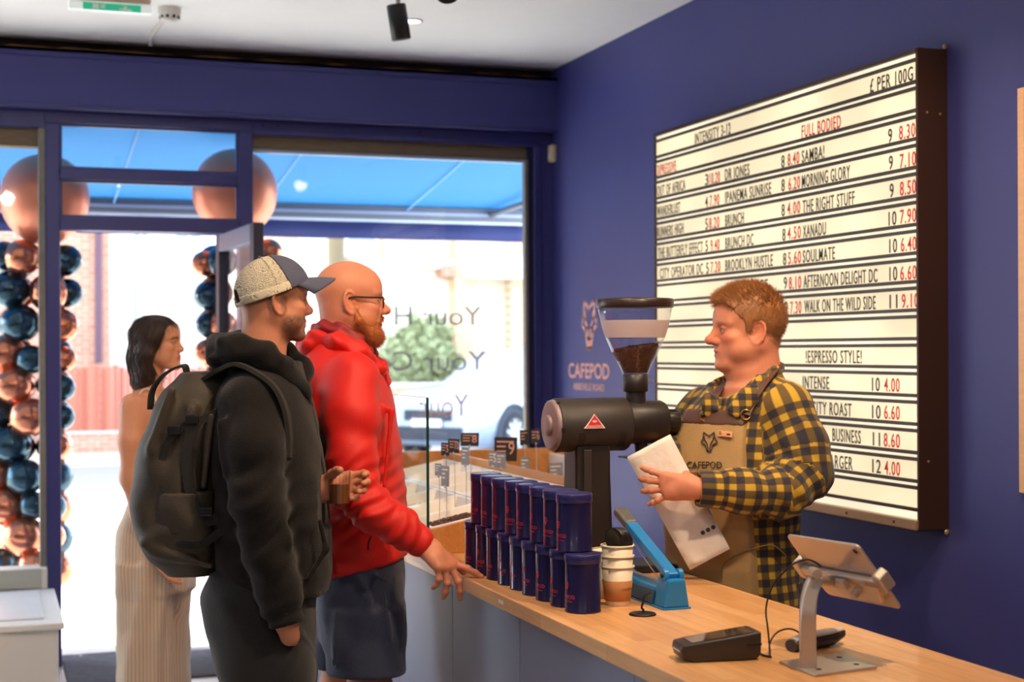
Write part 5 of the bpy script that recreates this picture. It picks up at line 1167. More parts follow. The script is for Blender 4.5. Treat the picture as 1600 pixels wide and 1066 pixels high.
# ---- head: centimetres in a frame facing +x, left +y, up +z, origin between the ears
def frame(face, tilt=0.0, roll=0.0):
    """face: angle of the look direction in the (across, distance) plane, degrees (0 = picture right, 90 = away)"""
    a = math.radians(face); f = np.array([math.cos(a), math.sin(a), 0]); l = np.array([-math.sin(a), math.cos(a), 0]); u = np.array([0, 0, 1.])
    M = np.stack([f, l, u], 1)
    return M @ _rot((0, 1, 0), -tilt) @ _rot((1, 0, 0), roll)
class HeadFrame:
    def __init__(s, C, M, sc): s.C, s.M, s.s = np.array(C, float), M, sc*.01
    def p(s, q): return s.C+s.M @ (np.array(q, float)*s.s)
    def inv(s, V): return (V-s.C) @ s.M/s.s
def head_prims(P, H, fat=0.0, nose=1.0, neck=(5.6, 6.0), neck_to=(-4.2, 0, -17), lips=1.0, jaw=1.0):
    S = H.s
    def E(c, r, k=1.2, op='u', M=None): P.ell(H.p(c), np.array(r)*S, H.M if M is None else H.M @ M, k*S, op)
    def C(a, b, r0, r1=None, k=1.0, op='u'): P.cap(H.p(a), H.p(b), r0*S, (r0 if r1 is None else r1)*S, k*S, op)
    E((-.8, 0, 4.2), (9.6, 7.6, 8.1)); E((4.2, 0, 4.4), (4.9, 6.3, 5.0), 2); E((3.0, 0, -2.4), (5.6, 6.2+fat, 7.2), 2.2)
    E((-2.5, 0, -1.0), (6.2, 6.2, 6), 2)
    for y in (-1, 1):
        C((-1.2, y*5.5*jaw, -3.6), (5.6, y*2.4*jaw, -8.7), 1.8+fat*.6, 1.9, 2.2)
        E((5.5, y*4.5, -1.5), (2.3, 1.9+fat*.5, 1.8), 1.6)
        if fat: E((4.0, y*4.8, -5.0), (2.6, 1.8+fat, 2.6), 2.0)
        C((8.0, y*1.2, 2.5), (6.3, y*5.0, 2.7), 1.05, .9, 1.3)
    E((7.2, 0, -9.1), (2.0, 2.5, 1.8), 1.3); E((6.7, 0, -5.6), (2.3, 3.0, 2.9), 1.6)
    for y in (-1, 1): E((9.4, y*3.3, .7), (1.9, 1.75, 1.2), None if False else 1.1, 's')
    C((8.2, 0, 2.0), (9.7+(nose-1)*4, 0, -1.6), .92, 1.1, 1.0); E((10.15+(nose-1)*5, 0, -2.1), (1.4*nose, 1.3*nose, 1.2*nose), .9)
    for y in (-1, 1):
        E((9.2, y*1.4, -2.6), (1.2, .85, .92), .6); E((9.9, y*.7, -3.3), (.6, .35, .4), .25, 's')
        E((7.05, y*3.2, .7), (1.52, 1.55, 1.42), .25); E((8.75, y*3.25, .64), (.95, 1.25, .50), .15, 's')
    C((8.0, -2.2, -5.4), (8.95, 0, -5.05), .38*lips, .5*lips, .5); C((8.95, 0, -5.05), (8.0, 2.2, -5.4), .5*lips, .38*lips, .5)
    C((7.9, -1.9, -6.1), (8.75, 0, -6.35), .4*lips, .56*lips, .5); C((8.75, 0, -6.35), (7.9, 1.9, -6.1), .56*lips, .4*lips, .5)
    C((8.5, -2.3, -5.7), (9.6, 0, -5.68), .13, .13, .25, 's'); C((9.6, 0, -5.68), (8.5, 2.3, -5.7), .13, .13, .25, 's')
    for y in (-1, 1):     # ears
        R = _rot((0, 0, 1), -y*24) @ _rot((0, 1, 0), -14)*1.16; o = np.array([-1.0, y*7.3, -.1])
        Rn = R/1.16; E(o, (2.0, .55, 3.35), .5, 'u', Rn)
        ring = []
        for t in np.linspace(-.55*PI, 1.02*PI, 11): ring.append(o+R @ np.array([-math.cos(t-PI*.25)*1.7*1.0, y*.35, math.sin(t-PI*.25)*2.8]))
        for a, b in zip(ring[:-1], ring[1:]): C(a, b, .42, .42, .25)
        E(o+R @ np.array([.35, y*.75, -.1]), (1.1, .85, 1.7), .3, 's', Rn); E(o+R @ np.array([-.35, y*.55, .9]), (.7, .4, 1.5), .3, 's', Rn)
        E(o+R @ np.array([.55, y*.1, -2.5]), (.85, .55, 1.0), .4, 'u', Rn); E(o+R @ np.array([1.25, y*.1, -.2]), (.5, .5, .85), .3, 'u', Rn)
    C((-2.0, 0, -3), neck_to, neck[0], neck[1], 2.5)
    return P
def eyes(H, parent, iris=(.12, .18, .22), look=0.0):
    for y in (-1, 1):
        g = G().ell((0, 0, 0), (1.22, 1.22, 1.22), 24, 16); V = g.v[0]; a = math.radians(look)
        d = np.arccos(np.clip((V/1.22) @ np.array([math.cos(a), math.sin(a), 0]), -1, 1))
        col = np.where((d < .20)[:, None], np.array([[.01, .01, .01]]), np.where((d < .48)[:, None], np.array([iris]), np.array([[.75, .70, .66]])))
        W = H.C+(V+np.array([7.12, y*3.2, .7]))*H.s @ H.M.T
        me = mesh_from('eye', to_world(W)-wloc(parent), g.f, True); at = me.attributes.new('col', 'FLOAT_COLOR', 'POINT'); at.data.foreach_set('color', np.concatenate([col, np.ones((len(col), 1))], 1).astype(np.float32).ravel())
        me.materials.append(m_eye); o = bpy.data.objects.new('eye', me); COL.objects.link(o); o.parent = parent
def sstep(x, a, b): t = np.clip((x-a)/(b-a), 0, 1); return t*t*(3-2*t)
def skin_colors(V, H, base, lip, stub=None, stubw=0.0, brow=None, redden=.0, scalp=None, scalpw=0.0, hairline=4.0):
    """pigment: lips, stubble, brows, rosy cheeks, shaved scalp"""
    L = H.inv(V); x, y, z = L.T; c = np.tile(np.array(base), (len(V), 1)); n = (np.sin(x*9.1+y*7.7)*np.sin(y*11.3+z*8.1)*np.sin(z*10.7+x*6.3))
    def mixc(c, col, w): return c*(1-w[:, None])+np.array(col)*w[:, None]
    near = (np.abs(y) < 9) & (z > -13) & (z < 14) & (np.abs(x) < 14)
    ro = np.exp(-((x-7)**2/6+(np.abs(y)-4.3)**2/5+(z+2.2)**2/6))+np.exp(-((x-10.8)**2/3+y**2/3+(z+2.3)**2/3))+.8*np.exp(-((x+1)**2/6+(np.abs(y)-8)**2/2+z**2/12))
    c = mixc(c, np.array(base)*np.array([1.05, .72, .66]), np.clip(ro*redden, 0, 1)*near)
    if scalp is not None: c = mixc(c, scalp, scalpw*near*sstep(z-(-1.0 if True else 0), 0, 3)*sstep(-(x-5.5+(z-4)*.5), 0, 2.5)*(.8+.4*n))
    if stub is not None:
        b = sstep(-z, 2.6, 4.6)*sstep(x, -1.2, 1.6)*sstep(z, -12.5, -10.5)
        b = np.maximum(b, sstep(x, -.6, .4)*sstep(-x, -2.2, -1.4)*sstep(z, -4, -1)*sstep(-z, -3, -1))
        b *= 1-np.exp(-((z+5.7)**2/.55+(y)**2/4.5))*sstep(x, 6, 7)
        c = mixc(c, stub, np.clip(b*stubw*(.85+.5*n), 0, 1)*near)
    lw = sstep(x, 7.0, 7.9)*np.exp(-((z+5.75)/.85)**4)*sstep(-np.abs(y), -2.5, -1.6)
    c = mixc(c, lip, np.clip(lw, 0, 1)*.8*near)
    if brow is not None:
        zb = 2.55+.25*np.cos((np.abs(y)-2.5)); bw = np.exp(-((z-zb)/.48)**2)*sstep(np.abs(y), .9, 1.6)*sstep(-np.abs(y), -5.6, -4.6)*sstep(x, 5.0, 6.2)
        c = mixc(c, brow, np.clip(bw*1.1*(.8+.4*n), 0, 1)*near)
    for c_, r_ in NAILS:
        dn_ = np.linalg.norm(V-c_, axis=1); c = mixc(c, np.array(base)*np.array([1.12, 1.18, 1.2])+.03, sstep(-dn_, -r_, -r_*.7)*.85)
    NAILS.clear()
    e = np.sqrt(((np.abs(y)-3.25)/1.35)**2+((z-.66)/.62)**2); ew = np.exp(-((e-1)/.2)**2)*sstep(x, 6.0, 7.0)*np.where(z > .55, 1.0, .45)
    c = mixc(c, (.10, .045, .035), np.clip(ew, 0, 1)*.75*near)
    return np.clip(c, 0, 1)
# ---- hand
NAILS = []
def hand_prims(P, W, f, n, right, s=1.0, curls=None, spread=(10, 3, -4, -12), thumb=(35, 20, 25, 20), wrist_r=.026, thick=1.0):
    """W wrist, f finger direction, n palm normal (towards what is held), curls per finger (knuckle, middle, end) in degrees"""
    f = np.array(f, float); f /= np.linalg.norm(f); n = np.array(n, float); n -= f*np.dot(n, f); n /= np.linalg.norm(n)
    t = np.cross(f, n) if right else np.cross(n, f); tips = []
    curls = curls or [(15, 20, 10)]*4; W = np.array(W, float)
    off = [.030, .010, -.011, -.030]; lens = [(.043, .025, .019), (.047, .029, .020), (.044, .027, .020), (.034, .020, .018)]; kn = [.092, .096, .090, .080]; rad = [.0092, .0095, .0090, .0080]
    for i in range(4):
        K = W+(f*kn[i]+t*off[i])*s; P.cap(W+(f*.018+t*off[i]*.72)*s, K, .0145*s*thick, .0125*s*thick, .016*s)
        a = math.radians(spread[i]); d = f*math.cos(a)+t*math.sin(a); nn = n; p = K; r = rad[i]*s*thick; ang = 0
        for j, (L, c) in enumerate(zip(lens[i], curls[i])):
            ang += math.radians(c); dd = d*math.cos(ang)+nn*math.sin(ang); q = p+dd*L*s; P.cap(p, q, r, r*.91, .004*s)
            P.ell(p-nn*math.cos(ang)*.0008*s, (r*1.10,)*3, None, .004*s); p = q; r *= .91
        NAILS.append((p-dd*.001*s-(nn*math.cos(ang)-d*math.sin(ang))*r*.9, .0062*s))
        tips.append(p)
    a0, c1, c2, c3 = thumb; B = W+(f*.022+t*.026+n*.008)*s
    d = f*math.cos(math.radians(a0))+t*math.sin(math.radians(a0)); d = d/np.linalg.norm(d); p = B; r = .0135*s*thick; ang = math.radians(c1)
    for L, c in zip((.044, .034, .027), (0, c2, c3)):
        ang += math.radians(c); dd = d*math.cos(ang)+n*math.sin(ang); q = p+dd*L*s; P.cap(p, q, r, r*.88, .008*s); p = q; r *= .88
    tips.append(p)
    P.cap(W+f*.02*s+t*.012*s, W+f*.06*s-t*.012*s, .020*s*thick, .017*s*thick, .02*s); P.cap(W-f*.03*s, W+f*.02*s, wrist_r*s, wrist_r*s*.98, .02*s)
    return tips
# ---- strands of hair as slim tapered blades
def strands(name, P0, Dv, Lg, r, m, parent, seed=0, curve=None, taper=.25, seg=3):
    n = len(P0); rr = np.random.RandomState(seed); Dv = Dv/(np.linalg.norm(Dv, axis=1)[:, None]+1e-9)
    e = np.cross(Dv, rr.normal(size=(n, 3))); e /= np.linalg.norm(e, axis=1)[:, None]+1e-9; g_ = np.cross(Dv, e)
    rings = []; cv = np.zeros((n, 3)) if curve is None else curve
    for j in range(seg+1):
        t = j/seg; c = P0+Dv*(Lg*t)[:, None]+cv*(t*t); w = r*(1-(1-taper)*t**1.5)
        rings.append(np.stack([c+(e*math.cos(a)+g_*math.sin(a))*w for a in (0, 2.094, 4.189)], 1))
    V = np.stack(rings, 1).reshape(-1, 3); m_ = (seg+1)*3; base = (np.arange(n)*m_)[:, None]
    q = [(j*3+a, j*3+(a+1) % 3, (j+1)*3+(a+1) % 3, (j+1)*3+a) for j in range(seg) for a in range(3)]
    Q = (base[:, None, :]+np.array(q)[None]).reshape(-1, 4)
    return soft(name, V, Q, m, parent)
def hair_mat(name, c1, c2, rough=.45):
    m = mat(name, c1, rough, var=.3, scale=40); mx = m.node_tree.nodes[m['mix']]
    mx.inputs['A'].default_value = tuple(c1)+(1,); mx.inputs['B'].default_value = tuple(c2)+(1,); return m
def wrinkle(amp, seed=0, f=(30, 22, 26)):
    r = np.random.RandomState(seed); ph = r.uniform(0, 6, 8)
    def fn(x, y, z):
        w = np.sin(x*f[0]+2.2*np.sin(z*f[2]*.5+ph[0])+ph[1])*np.sin(z*f[2]+1.8*np.sin(y*f[1]*.6+ph[2])+x*9+ph[3])
        w = w+.6*np.sin((x+z)*f[0]*1.5+1.6*np.sin(y*f[1]+ph[4])+ph[5])*np.sin(y*f[1]*1.2+z*7+ph[6])
        return amp*w
    return fn
def bbox(prims, pad=.012):
    lo = np.min([p[1] for p in prims if p[0] == 'u'], 0); hi = np.max([p[2] for p in prims if p[0] == 'u'], 0); return lo-pad*0, hi+pad*0
# ================================================================== man in the red jacket
def plane_cut(a0, z0, slope, k=.006, below=True, box=((-9, 0, -1), (9, 9, 4))):
    return ('s', np.array(box[0], float), np.array(box[1], float), (lambda x, y, z: (z-(z0+slope*(x-a0)))*(1 if below else -1)+0*y), k)
D0 = 4.61
q = lambda u, v, dd=0.0: ht(u, v, D0+dd)
def row(v, ul, ur, hd, dd=0.0):
    a, b = q(ul, v, dd), q(ur, v, dd); return (a[2], (a[0]+b[0])/2, D0+dd, (b[0]-a[0])/2, hd)
base = to_world(np.array([[q(560, 1000)[0], D0, 0]]))[0]
man1 = thing('person', 'bald bearded person in red jacket and navy shorts, pointing at the counter', 'person', base)
H = HeadFrame(q(547, 474), frame(13), 1.05)
P = Prims(); head_prims(P, H, fat=.35, nose=1.08, neck=(6.0, 6.6), neck_to=(-4.6, 0, -18))
# shoulders and trunk, arms, legs
P.loft([row(555, 500, 585, .12), row(600, 482, 596, .19), row(700, 488, 606, .17), row(820, 500, 612, .16), row(920, 505, 615, .16)], .05)
P.chain([(q(548, 598, -.18), .055), (q(552, 690, -.23), .045), (q(558, 765, -.25), .04), (q(612, 818, -.27), .036), (q(656, 848, -.27), .028)], .03)
P.chain([(q(560, 598, .2), .055), (q(580, 690, .25), .045), (q(575, 770, .26), .04), (q(570, 848, .25), .034)], .03)
P.chain([(q(565, 905, .0), .10), (q(566, 950, -.05), .07)], .04); P.chain([(q(565, 905, .0), .10), (q(548, 950, .05), .07)], .04)
P.chain([(q(566, 950, -.05), .07), (q(572, 960, -.07), .06), (q(578, 1085, -.10), .066), (q(574, 1180, -.10), .058), (q(566, 1290, -.10), .038), (q(566, 1318, -.10), .036)], .03)
P.chain([(q(548, 950, .05), .07), (q(545, 960, .07), .06), (q(532, 1085, .10), .066), (q(520, 1180, .11), .058), (q(512, 1290, .11), .038), (q(512, 1318, .11), .036)], .03)
W1 = q(664, 853, -.27)
hand_prims(P, W1, (.62, -.34, -.52), (-.35, .42, -.72), True, 1.02, [(-14, 8, 6), (28, 22, 10), (46, 26, 12), (50, 36, 20)], (16, 2, -6, -12), (30, 6, 12, 10), thick=1.12)
W2 = q(570, 850, .25); hand_prims(P, W2, (.3, -.1, -.9), (-.2, -.9, .1), False, 1.0)
hl = H.p((-13, -11, -19)); fine_head = (np.minimum(H.p((-13, -11, -20)), H.p((15, 11, 14)))-.02, np.maximum(H.p((-13, -11, -20)), H.p((15, 11, 14)))+.02, .0029)
fine_hand = (W1+np.array([-.05, -.14, -.16]), W1+np.array([.17, .09, .05]), .0024)
fine_leg = None
V, Q = blocks(P, (np.array([-1.2, D0-.5, .06]), np.array([.0, D0+.5, 1.95]), .013), [fine_head, fine_hand, (W2+np.array([-.1, -.12, -.24]), W2+np.array([.14, .1, .06]), .006)])
SK1 = srgb(206, 132, 104)
col = skin_colors(V, H, SK1, srgb(190, 105, 90), stub=srgb(196, 118, 70), stubw=.8, brow=srgb(190, 120, 80), redden=.55, scalp=srgb(205, 140, 105), scalpw=.35)
soft('body', V, Q, m_skin, man1, col); eyes(H, man1, (.10, .16, .20))
# beard
m_beard = hair_mat('ginger_beard', srgb(206, 118, 58), srgb(150, 80, 36), .5)
Bp = Prims(); S_ = H.s
for y in (-1, 1):
    Bp.cap(H.p((.2, y*6.6, -1.5)), H.p((1.6, y*6.6, -5)), .7*S_, 1.1*S_, 1.0*S_); Bp.cap(H.p((1.6, y*6.6, -5)), H.p((6.0, y*3.6, -9.4)), 1.1*S_, 2.4*S_, 1.5*S_)
    Bp.cap(H.p((8.8, y*.3, -4.1)), H.p((7.6, y*3.0, -5.4)), .75*S_, .7*S_, .6*S_); Bp.cap(H.p((7.6, y*3.0, -5.4)), H.p((6.8, y*2.8, -8.5)), .8*S_, 1.5*S_, .8*S_)
Bp.ell(H.p((6.9, 0, -9.6)), np.array([2.9, 3.9, 3.0])*S_, H.M, 1.5*S_)
Bp.ell(H.p((9.6, 0, -5.8)), np.array([1.3, 1.8, .75])*S_, H.M, .5*S_, 's')
b0, b1 = bbox(Bp); BV, BQ = Field(b0-.01, b1+.01, .0032).run(Bp).mesh()
soft('beard', BV, BQ, m_beard, man1)
BN = vnormals(BV, BQ); BN = BN if (BN*(BV-BV.mean(0))).sum() > 0 else -BN
rs = np.random.RandomState(1); ii = rs.randint(0, len(BV), 5200)
dirs = BN[ii]*.55+np.array([0, 0, -1.0])*.8+H.M[:, 0]*.35+rs.normal(size=(len(ii), 3))*.25
strands('beard_hair', BV[ii]-BN[ii]*.002, dirs, rs.uniform(.006, .017, len(ii)), .00055, m_beard, man1, 2)
bh = man1.children[-1]; bh.parent = [c for c in man1.children if c.name.startswith('beard') and c is not bh][0]; bh['kind'] = 'stuff'
# glasses
gl = bpy.data.objects.new('glasses', None); COL.objects.link(gl); gl.parent = man1
m_frm = mat('brown_black_frame', srgb(40, 32, 30), .35)
def hw(c): return to_world(H.p(c)[None])[0]
for y in (-1, 1):
    rim = [hw((10.0-.22*abs(yy)*.9, y*yy, zz)) for yy, zz in ((.9, .9), (1.1, -.7), (2.2, -1.35), (4.4, -1.35), (5.5, -.6), (5.8, 1.0), (5.2, 1.75), (1.6, 1.7))]
    obj('rim', G().tube(catmull(rim, 4, True), .0013, 6, closed=True), m_frm, gl)
    obj('lens', G().add(rim, [tuple(range(8))]), glass_mat('spectacle_lens', (.97, .98, .98), 1.0), gl)
    tp = [hw((8.85, y*5.8, 1.3)), hw((8.2, y*7.0, 1.4)), hw((4, y*7.55, 1.45)), hw((0, y*7.75, 1.5)), hw((-1.6, y*7.7, .9)), hw((-2.6, y*7.5, -.6))]
    R_ = []
    for p_ in catmull(tp, 4): R_.append(np.array([p_+UV_*.0028-FV*.0008, p_+UV_*.0028+FV*.0008, p_-UV_*.0028+FV*.0008, p_-UV_*.0028-FV*.0008]))
    obj('temple', G().rings(R_, smooth=False), m_frm, gl)
obj('bridge', G().tube(catmull([hw((9.85, -.9, .9)), hw((10.25, 0, 1.3)), hw((9.85, .9, .9))], 5), .0014, 6), m_frm, gl)
# jacket
m_red = mat('red_shell_jacket', srgb(206, 26, 18), .55, var=.06, scale=5, bump=.12, bscale=240, sheen=.05, spec=.35); m_mar = mat('maroon_lining', srgb(140, 22, 30), .6, var=.1, scale=20)
J = Prims()
J.loft([row(538, 492, 572, .105), row(562, 470, 590, .17), row(590, 463, 602, .215), row(640, 464, 618, .225), (row(700, 470, 628, .215)), row(760, 476, 633, .205), row(820, 482, 636, .20), row(870, 487, 637, .195), row(925, 490, 634, .19)], .03, pw=2.3)
AR = [(q(552, 592, -.175), .080), (q(549, 650, -.235), .077), (q(549, 715, -.265), .068), (q(556, 768, -.275), .063), (q(585, 800, -.285), .058), (q(625, 825, -.285), .050), (q(660, 849, -.275), .041)]
J.chain(AR, .035); J.chain([(q(562, 592, .19), .080), (q(585, 680, .25), .07), (q(578, 765, .27), .06), (q(571, 838, .255), .045)], .035)
fw = wrinkle(.0026, 4, (26, 20, 30))
elb = q(560, 780, -.28)
def jf(x, y, z):
    w = fw(x, y, z); e = np.exp(-((x-elb[0])**2+(z-elb[2])**2)/.012)
    w = w+e*.006*np.sin((x*.55-z*.85)*150+1.2*np.sin(x*40))+.0035*np.exp(-((z-1.02)/.13)**2)*np.sin(z*60+9*np.sin(x*14+y*9))
    return w
J.fn((-1.3, D0-.6, .7), (.2, D0+.6, 1.62), jf)
for i, (u0_, v0_, u1_, v1_) in enumerate(((600, 635, 568, 735), (613, 640, 600, 760), (520, 660, 560, 742), (528, 715, 590, 770), (540, 770, 604, 792), (596, 800, 640, 822))):
    J.cap(q(u0_, v0_, -.27 if i > 1 else -.19), q(u1_, v1_, -.31 if i > 1 else -.20), .008, .006, .022)
h0 = q(505, 897); h1 = q(633, 868); J.append(plane_cut(h0[0], h0[2], (h1[2]-h0[2])/(h1[0]-h0[0]), .008, box=((-1.3, D0-.21, .6), (.2, D0+.3, 1.02))))
# cuff opening
cu = q(668, 856, -.275); dw = (AR[-1][0]-AR[-2][0]); dw /= np.linalg.norm(dw)
J.append(('s', AR[-1][0]-.07, AR[-1][0]+.09, (lambda x, y, z: -((x-cu[0])*dw[0]+(y-cu[1])*dw[1]+(z-cu[2])*dw[2])), .004))
J.cap(cu-dw*.02, cu+dw*.05, .031, .031, .003, 's')
J.chain([(H.p((-3.2, 0, -11)), .062), (H.p((-3.0, 0, -7)), .070)], .01, 's')
lo, hi = bbox(J); V, Q = Field(lo-.01, hi+.01, .0056).run(J).mesh(); V = relax(V, Q, 1, .4)
jk = soft('jacket', V, Q, m_red, man1)
# hood lying on the shoulders: folded collar ring
Hd = Prims()
ring = [(q(482, 548, .0), .030), (q(494, 533, -.075), .028), (q(525, 535, -.115), .026), (q(560, 548, -.105), .024), (q(590, 575, -.05), .018), (q(600, 598, 0), .012)]
ringf = [((p[0], 2*D0-p[1], p[2]), r) for p, r in ring]
Hd.chain(ring, .03); Hd.chain(ringf, .03); Hd.ell(q(486, 542), (.042, .10, .032), None, .03); Hd.fn((-1, 4, 1), (0, 5.2, 1.8), wrinkle(.004, 9, (60, 50, 70)))
lo, hi = bbox(Hd); V, Q = Field(lo-.01, hi+.01, .0045).run(Hd).mesh(); soft('hood', V, Q, m_red, jk)
Hi = Prims(); ri = [(q(498, 522, .0), .026), (q(506, 513, -.05), .022), (q(530, 516, -.085), .019), (q(560, 532, -.085), .017), (q(580, 552, -.05), .012)]
Hi.chain(ri, .02); Hi.chain([((p[0], 2*D0-p[1], p[2]), r) for p, r in ri], .02); Hi.fn((-1, 4, 1), (0, 5.2, 1.8), wrinkle(.004, 3, (80, 60, 90)))
lo, hi = bbox(Hi); V, Q = Field(lo-.01, hi+.01, .004).run(Hi).mesh(); soft('collar_lining', V, Q, m_mar, jk)
z0_ = [to_world(q(u, v, dd)[None])[0] for u, v, dd in ((603, 585, -.02), (612, 640, -.03), (622, 700, -.02), (630, 790, -.02), (634, 860, -.02))]
obj('zip', G().tube(catmull(z0_, 6), .003, 6), m_mar, jk)
pk = [to_world(q(u, v, dd)[None])[0] for u, v, dd in ((580, 838, -.207), (576, 848, -.207), (575, 860, -.206))]
obj('pocket_zip', G().tube(catmull(pk, 4), .0028, 6), mat('black_zip', srgb(30, 25, 25), .5), jk)
# shorts
m_sht = mat('navy_shorts', srgb(44, 52, 78), .8, var=.12, scale=14, bump=.25, bscale=220, sheen=.2)
Sh = Prims()
Sh.loft([row(868, 496, 630, .185), row(920, 497, 631, .19), row(960, 497, 632, .185), row(1000, 500, 633, .175)], .02)
Sh.loft([row(950, 505, 632, .115, -.085), row(1000, 507, 634, .115, -.095), row(1051, 510, 634, .112, -.10)], .03)
Sh.loft([row(950, 492, 600, .11, .09), row(1000, 488, 596, .11, .10), row(1040, 486, 594, .108, .105)], .03)
Sh.fn((-1.3, D0-.5, .3), (.3, D0+.5, 1.1), wrinkle(.0035, 12, (24, 26, 18)))
for (u0_, v0_, u1_, v1_) in ((560, 905, 578, 940), (575, 935, 560, 1030), (600, 925, 612, 1000), (528, 960, 520, 1040), (590, 900, 615, 915)): Sh.cap(q(u0_, v0_, -.19), q(u1_, v1_, -.20), .006, .004, .02)
Sh.cap(q(574, 1060, -.10), q(574, 1035, -.10), .085, .085, .004, 's'); Sh.cap(q(540, 1050, .105), q(540, 1030, .105), .085, .085, .004, 's')
lo, hi = bbox(Sh); V, Q = Field(lo-.01, hi+.01, .0062).run(Sh).mesh(); V = relax(V, Q, 6, .5); soft('shorts', V, Q, m_sht, man1)
# shoes
m_shoe = mat('dark_trainers', srgb(60, 60, 66), .6); m_sole = mat('pale_sole', srgb(210, 205, 198), .6)
for u_, dd in ((566, -.10), (512, .11)):
    c = q(u_, 1318, dd); s_ = Prims(); s_.chain([((c[0]-.05, c[1], .055), .045), ((c[0]+.07, c[1], .045), .045), ((c[0]+.17, c[1], .035), .035)], .03); s_.cap((c[0]-.02, c[1], .11), (c[0]-.02, c[1], .05), .045, .045, .02)
    s_.append(plane_cut(0, .012, 0, .004)); lo, hi = bbox(s_); V, Q = Field(lo-.01, hi+.01, .006).run(s_).mesh(); sh = soft('shoe', V, Q, m_shoe, man1)
    obj('sole', G().prism([(to_world(np.array([[c[0]+.06+.14*math.cos(a), c[1]+.045*math.sin(a), 0]]))[0][0]-base[0], to_world(np.array([[c[0]+.06+.14*math.cos(a), c[1]+.045*math.sin(a), 0]]))[0][1]-base[1]) for a in np.arange(20)*PI/10], base, (1, 0, 0), (0, 1, 0), (0, 0, 1), .014), m_sole, sh)
# ================================================================== man in the black hoodie, cap and backpack
D0 = 4.18
base = to_world(np.array([[q(410, 1000)[0], D0, 0]]))[0]
man2 = thing('person', 'person in black hoodie and trucker cap wearing a backpack, holding a coffee', 'person', base)
H = HeadFrame(q(428, 474), frame(25), .98)
P = Prims(); head_prims(P, H, fat=.2, nose=1.0, neck=(6.2, 7.0), neck_to=(-4.0, 0, -18), lips=1.0)
P.loft([row(580, 380, 470, .12), row(620, 360, 476, .18), row(720, 352, 488, .16), row(850, 358, 494, .15), row(940, 360, 485, .15)], .05)
AR = [(q(392, 628, -.17), .075), (q(398, 700, -.225), .071), (q(402, 780, -.245), .068), (q(418, 865, -.225), .060), (q(437, 930, -.215), .052), (q(446, 968, -.215), .045)]
P.chain([(p, r*.6) for p, r in AR]+[(q(453, 994, -.20), .027)], .03)
P.chain([(q(440, 628, .2), .05), (q(470, 720, .22), .045), (q(478, 772, .14), .04), (q(498, 768, .0), .03)], .03)
P.chain([(q(405, 960, -.07), .07), (q(412, 1150, -.10), .06), (q(404, 1330, -.1), .04)], .03); P.chain([(q(420, 960, .07), .07), (q(432, 1150, .10), .06), (q(424, 1330, .1), .04)], .03)
GC = q(530, 761, -.03)                                     # centre of the coffee glass in the hand
W2 = q(503, 764, -.035); 
hand_prims(P, W2+np.array([-.012, .022, -.004]), (.93, .36, .08), (.36, -.93, 0), False, .98, [(30, 58, 40), (38, 62, 42), (44, 62, 42), (50, 60, 42)], (6, 2, -2, -6), (62, 62, 8, 10), thick=1.12)
W3 = q(452, 1012, -.155); hand_prims(P, W3, (-.12, .30, -.94), (.2, .95, 0), True, .82, thumb=(10, 30, 10, 10))
fh = (np.minimum(H.p((-13, -11, -20)), H.p((15, 11, 14)))-.03, np.maximum(H.p((-13, -11, -20)), H.p((15, 11, 14)))+.03, .003)
fg = (GC+np.array([-.09, -.09, -.09]), GC+np.array([.085, .10, .085]), .0025)
V, Q = blocks(P, (np.array([-1.3, D0-.5, .06]), np.array([-.1, D0+.6, 1.95]), .013), [fh, fg, (W3+np.array([-.1, -.1, -.24]), W3+np.array([.14, .14, .05]), .006)])
col = skin_colors(V, H, srgb(192, 126, 96), srgb(170, 92, 78), stub=srgb(88, 62, 50), stubw=.82, brow=srgb(60, 40, 32), redden=.3, scalp=srgb(104, 76, 60), scalpw=.75)
soft('body', V, Q, m_skin, man2, col); eyes(H, man2, (.05, .035, .02))
# ---- trucker cap
m_mesh = mat('beige_cap_mesh', srgb(204, 194, 172), .8, var=.08, scale=30); _n, _l = m_mesh.node_tree.nodes, m_mesh.node_tree.links
vo = _n.new('ShaderNodeTexVoronoi'); vo.inputs['Scale'].default_value = 330; bp_ = _n.new('ShaderNodeBump'); bp_.inputs['Strength'].default_value = .9; bp_.inputs['Distance'].default_value = .004
tc_ = _n.new('ShaderNodeTexCoord'); _l.new(tc_.outputs['Object'], vo.inputs['Vector']); _l.new(vo.outputs['Distance'], bp_.inputs['Height']); _l.new(bp_.outputs[0], _n['Principled BSDF'].inputs['Normal'])
cr_ = _n.new('ShaderNodeMapRange'); cr_.inputs['From Max'].default_value = .5; cr_.inputs['To Min'].default_value = .62; cr_.inputs['To Max'].default_value = 1.05; _l.new(vo.outputs['Distance'], cr_.inputs[0])
vm_ = _n.new('ShaderNodeVectorMath'); vm_.operation = 'SCALE'; _l.new(_n[m_mesh['mix']].outputs['Result'], vm_.inputs[0]); _l.new(cr_.outputs[0], vm_.inputs['Scale']); _l.new(vm_.outputs[0], _n['Principled BSDF'].inputs['Base Color'])
m_capn = mat('navy_cap_cotton', srgb(72, 76, 98), .8, var=.08, bump=.2, bscale=300); m_capb = mat('beige_cap_cotton', srgb(206, 194, 170), .8, var=.06, bump=.2, bscale=300)
TLT = math.radians(20)          # brim up, back down
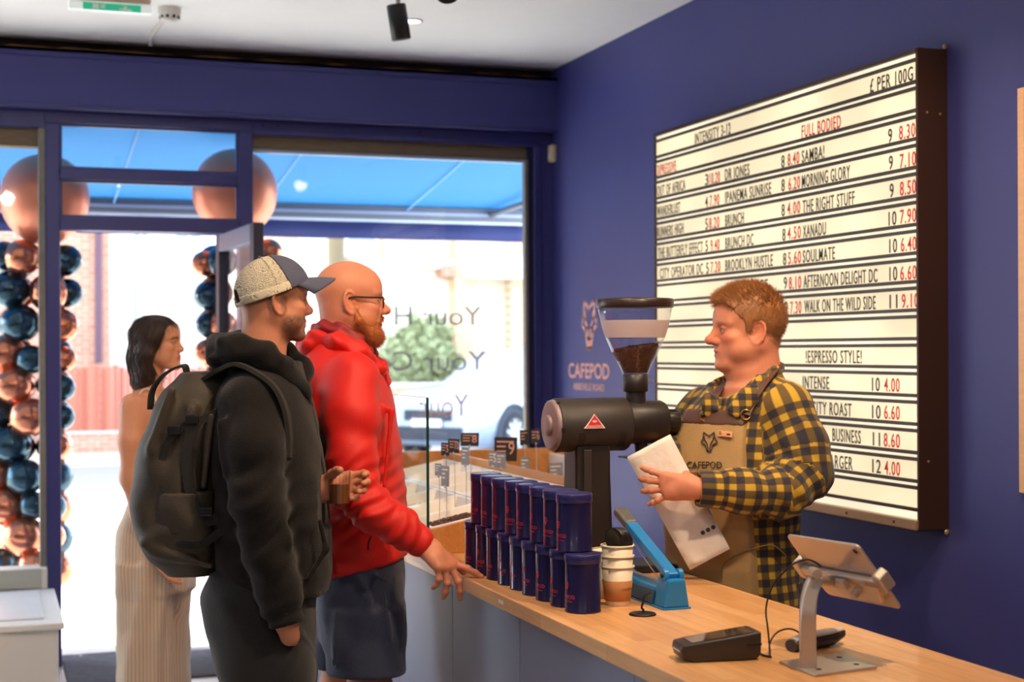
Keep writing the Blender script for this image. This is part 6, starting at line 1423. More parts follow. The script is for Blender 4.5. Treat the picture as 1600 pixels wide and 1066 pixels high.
def cap_shell(r_in, r_out, zlo, region, h=.003):
    f_ = Prims(); c_ = H.p((-.6, 0, 3.6)); S_ = H.s
    lo, hi = c_-.16, c_+.16; F_ = Field(lo, hi, h)
    sl, x, y, z = F_.grid(); X = x-H.C[0]; Y = y-H.C[1]; Z = z-H.C[2]
    lx = (H.M[0, 0]*X+H.M[1, 0]*Y+H.M[2, 0]*Z)/S_; ly = (H.M[0, 1]*X+H.M[1, 1]*Y+H.M[2, 1]*Z)/S_; lz = (H.M[0, 2]*X+H.M[1, 2]*Y+H.M[2, 2]*Z)/S_
    cx, cz = lx+.6, lz-3.4; bx, bz = cx*math.cos(TLT)+cz*math.sin(TLT), -cx*math.sin(TLT)+cz*math.cos(TLT)   # cap frame
    def el(rx, ry, rz):
        k0 = np.sqrt((bx/rx)**2+(ly/ry)**2+(bz/rz)**2)+1e-9; k1 = np.sqrt((bx/rx**2)**2+(ly/ry**2)**2+(bz/rz**2)**2)+1e-9; return k0*(k0-1)/k1
    d = np.maximum(el(10.9+r_out, 8.9+r_out, 10.0+r_out), -el(10.9+r_in, 8.9+r_in, 10.0+r_in)); d = np.maximum(d, zlo-bz)
    d = np.maximum(d, region(bx, ly, bz)); F_.F = (d*S_).astype(np.float32); return F_.mesh()
capo = bpy.data.objects.new('trucker_cap', None); COL.objects.link(capo); capo.parent = man2
hole = lambda bx, ly, bz: 3.1-np.sqrt(ly**2+((bz-.3)*1.0)**2)+(bx > -6)*9
V, Q = cap_shell(-.35, .0, -.6, lambda bx, ly, bz: np.maximum(bx-3.3+bz*.10, np.where(bx < -6, 2.9-np.sqrt(ly**2+(bz-.9)**2), -9))); soft('mesh_crown', V, Q, m_mesh, capo)
V, Q = cap_shell(-.25, .22, -.6, lambda bx, ly, bz: 3.2-bz*.10-bx); soft('front_panel', V, Q, m_capn, capo)
V, Q = cap_shell(-.1, .25, -.8, lambda bx, ly, bz: np.maximum(np.maximum(bz-1.7, bx-3.4), np.where(bx < -6, np.minimum(2.9-np.sqrt(ly**2+(bz-.9)**2), 9) , -9))); soft('head_band', V, Q, m_capb, capo)
V, Q = cap_shell(-.1, .25, -1.1, lambda bx, ly, bz: np.maximum(np.maximum(bz-.35, bx+7.5), np.abs(ly)-4.0)); soft('snap_strap', V, Q, m_capb, capo)
V, Q = cap_shell(-.05, .16, 0, lambda bx, ly, bz: np.maximum(np.abs(bx-.0-ly*.0)-.55, bx-3.2)); soft('seam_tape', V, Q, m_capb, capo)
def capf(bx, ly, bz):   # cap frame -> view coordinates
    cx, cz = bx*math.cos(TLT)-bz*math.sin(TLT), bx*math.sin(TLT)+bz*math.cos(TLT); return H.p((cx-.6, ly, cz+3.4))
gb = []; 
for i in range(9):
    t = i/8; r_ = []
    for j in range(15):
        a = (j/14-.5)*2; an = a*1.02; x0, y0 = 10.6*math.cos(an), 8.9*math.sin(an); ex = 8.2*(1-.55*abs(a)**2.2)
        r_.append(capf(x0+ex*t, y0*(1-.04*t), .0+.35*math.sin(PI*t)*.3-1.5*abs(a)**2*(.45+.55*t)-2.4*t-.5*t*t))
    gb.append(r_)
gb = np.array(gb); Vb = gb.reshape(-1, 3); Fb = [(i*15+j, i*15+j+1, (i+1)*15+j+1, (i+1)*15+j) for i in range(8) for j in range(14)]
br_ = obj('brim', G().add(to_world(Vb), Fb, True), m_capn, capo); sm = br_.modifiers.new('s', 'SOLIDIFY'); sm.thickness = .004
obj('top_button', G().ell(to_world(capf(0, 0, 10.15)[None])[0], (.006, .006, .004), 12, 8), m_capn, capo)
# ---- hoodie
m_hood = mat('black_fleece', srgb(26, 23, 23), .92, var=.15, scale=16, bump=.3, bscale=260, sheen=.12, spec=.15)
J = Prims()
J.loft([row(566, 372, 468, .11), row(590, 350, 476, .18), row(625, 336, 486, .215), row(680, 334, 500, .215), row(740, 336, 508, .205), row(800, 338, 514, .20), row(860, 338, 518, .195), row(905, 340, 517, .19), row(926, 344, 508, .18)], .03, pw=2.3)
J.chain(AR, .04); J.chain([(q(445, 632, .19), .078), (q(478, 715, .23), .068), (q(482, 770, .17), .058), (q(494, 769, .04), .046)], .035)
elb = q(405, 800, -.25); fw = wrinkle(.003, 21, (22, 18, 24))
def jf(x, y, z):
    e = np.exp(-((x-elb[0])**2+(z-elb[2])**2)/.02); e2 = np.exp(-((z-.83)/.07)**2)
    return fw(x, y, z)+e*.005*np.sin((x*.35-z*.95)*95+1.5*np.sin(x*30))+e2*.005*np.sin(z*120+3*np.sin(x*25))*(y < D0-.08)
J.fn((-1.3, D0-.6, .6), (.1, D0+.6, 1.6), jf)
for (u0_, v0_, u1_, v1_) in ((345, 660, 352, 740), (430, 800, 452, 850), (395, 850, 440, 880)): J.cap(q(u0_, v0_, -.25), q(u1_, v1_, -.25), .010, .006, .03)
J.chain([(H.p((-2.8, 0, -11)), .064), (H.p((-2.4, 0, -6)), .074)], .012, 's')
# pouch pocket opening
J.ell(q(492, 868, -.185), (.030, .03, .055), _rot((0, 1, 0), 18), .012, 's'); J.cap(q(482, 905, -.185), q(510, 858, -.17), .009, .008, .016); J.cap(q(500, 815, -.16), q(510, 858, -.165), .007, .008, .016)
cu = q(448, 976, -.215); dw = AR[-1][0]-AR[-2][0]; dw /= np.linalg.norm(dw)
J.append(('s', AR[-1][0]-.09, AR[-1][0]+.09, (lambda x, y, z: -((x-cu[0])*dw[0]+(y-cu[1])*dw[1]+(z-cu[2])*dw[2])), .004)); J.cap(cu-dw*.015, cu+dw*.05, .034, .034, .003, 's')
c2 = q(504, 768, .0); J.append(('s', c2+np.array([-.03, -.10, -.09]), c2+np.array([.12, .10, .09]), (lambda x, y, z: c2[0]-x+0*y+0*z), .004))
lo, hi = bbox(J); V, Q = Field(lo-.01, hi+.01, .0056).run(J).mesh(); V = relax(V, Q, 1, .4); hoodie = soft('hoodie', V, Q, m_hood, man2); FH = Field(lo-.01, hi+.01, .008).run(J)
def march(Fd, u, v, extra, d0, d1):
    for dist in np.linspace(d0, d1, 500):
        p = ht(u, v, dist); i = [int(round((p[k]-Fd.ax[k][0])/Fd.h)) for k in range(3)]
        if all(0 <= i[k] < Fd.F.shape[k] for k in range(3)) and Fd.F[tuple(i)] < .0: return ht(u, v, dist-extra)
    return ht(u, v, d1)
# ribbed cuff and hood
Rb = Prims(); Rb.cap(AR[-1][0]-dw*.028, cu+dw*.001, .0465, .042, .006); Rb.append(('s', cu-.1, cu+.1, (lambda x, y, z: -((x-cu[0])*dw[0]+(y-cu[1])*dw[1]+(z-cu[2])*dw[2])), .003)); Rb.cap(cu-dw*.05, cu+dw*.05, .036, .036, .003, 's')
Rb.append(('s', cu-.1, cu+.1, (lambda x, y, z: ((x-cu[0])*dw[0]+(y-cu[1])*dw[1]+(z-cu[2])*dw[2])+.05), .003))
lo, hi = bbox(Rb); V, Q = Field(lo-.01, hi+.01, .004).run(Rb).mesh(); soft('cuff', V, Q, mat('black_rib', srgb(36, 32, 31), .9, bump=.5, bscale=300), hoodie)
Hd = Prims()
Hd.ell(q(362, 560, .02), (.070, .125, .050), _rot((0, 1, 0), 18), .03); Hd.ell(q(352, 538, .02), (.050, .10, .035), None, .03); Hd.ell(q(385, 540, .0), (.060, .115, .034), _rot((0, 1, 0), 20), .03)
nr = [(q(345, 552, -.09), .034), (q(372, 545, -.125), .034), (q(412, 556, -.130), .032), (q(446, 580, -.105), .028), (q(470, 608, -.06), .022), (q(482, 630, -.01), .014)]
Hd.chain(nr, .035); Hd.chain([((p[0]+.015, 2*D0-p[1], p[2]), r) for p, r in nr[:4]]+[(q(474, 612, .05), .016)], .035)
Hd.fn((-1.2, 3.6, 1), (0, 5, 1.8), wrinkle(.004, 5, (46, 34, 52)))
for (u0_, v0_, u1_, v1_, dd) in ((345, 532, 405, 548, -.135), (330, 560, 395, 556, -.13), (380, 530, 440, 562, -.14)): Hd.cap(q(u0_, v0_, dd), q(u1_, v1_, dd), .010, .008, .02)
Hd.chain([(H.p((-2.6, 0, -10)), .060), (H.p((-2.2, 0, -5)), .071)], .012, 's')
lo, hi = bbox(Hd); V, Q = Field(lo-.01, hi+.01, .0048).run(Hd).mesh(); V = relax(V, Q, 1, .4); soft('hood', V, Q, m_hood, hoodie)
zp = [to_world(q(u, v, dd)[None])[0] for u, v, dd in ((474, 606, -.03), (488, 640, -.02), (498, 690, -.02), (508, 750, -.02), (515, 810, -.02))]
obj('zip', G().tube(catmull(zp, 6), .003, 6), mat('dull_zip', srgb(70, 66, 62), .4, .6), hoodie)
# ---- trousers, shoes
m_trs = mat('black_trousers', srgb(21, 19, 20), .88, var=.15, scale=12, bump=.25, bscale=240, sheen=.2)
T_ = Prims()
T_.loft([row(890, 330, 500, .17), row(930, 318, 492, .185), row(980, 326, 490, .185), row(1030, 340, 488, .17)], .03)
T_.chain([(q(402, 960, -.09), .115), (q(412, 1060, -.10), .108), (q(414, 1170, -.10), .085), (q(404, 1320, -.10), .07), (q(402, 1345, -.10), .068)], .04)
T_.chain([(q(420, 960, .09), .115), (q(432, 1060, .10), .108), (q(436, 1170, .10), .085), (q(424, 1320, .10), .07), (q(422, 1345, .10), .068)], .04)
T_.fn((-1.3, D0-.5, .0), (.0, D0+.5, 1.1), wrinkle(.004, 33, (18, 20, 22)))
T_.ell(q(452, 1051, -.12), (.072, .105, .095), None, .03);
lo, hi = bbox(T_); V, Q = Field(np.maximum(lo-.01, [-9, 0, .03]), hi+.01, .0075).run(T_).mesh(); soft('trousers', V, Q, m_trs, man2)
for u_, dd in ((404, -.10), (424, .10)):
    c = q(u_, 1340, dd); s_ = Prims(); s_.chain([((c[0]-.06, c[1], .05), .042), ((c[0]+.06, c[1]+.02, .045), .044), ((c[0]+.15, c[1]+.05, .035), .034)], .03); s_.append(plane_cut(0, .004, 0, .004))
    lo, hi = bbox(s_); V, Q = Field(lo-.01, hi+.01, .006).run(s_).mesh(); soft('shoe', V, Q, m_shoe, man2)
# ---- coffee glass in his hand
gw_ = to_world(GC[None])[0]; gb_ = gw_-UV_*.047
cg_ = thing('coffee_glass', 'small clear ribbed plastic cup of milky coffee held in front of the hoodie', 'glass', gb_)
obj('cup_wall', G().lathe([(.0255, 0), (.027, .002), (.032, .094), (.0328, .0955), (.0312, .095), (.0262, .004), (.0245, .0025)], gb_, n=40, c0=True, c1=True), glass_mat('clear_cup', (.965, .96, .955), 1.4), cg_)
obj('coffee', G().lathe([(.0255, .003), (.0288, .054), (.0288, .0555), (.001, .0555)], gb_, n=36), mat('milky_coffee', srgb(150, 92, 46), .3, var=.08), cg_)
rg2 = G()
for k in range(18):
    a = k*2*PI/18; d_ = np.array([math.cos(a), math.sin(a), 0]); rg2.tube([gb_+d_*.0270+UV_*.006, gb_+d_*.0318+UV_*.088], .0009, 5)
o = obj('ribs', rg2, glass_mat('clear_cup_ribs', (.90, .89, .88), 1.6), cg_); o['kind'] = 'stuff'
# ================================================================== backpack
m_pack = mat('olive_nylon', srgb(58, 48, 35), .6, var=.1, scale=10, bump=.25, bscale=300); m_strap = mat('black_webbing', srgb(28, 25, 24), .75, bump=.4, bscale=400)
bc2 = to_world(q(285, 800, -.02)[None])[0]
bp = thing('backpack', 'olive green backpack with black straps on the back of the person in the hoodie', 'backpack', (bc2[0], bc2[1], q(285, 895)[2]))
B_ = Prims()
B_.loft([row(583, 292, 352, .09, -.02), row(600, 268, 366, .125, -.02), row(640, 242, 362, .15, -.02), row(690, 224, 352, .16, -.02), row(740, 213, 346, .165, -.02), row(790, 209, 344, .165, -.02), row(830, 215, 344, .16, -.02), row(865, 232, 346, .145, -.02), row(888, 256, 345, .11, -.02), row(896, 275, 335, .06, -.02)], .02, pw=2.6)
B_.fn((-1.3, D0-.4, .6), (-.5, D0+.4, 1.6), wrinkle(.0035, 41, (20, 16, 18)))
for (u0_, v0_, u1_, v1_) in ((268, 610, 236, 700), (300, 640, 262, 830), (262, 830, 225, 850), (330, 650, 318, 760), (240, 860, 330, 885)): B_.cap(q(u0_, v0_, -.175), q(u1_, v1_, -.175), .010, .008, .03)
lo, hi = bbox(B_); V, Q = Field(lo-.01, hi+.01, .0062).run(B_).mesh(); V = relax(V, Q, 1, .4); soft('main_bag', V, Q, m_pack, bp)
def ribbon(name, pts, w, th, m, parent, wd=None):
    pts = catmull([np.array(p) for p in pts], 6); R_ = []
    for i, p in enumerate(pts):
        a = pts[min(i+1, len(pts)-1)]-pts[max(i-1, 0)]; a = a/np.linalg.norm(a); e = np.array(wd if wd is not None else (0, 1, 0), float); e = e-a*np.dot(e, a); e /= np.linalg.norm(e); n_ = np.cross(a, e)
        R_.append(to_world(np.array([p-e*w/2-n_*th/2, p+e*w/2-n_*th/2, p+e*w/2+n_*th/2, p-e*w/2+n_*th/2])))
    return obj(name, G().rings(R_, smooth=False), m, parent, .001)
ribbon('haul_loop', [q(235, 640, -.06), q(238, 612, -.06), q(252, 590, -.06), q(272, 576, -.06), q(288, 572, -.06), q(292, 583, -.06)], .028, .006, m_strap, bp, (.3, 1, .2))
ribbon('shoulder_strap', [q(322, 592, -.10), q(345, 578, -.13), (q(372, 570, -.165))]+[march(FH, u, v, .004, D0-.5, D0+.1) for u, v in ((405, 585), (430, 606), (446, 640), (452, 680), (452, 715))], .055, .012, mat('padded_strap', srgb(38, 34, 31), .85, bump=.3, bscale=300), bp)
ribbon('shoulder_strap', [q(330, 592, .08), q(365, 572, .13), q(410, 572, .17), q(450, 590, .18), q(472, 630, .17)], .055, .012, MATS['padded_strap'], bp)
ribbon('side_strap', [q(348, 640, -.165), q(318, 655, -.185), q(285, 668, -.19), q(262, 690, -.18)], .022, .004, m_strap, bp, (.2, 0, 1))
ribbon('side_strap', [q(262, 690, -.182), q(252, 730, -.18), q(258, 780, -.185)], .020, .004, m_strap, bp, (1, 0, .2))
ribbon('front_strap', [q(300, 660, -.190), q(292, 720, -.192), q(300, 780, -.192), q(315, 812, -.19)], .030, .005, m_strap, bp, (1, 0, .2))
ribbon('compression_strap', [q(340, 810, -.17), q(300, 822, -.19), q(270, 826, -.19), q(252, 818, -.18)], .030, .005, m_strap, bp, (0, 0, 1))
ribbon('base_strap', [q(345, 830, -.165), q(315, 850, -.18), q(280, 848, -.185), q(255, 838, -.17)], .022, .005, m_strap, bp, (.1, 0, 1))
for (u_, v_) in ((300, 655), (272, 672), (322, 800)):
    c_ = to_world(q(u_, v_, -.195)[None])[0]; obj('buckle', G().box((-.018, -.006, -.012), (.018, .006, .012), np.array([RV, FV, UV_]).T, c_), mat('black_buckle', srgb(24, 22, 22), .35), bp, .004)
Pk = Prims(); Pk.loft([row(770, 250, 330, .05, -.15), row(820, 238, 332, .055, -.145), row(862, 244, 332, .05, -.13), row(880, 262, 328, .03, -.12)], .02); Pk.fn((-1.3, 3.5, .6), (-.5, 4.5, 1.6), wrinkle(.004, 8, (26, 22, 24)))
lo, hi = bbox(Pk); V, Q = Field(lo-.01, hi+.01, .006).run(Pk).mesh(); soft('lower_pocket', V, Q, m_pack, bp)
# ================================================================== woman by the doorway
D0 = 5.9
base = to_world(np.array([[q(245, 1000)[0], D0, 0]]))[0]
wom = thing('person', 'dark haired person in sleeveless top and striped beige trousers near the doorway', 'person', base)
H = HeadFrame(q(248, 540), frame(-8, 3), .93)
P = Prims(); head_prims(P, H, fat=.15, nose=.92, neck=(4.7, 5.0), neck_to=(-4.6, 0, -17), lips=1.1, jaw=.92)
P.loft([row(612, 212, 262, .10), row(635, 196, 272, .165), row(670, 193, 285, .145), row(730, 200, 282, .12), row(790, 205, 285, .125), row(840, 196, 292, .15)], .04)
ARW = [(q(208, 636, -.15), .052), (q(205, 690, -.18), .044), (q(205, 748, -.185), .038), (q(218, 800, -.19), .034), (q(236, 850, -.18), .026), (q(240, 860, -.18), .024)]
P.chain(ARW, .03); P.chain([(q(250, 640, .15), .05), (q(256, 700, .18), .04), (q(262, 750, .18), .036), (q(275, 850, .16), .025)], .03)
W1 = q(240, 862, -.18); hand_prims(P, W1, (.42, -.05, -.9), (.85, .3, .4), True, .88, [(14, 22, 12), (18, 24, 12), (22, 26, 12), (26, 26, 14)], (6, 1, -3, -8), (25, 20, 10, 10))
W2 = q(276, 852, .16); hand_prims(P, W2, (.2, 0, -1), (.3, -.9, 0), False, .88)
P.chain([(q(240, 850, -.06), .09), (q(240, 980, -.08), .06), (q(238, 1140, -.08), .04)], .03); P.chain([(q(250, 850, .06), .09), (q(252, 980, .08), .06), (q(250, 1140, .08), .04)], .03)
fh = (np.minimum(H.p((-13, -11, -20)), H.p((15, 11, 14)))-.02, np.maximum(H.p((-13, -11, -20)), H.p((15, 11, 14)))+.02, .0029)
fg = (W1+np.array([-.08, -.08, -.2]), W1+np.array([.12, .1, .05]), .003)
V, Q = blocks(P, (np.array([-1.9, D0-.5, .06]), np.array([-.9, D0+.5, 1.95]), .012), [fh, fg, (W2+np.array([-.1, -.12, -.24]), W2+np.array([.14, .1, .05]), .006)])
col = skin_colors(V, H, srgb(214, 148, 112), srgb(196, 92, 86), brow=srgb(70, 42, 30), redden=.35)
soft('body', V, Q, m_skin, wom, col); eyes(H, wom, (.06, .04, .03))
# hair: shoulder-length, straight
m_dhair = hair_mat('dark_brown_hair', srgb(66, 42, 34), srgb(38, 24, 20), .52)
Hp = Prims(); S_ = H.s
Hp.ell(H.p((-.9, 0, 4.2)), np.array([10.0, 8.5, 8.7])*S_, H.M, .02)
Hp.chain([(H.p((-4.5, 0, 4)), .070), (H.p((-5.6, 0, -5)), .070), (H.p((-6.4, 0, -14)), .062)], .03)
for y in (-1, 1): Hp.chain([(H.p((-1.5, y*6.5, 3)), .030), (H.p((-3.0, y*7.2, -4)), .028), (H.p((-4.6, y*7.2, -13.5)), .020)], .03)
Hp.ell(H.p((8.4, 0, -1.6)), np.array([6.8, 9.5, 9.6])*S_, H.M, .008, 's'); Hp.ell(H.p((3.2, 0, -7)), np.array([5.0, 9.5, 6.0])*S_, H.M, .012, 's')
Hp.fn(H.p((-16, -14, -24)).clip(-9, 9)-.2, H.p((0, 0, 0))+.4, lambda x, y, z: .0012*np.sin(np.arctan2(y-H.C[1], x-H.C[0])*60)+0*z)
lo, hi = bbox(Hp); V, Q = Field(lo-.01, hi+.01, .0034).run(Hp).mesh(); V = relax(V, Q, 1, .4); hr = soft('hair', V, Q, m_dhair, wom)
N_ = vnormals(V, Q); N_ = N_ if (N_*(V-V.mean(0))).sum() > 0 else -N_; rs = np.random.RandomState(4); ii = rs.randint(0, len(V), 3800)
tp = H.p((1, 0, 13)); rad = V[ii]-tp; dn = np.array([0, 0, -1.])+rad*np.array([3, 3, 0]); dn = dn-N_[ii]*(dn*N_[ii]).sum(1)[:, None]; dn = dn/np.linalg.norm(dn, axis=1)[:, None]+rs.normal(size=dn.shape)*.02
Lg = np.minimum(rs.uniform(.02, .05, len(ii)), np.maximum(.012, V[ii][:, 2]-(H.C[2]-.17*.93)))
strands('hair_strands', V[ii]+N_[ii]*.0006, dn, Lg, .0007, m_dhair, hr, 5); hr.children[-1]['kind'] = 'stuff'
# sleeveless top
m_tank = mat('cream_knit', srgb(232, 218, 196), .8, var=.05, bump=.2, bscale=300)
Tp = Prims(); Tp.loft([row(640, 199, 274, .135), row(670, 195, 288, .15), row(730, 200, 286, .128), row(790, 204, 288, .132), row(805, 203, 290, .135)], .02)
lo, hi = bbox(Tp); V, Q = Field(lo-.01, hi+.01, .006).run(Tp).mesh(); tk = soft('vest_top', V, Q, m_tank, wom)
ribbon('strap', [q(214, 650, -.115), q(217, 622, -.118), q(226, 608, -.105), q(238, 611, -.10), q(246, 630, -.115), q(249, 650, -.13)], .022, .004, m_tank, tk)
ribbon('strap', [q(216, 650, .10), q(222, 612, .10), q(240, 608, .10), q(258, 650, .11)], .022, .004, m_tank, tk)
# wide striped trousers
m_strp = mat('striped_linen', srgb(214, 190, 162), .85, bump=.2, bscale=260, sheen=.2); _n, _l = m_strp.node_tree.nodes, m_strp.node_tree.links
at_ = _n.new('ShaderNodeAttribute'); at_.attribute_name = 'cloth'; sx_ = _n.new('ShaderNodeSeparateXYZ'); _l.new(at_.outputs['Vector'], sx_.inputs[0])
m1_ = _n.new('ShaderNodeMath'); m1_.operation = 'FRACT'; _l.new(sx_.outputs[0], m1_.inputs[0]); m2_ = _n.new('ShaderNodeMath'); m2_.operation = 'LESS_THAN'; m2_.inputs[1].default_value = .22; _l.new(m1_.outputs[0], m2_.inputs[0])
mx_ = _n.new('ShaderNodeMix'); mx_.data_type = 'RGBA'; mx_.inputs['A'].default_value = srgb(216, 192, 166)+(1,); mx_.inputs['B'].default_value = srgb(182, 152, 126)+(1,); _l.new(m2_.outputs[0], mx_.inputs['Factor']); _l.new(mx_.outputs['Result'], _n['Principled BSDF'].inputs['Base Color'])
Tr = Prims()
Tr.loft([row(786, 203, 292, .14), row(830, 184, 298, .17), row(870, 183, 300, .175), row(920, 186, 301, .165)], .03)
Tr.loft([row(880, 184, 268, .10, -.08), row(960, 186, 266, .095, -.08), row(1040, 184, 268, .095, -.08), row(1150, 184, 272, .10, -.08)], .03)
Tr.loft([row(880, 214, 300, .10, .08), row(960, 212, 298, .095, .08), row(1040, 212, 296, .095, .08), row(1150, 214, 296, .10, .08)], .03)
Tr.fn((-2, D0-.5, 0), (-.8, D0+.5, 1.2), lambda x, y, z: .006*np.sin(np.arctan2(y-D0+.08, x+1.38)*7+2*np.sin(z*6))*sstep(1.0-z, 0, .3)+wrinkle(.002, 3)(x, y, z))
lo, hi = bbox(Tr); V, Q = Field(np.maximum(lo-.01, [-9, 0, .02]), hi+.01, .007).run(Tr).mesh()
cA = q(235, 900)[0]; ang = np.arctan2(V[:, 1]-D0, V[:, 0]-cA); vec = np.stack([ang*.17/.0135, V[:, 2]*20, ang*0], 1); soft('trousers', V, Q, m_strp, wom, vec=vec)
for u_, dd in ((226, -.08), (252, .08)):
    c = q(u_, 1150, dd); s_ = Prims(); s_.chain([((c[0]-.03, c[1], .04), .034), ((c[0]+.07, c[1], .035), .036), ((c[0]+.15, c[1], .028), .026)], .03); s_.append(plane_cut(0, .004, 0, .004))
    lo, hi = bbox(s_); V, Q = Field(lo-.01, hi+.01, .006).run(s_).mesh(); soft('shoe', V, Q, m_sole, wom)
# ================================================================== barista behind the counter
D0 = 4.50
base = to_world(np.array([[q(1160, 1000)[0], D0, 0]]))[0]
bar_ = thing('person', 'ginger haired person in yellow checked shirt and tan apron, holding a paper bag', 'person', base)
H = HeadFrame(q(1166, 520), frame(180+9, 0), 1.06)
P = Prims(); head_prims(P, H, fat=.6, nose=1.1, neck=(6.6, 7.4), neck_to=(-3.6, 0, -17), lips=.95, jaw=1.05); P.ell(H.p((9.3, 0, -5.72)), np.array([.9, 1.5, .26])*H.s, H.M, .002, 's')
P.ell(H.p((1.2, 0, -11.4)), np.array([4.6, 5.4, 3.0])*H.s, H.M, .03)
ROT = math.atan2(-.66, -.75)      # body turned partly to the camera
fB = np.array([math.cos(ROT), math.sin(ROT), 0]); lB = np.array([-math.sin(ROT), math.cos(ROT), 0])   # forward, his left
def brow_(v, u, w, dp, off=0.0):
    c = q(u, v); c = c+fB*off; return (c[2], c[0], c[1], dp, w)
P.loft([brow_(608, 1168, .09, .06), brow_(660, 1160, .15, .095), brow_(800, 1155, .18, .14), brow_(950, 1160, .17, .13)], .05, rot=ROT)
ARL = [(q(1226, 642, -.13), .080), (q(1249, 698, -.175), .077), (q(1258, 742, -.20), .070), (q(1225, 770, -.25), .064), (q(1160, 768, -.29), .056), (q(1092, 764, -.31), .047)]
P.chain([(p, r*.6) for p, r in ARL], .03)
ARR = [(q(1098, 645, .13), .072), (q(1062, 690, .09), .064), (q(1056, 735, .06), .058), (q(1046, 718, .0), .048), (q(1038, 708, -.03), .041)]
P.chain([(p, r*.6) for p, r in ARR], .03)
WL = q(1086, 763, -.315); hand_prims(P, WL, (-.94, .24, .06), (.24, .94, .0), False, .93, [(12, 18, 10), (18, 22, 12), (16, 22, 12), (8, 16, 10)], (12, 1, -11, -28), (14, 72, 10, 8), thick=1.14)
WR = q(1037, 706, -.035); hand_prims(P, WR, (-.3, -.45, -.3), (.55, -.5, -.3), True, .95, [(45, 50, 30)]*4, thick=1.1)
P.chain([(q(1150, 960, -.06), .07), (q(1150, 1150, -.06), .06), (q(1150, 1340, -.06), .04)], .03); P.chain([(q(1185, 960, .08), .07), (q(1185, 1150, .08), .06), (q(1185, 1340, .08), .04)], .03)
lo_, hi_ = np.minimum(H.p((-13, -12, -20)), H.p((15, 12, 14))), np.maximum(H.p((-13, -12, -20)), H.p((15, 12, 14)))
V, Q = blocks(P, (np.array([.2, D0-.5, .06]), np.array([1.2, D0+.6, 1.95]), .013), [(lo_-.02, hi_+.02, .0029), (WL+np.array([-.215, -.09, -.115]), WL+np.array([.05, .13, .10]), .0024), (WR+np.array([-.16, -.15, -.15]), WR+np.array([.1, .1, .1]), .006)])
col = skin_colors(V, H, srgb(218, 142, 112), srgb(190, 100, 90), brow=srgb(176, 110, 64), redden=.7)
soft('body', V, Q, m_skin, bar_, col); eyes(H, bar_, (.16, .22, .26), 4)
# hair
m_ging = hair_mat('ginger_hair', srgb(190, 130, 78), srgb(132, 84, 48), .45)
HX = [-13, -6.5, -4.6, -3.0, -2.6, 0.6, 1.0, 2.3, 2.8, 4.8, 6.6, 8.2, 12]; HZ = [-7.5, -6.5, -4.0, -.5, 3.1, 3.1, -.2, -.2, 3.4, 5.0, 7.4, 8.6, 9]
def hairshell(o_, h=.0032):
    F_ = Field(lo_-.02, hi_+.03, h); sl, x, y, z = F_.grid(); X, Y, Z = x-H.C[0], y-H.C[1], z-H.C[2]; S_ = H.s
    lx, ly, lz = [(H.M[0, i]*X+H.M[1, i]*Y+H.M[2, i]*Z)/S_ for i in range(3)]
    def el(c, r):
        a, b, e = lx-c[0], ly, lz-c[2]; k0 = np.sqrt((a/r[0])**2+(b/r[1])**2+(e/r[2])**2)+1e-9; k1 = np.sqrt((a/r[0]**2)**2+(b/r[1]**2)**2+(e/r[2]**2)**2)+1e-9; return k0*(k0-1)/k1
    d = np.minimum(el((-.9, 0, 4.4), (9.8+o_, 7.8+o_*.6, 8.5+o_*1.3)), el((-2.6, 0, -1.0), (6.5+o_*.5, 6.5+o_*.4, 6.3)))
    d = np.minimum(d, el((4.6, 0, 6.6), (4.2+o_, 6.2+o_*.5, 4.6+o_)))
    zm = np.interp(lx, HX, HZ); d = np.maximum(d, (zm-lz)*.6); F_.F = (d*S_).astype(np.float32); return F_.mesh()
V, Q = hairshell(.9); V = relax(V, Q, 1, .4); hr = soft('hair', V, Q, m_ging, bar_)
N_ = vnormals(V, Q); N_ = N_ if (N_*(V-V.mean(0))).sum() > 0 else -N_; rs = np.random.RandomState(14)
L = H.inv(V); ok = np.where((N_*(V-H.p((-1, 0, 3)))).sum(1) > 0)[0]; ii = rs.choice(ok, 9000); Li = L[ii]
topw = sstep(Li[:, 2], 5, 9); dirs = N_[ii]*(.45+.35*topw)[:, None]+(H.M[:, 0]*.9)*(topw*.9)[:, None]+np.array([0, 0, .35])*topw[:, None]+(np.array([0, 0, -1.0])-H.M[:, 0]*.5)*((1-topw)*.9)[:, None]+rs.normal(size=(len(ii), 3))*.28
strands('hair_strands', V[ii]-N_[ii]*.002, dirs, rs.uniform(.008, .014, len(ii))+.014*topw*rs.uniform(.4, 1, len(ii)), .0006, m_ging, hr, 6); hr.children[-1]['kind'] = 'stuff'
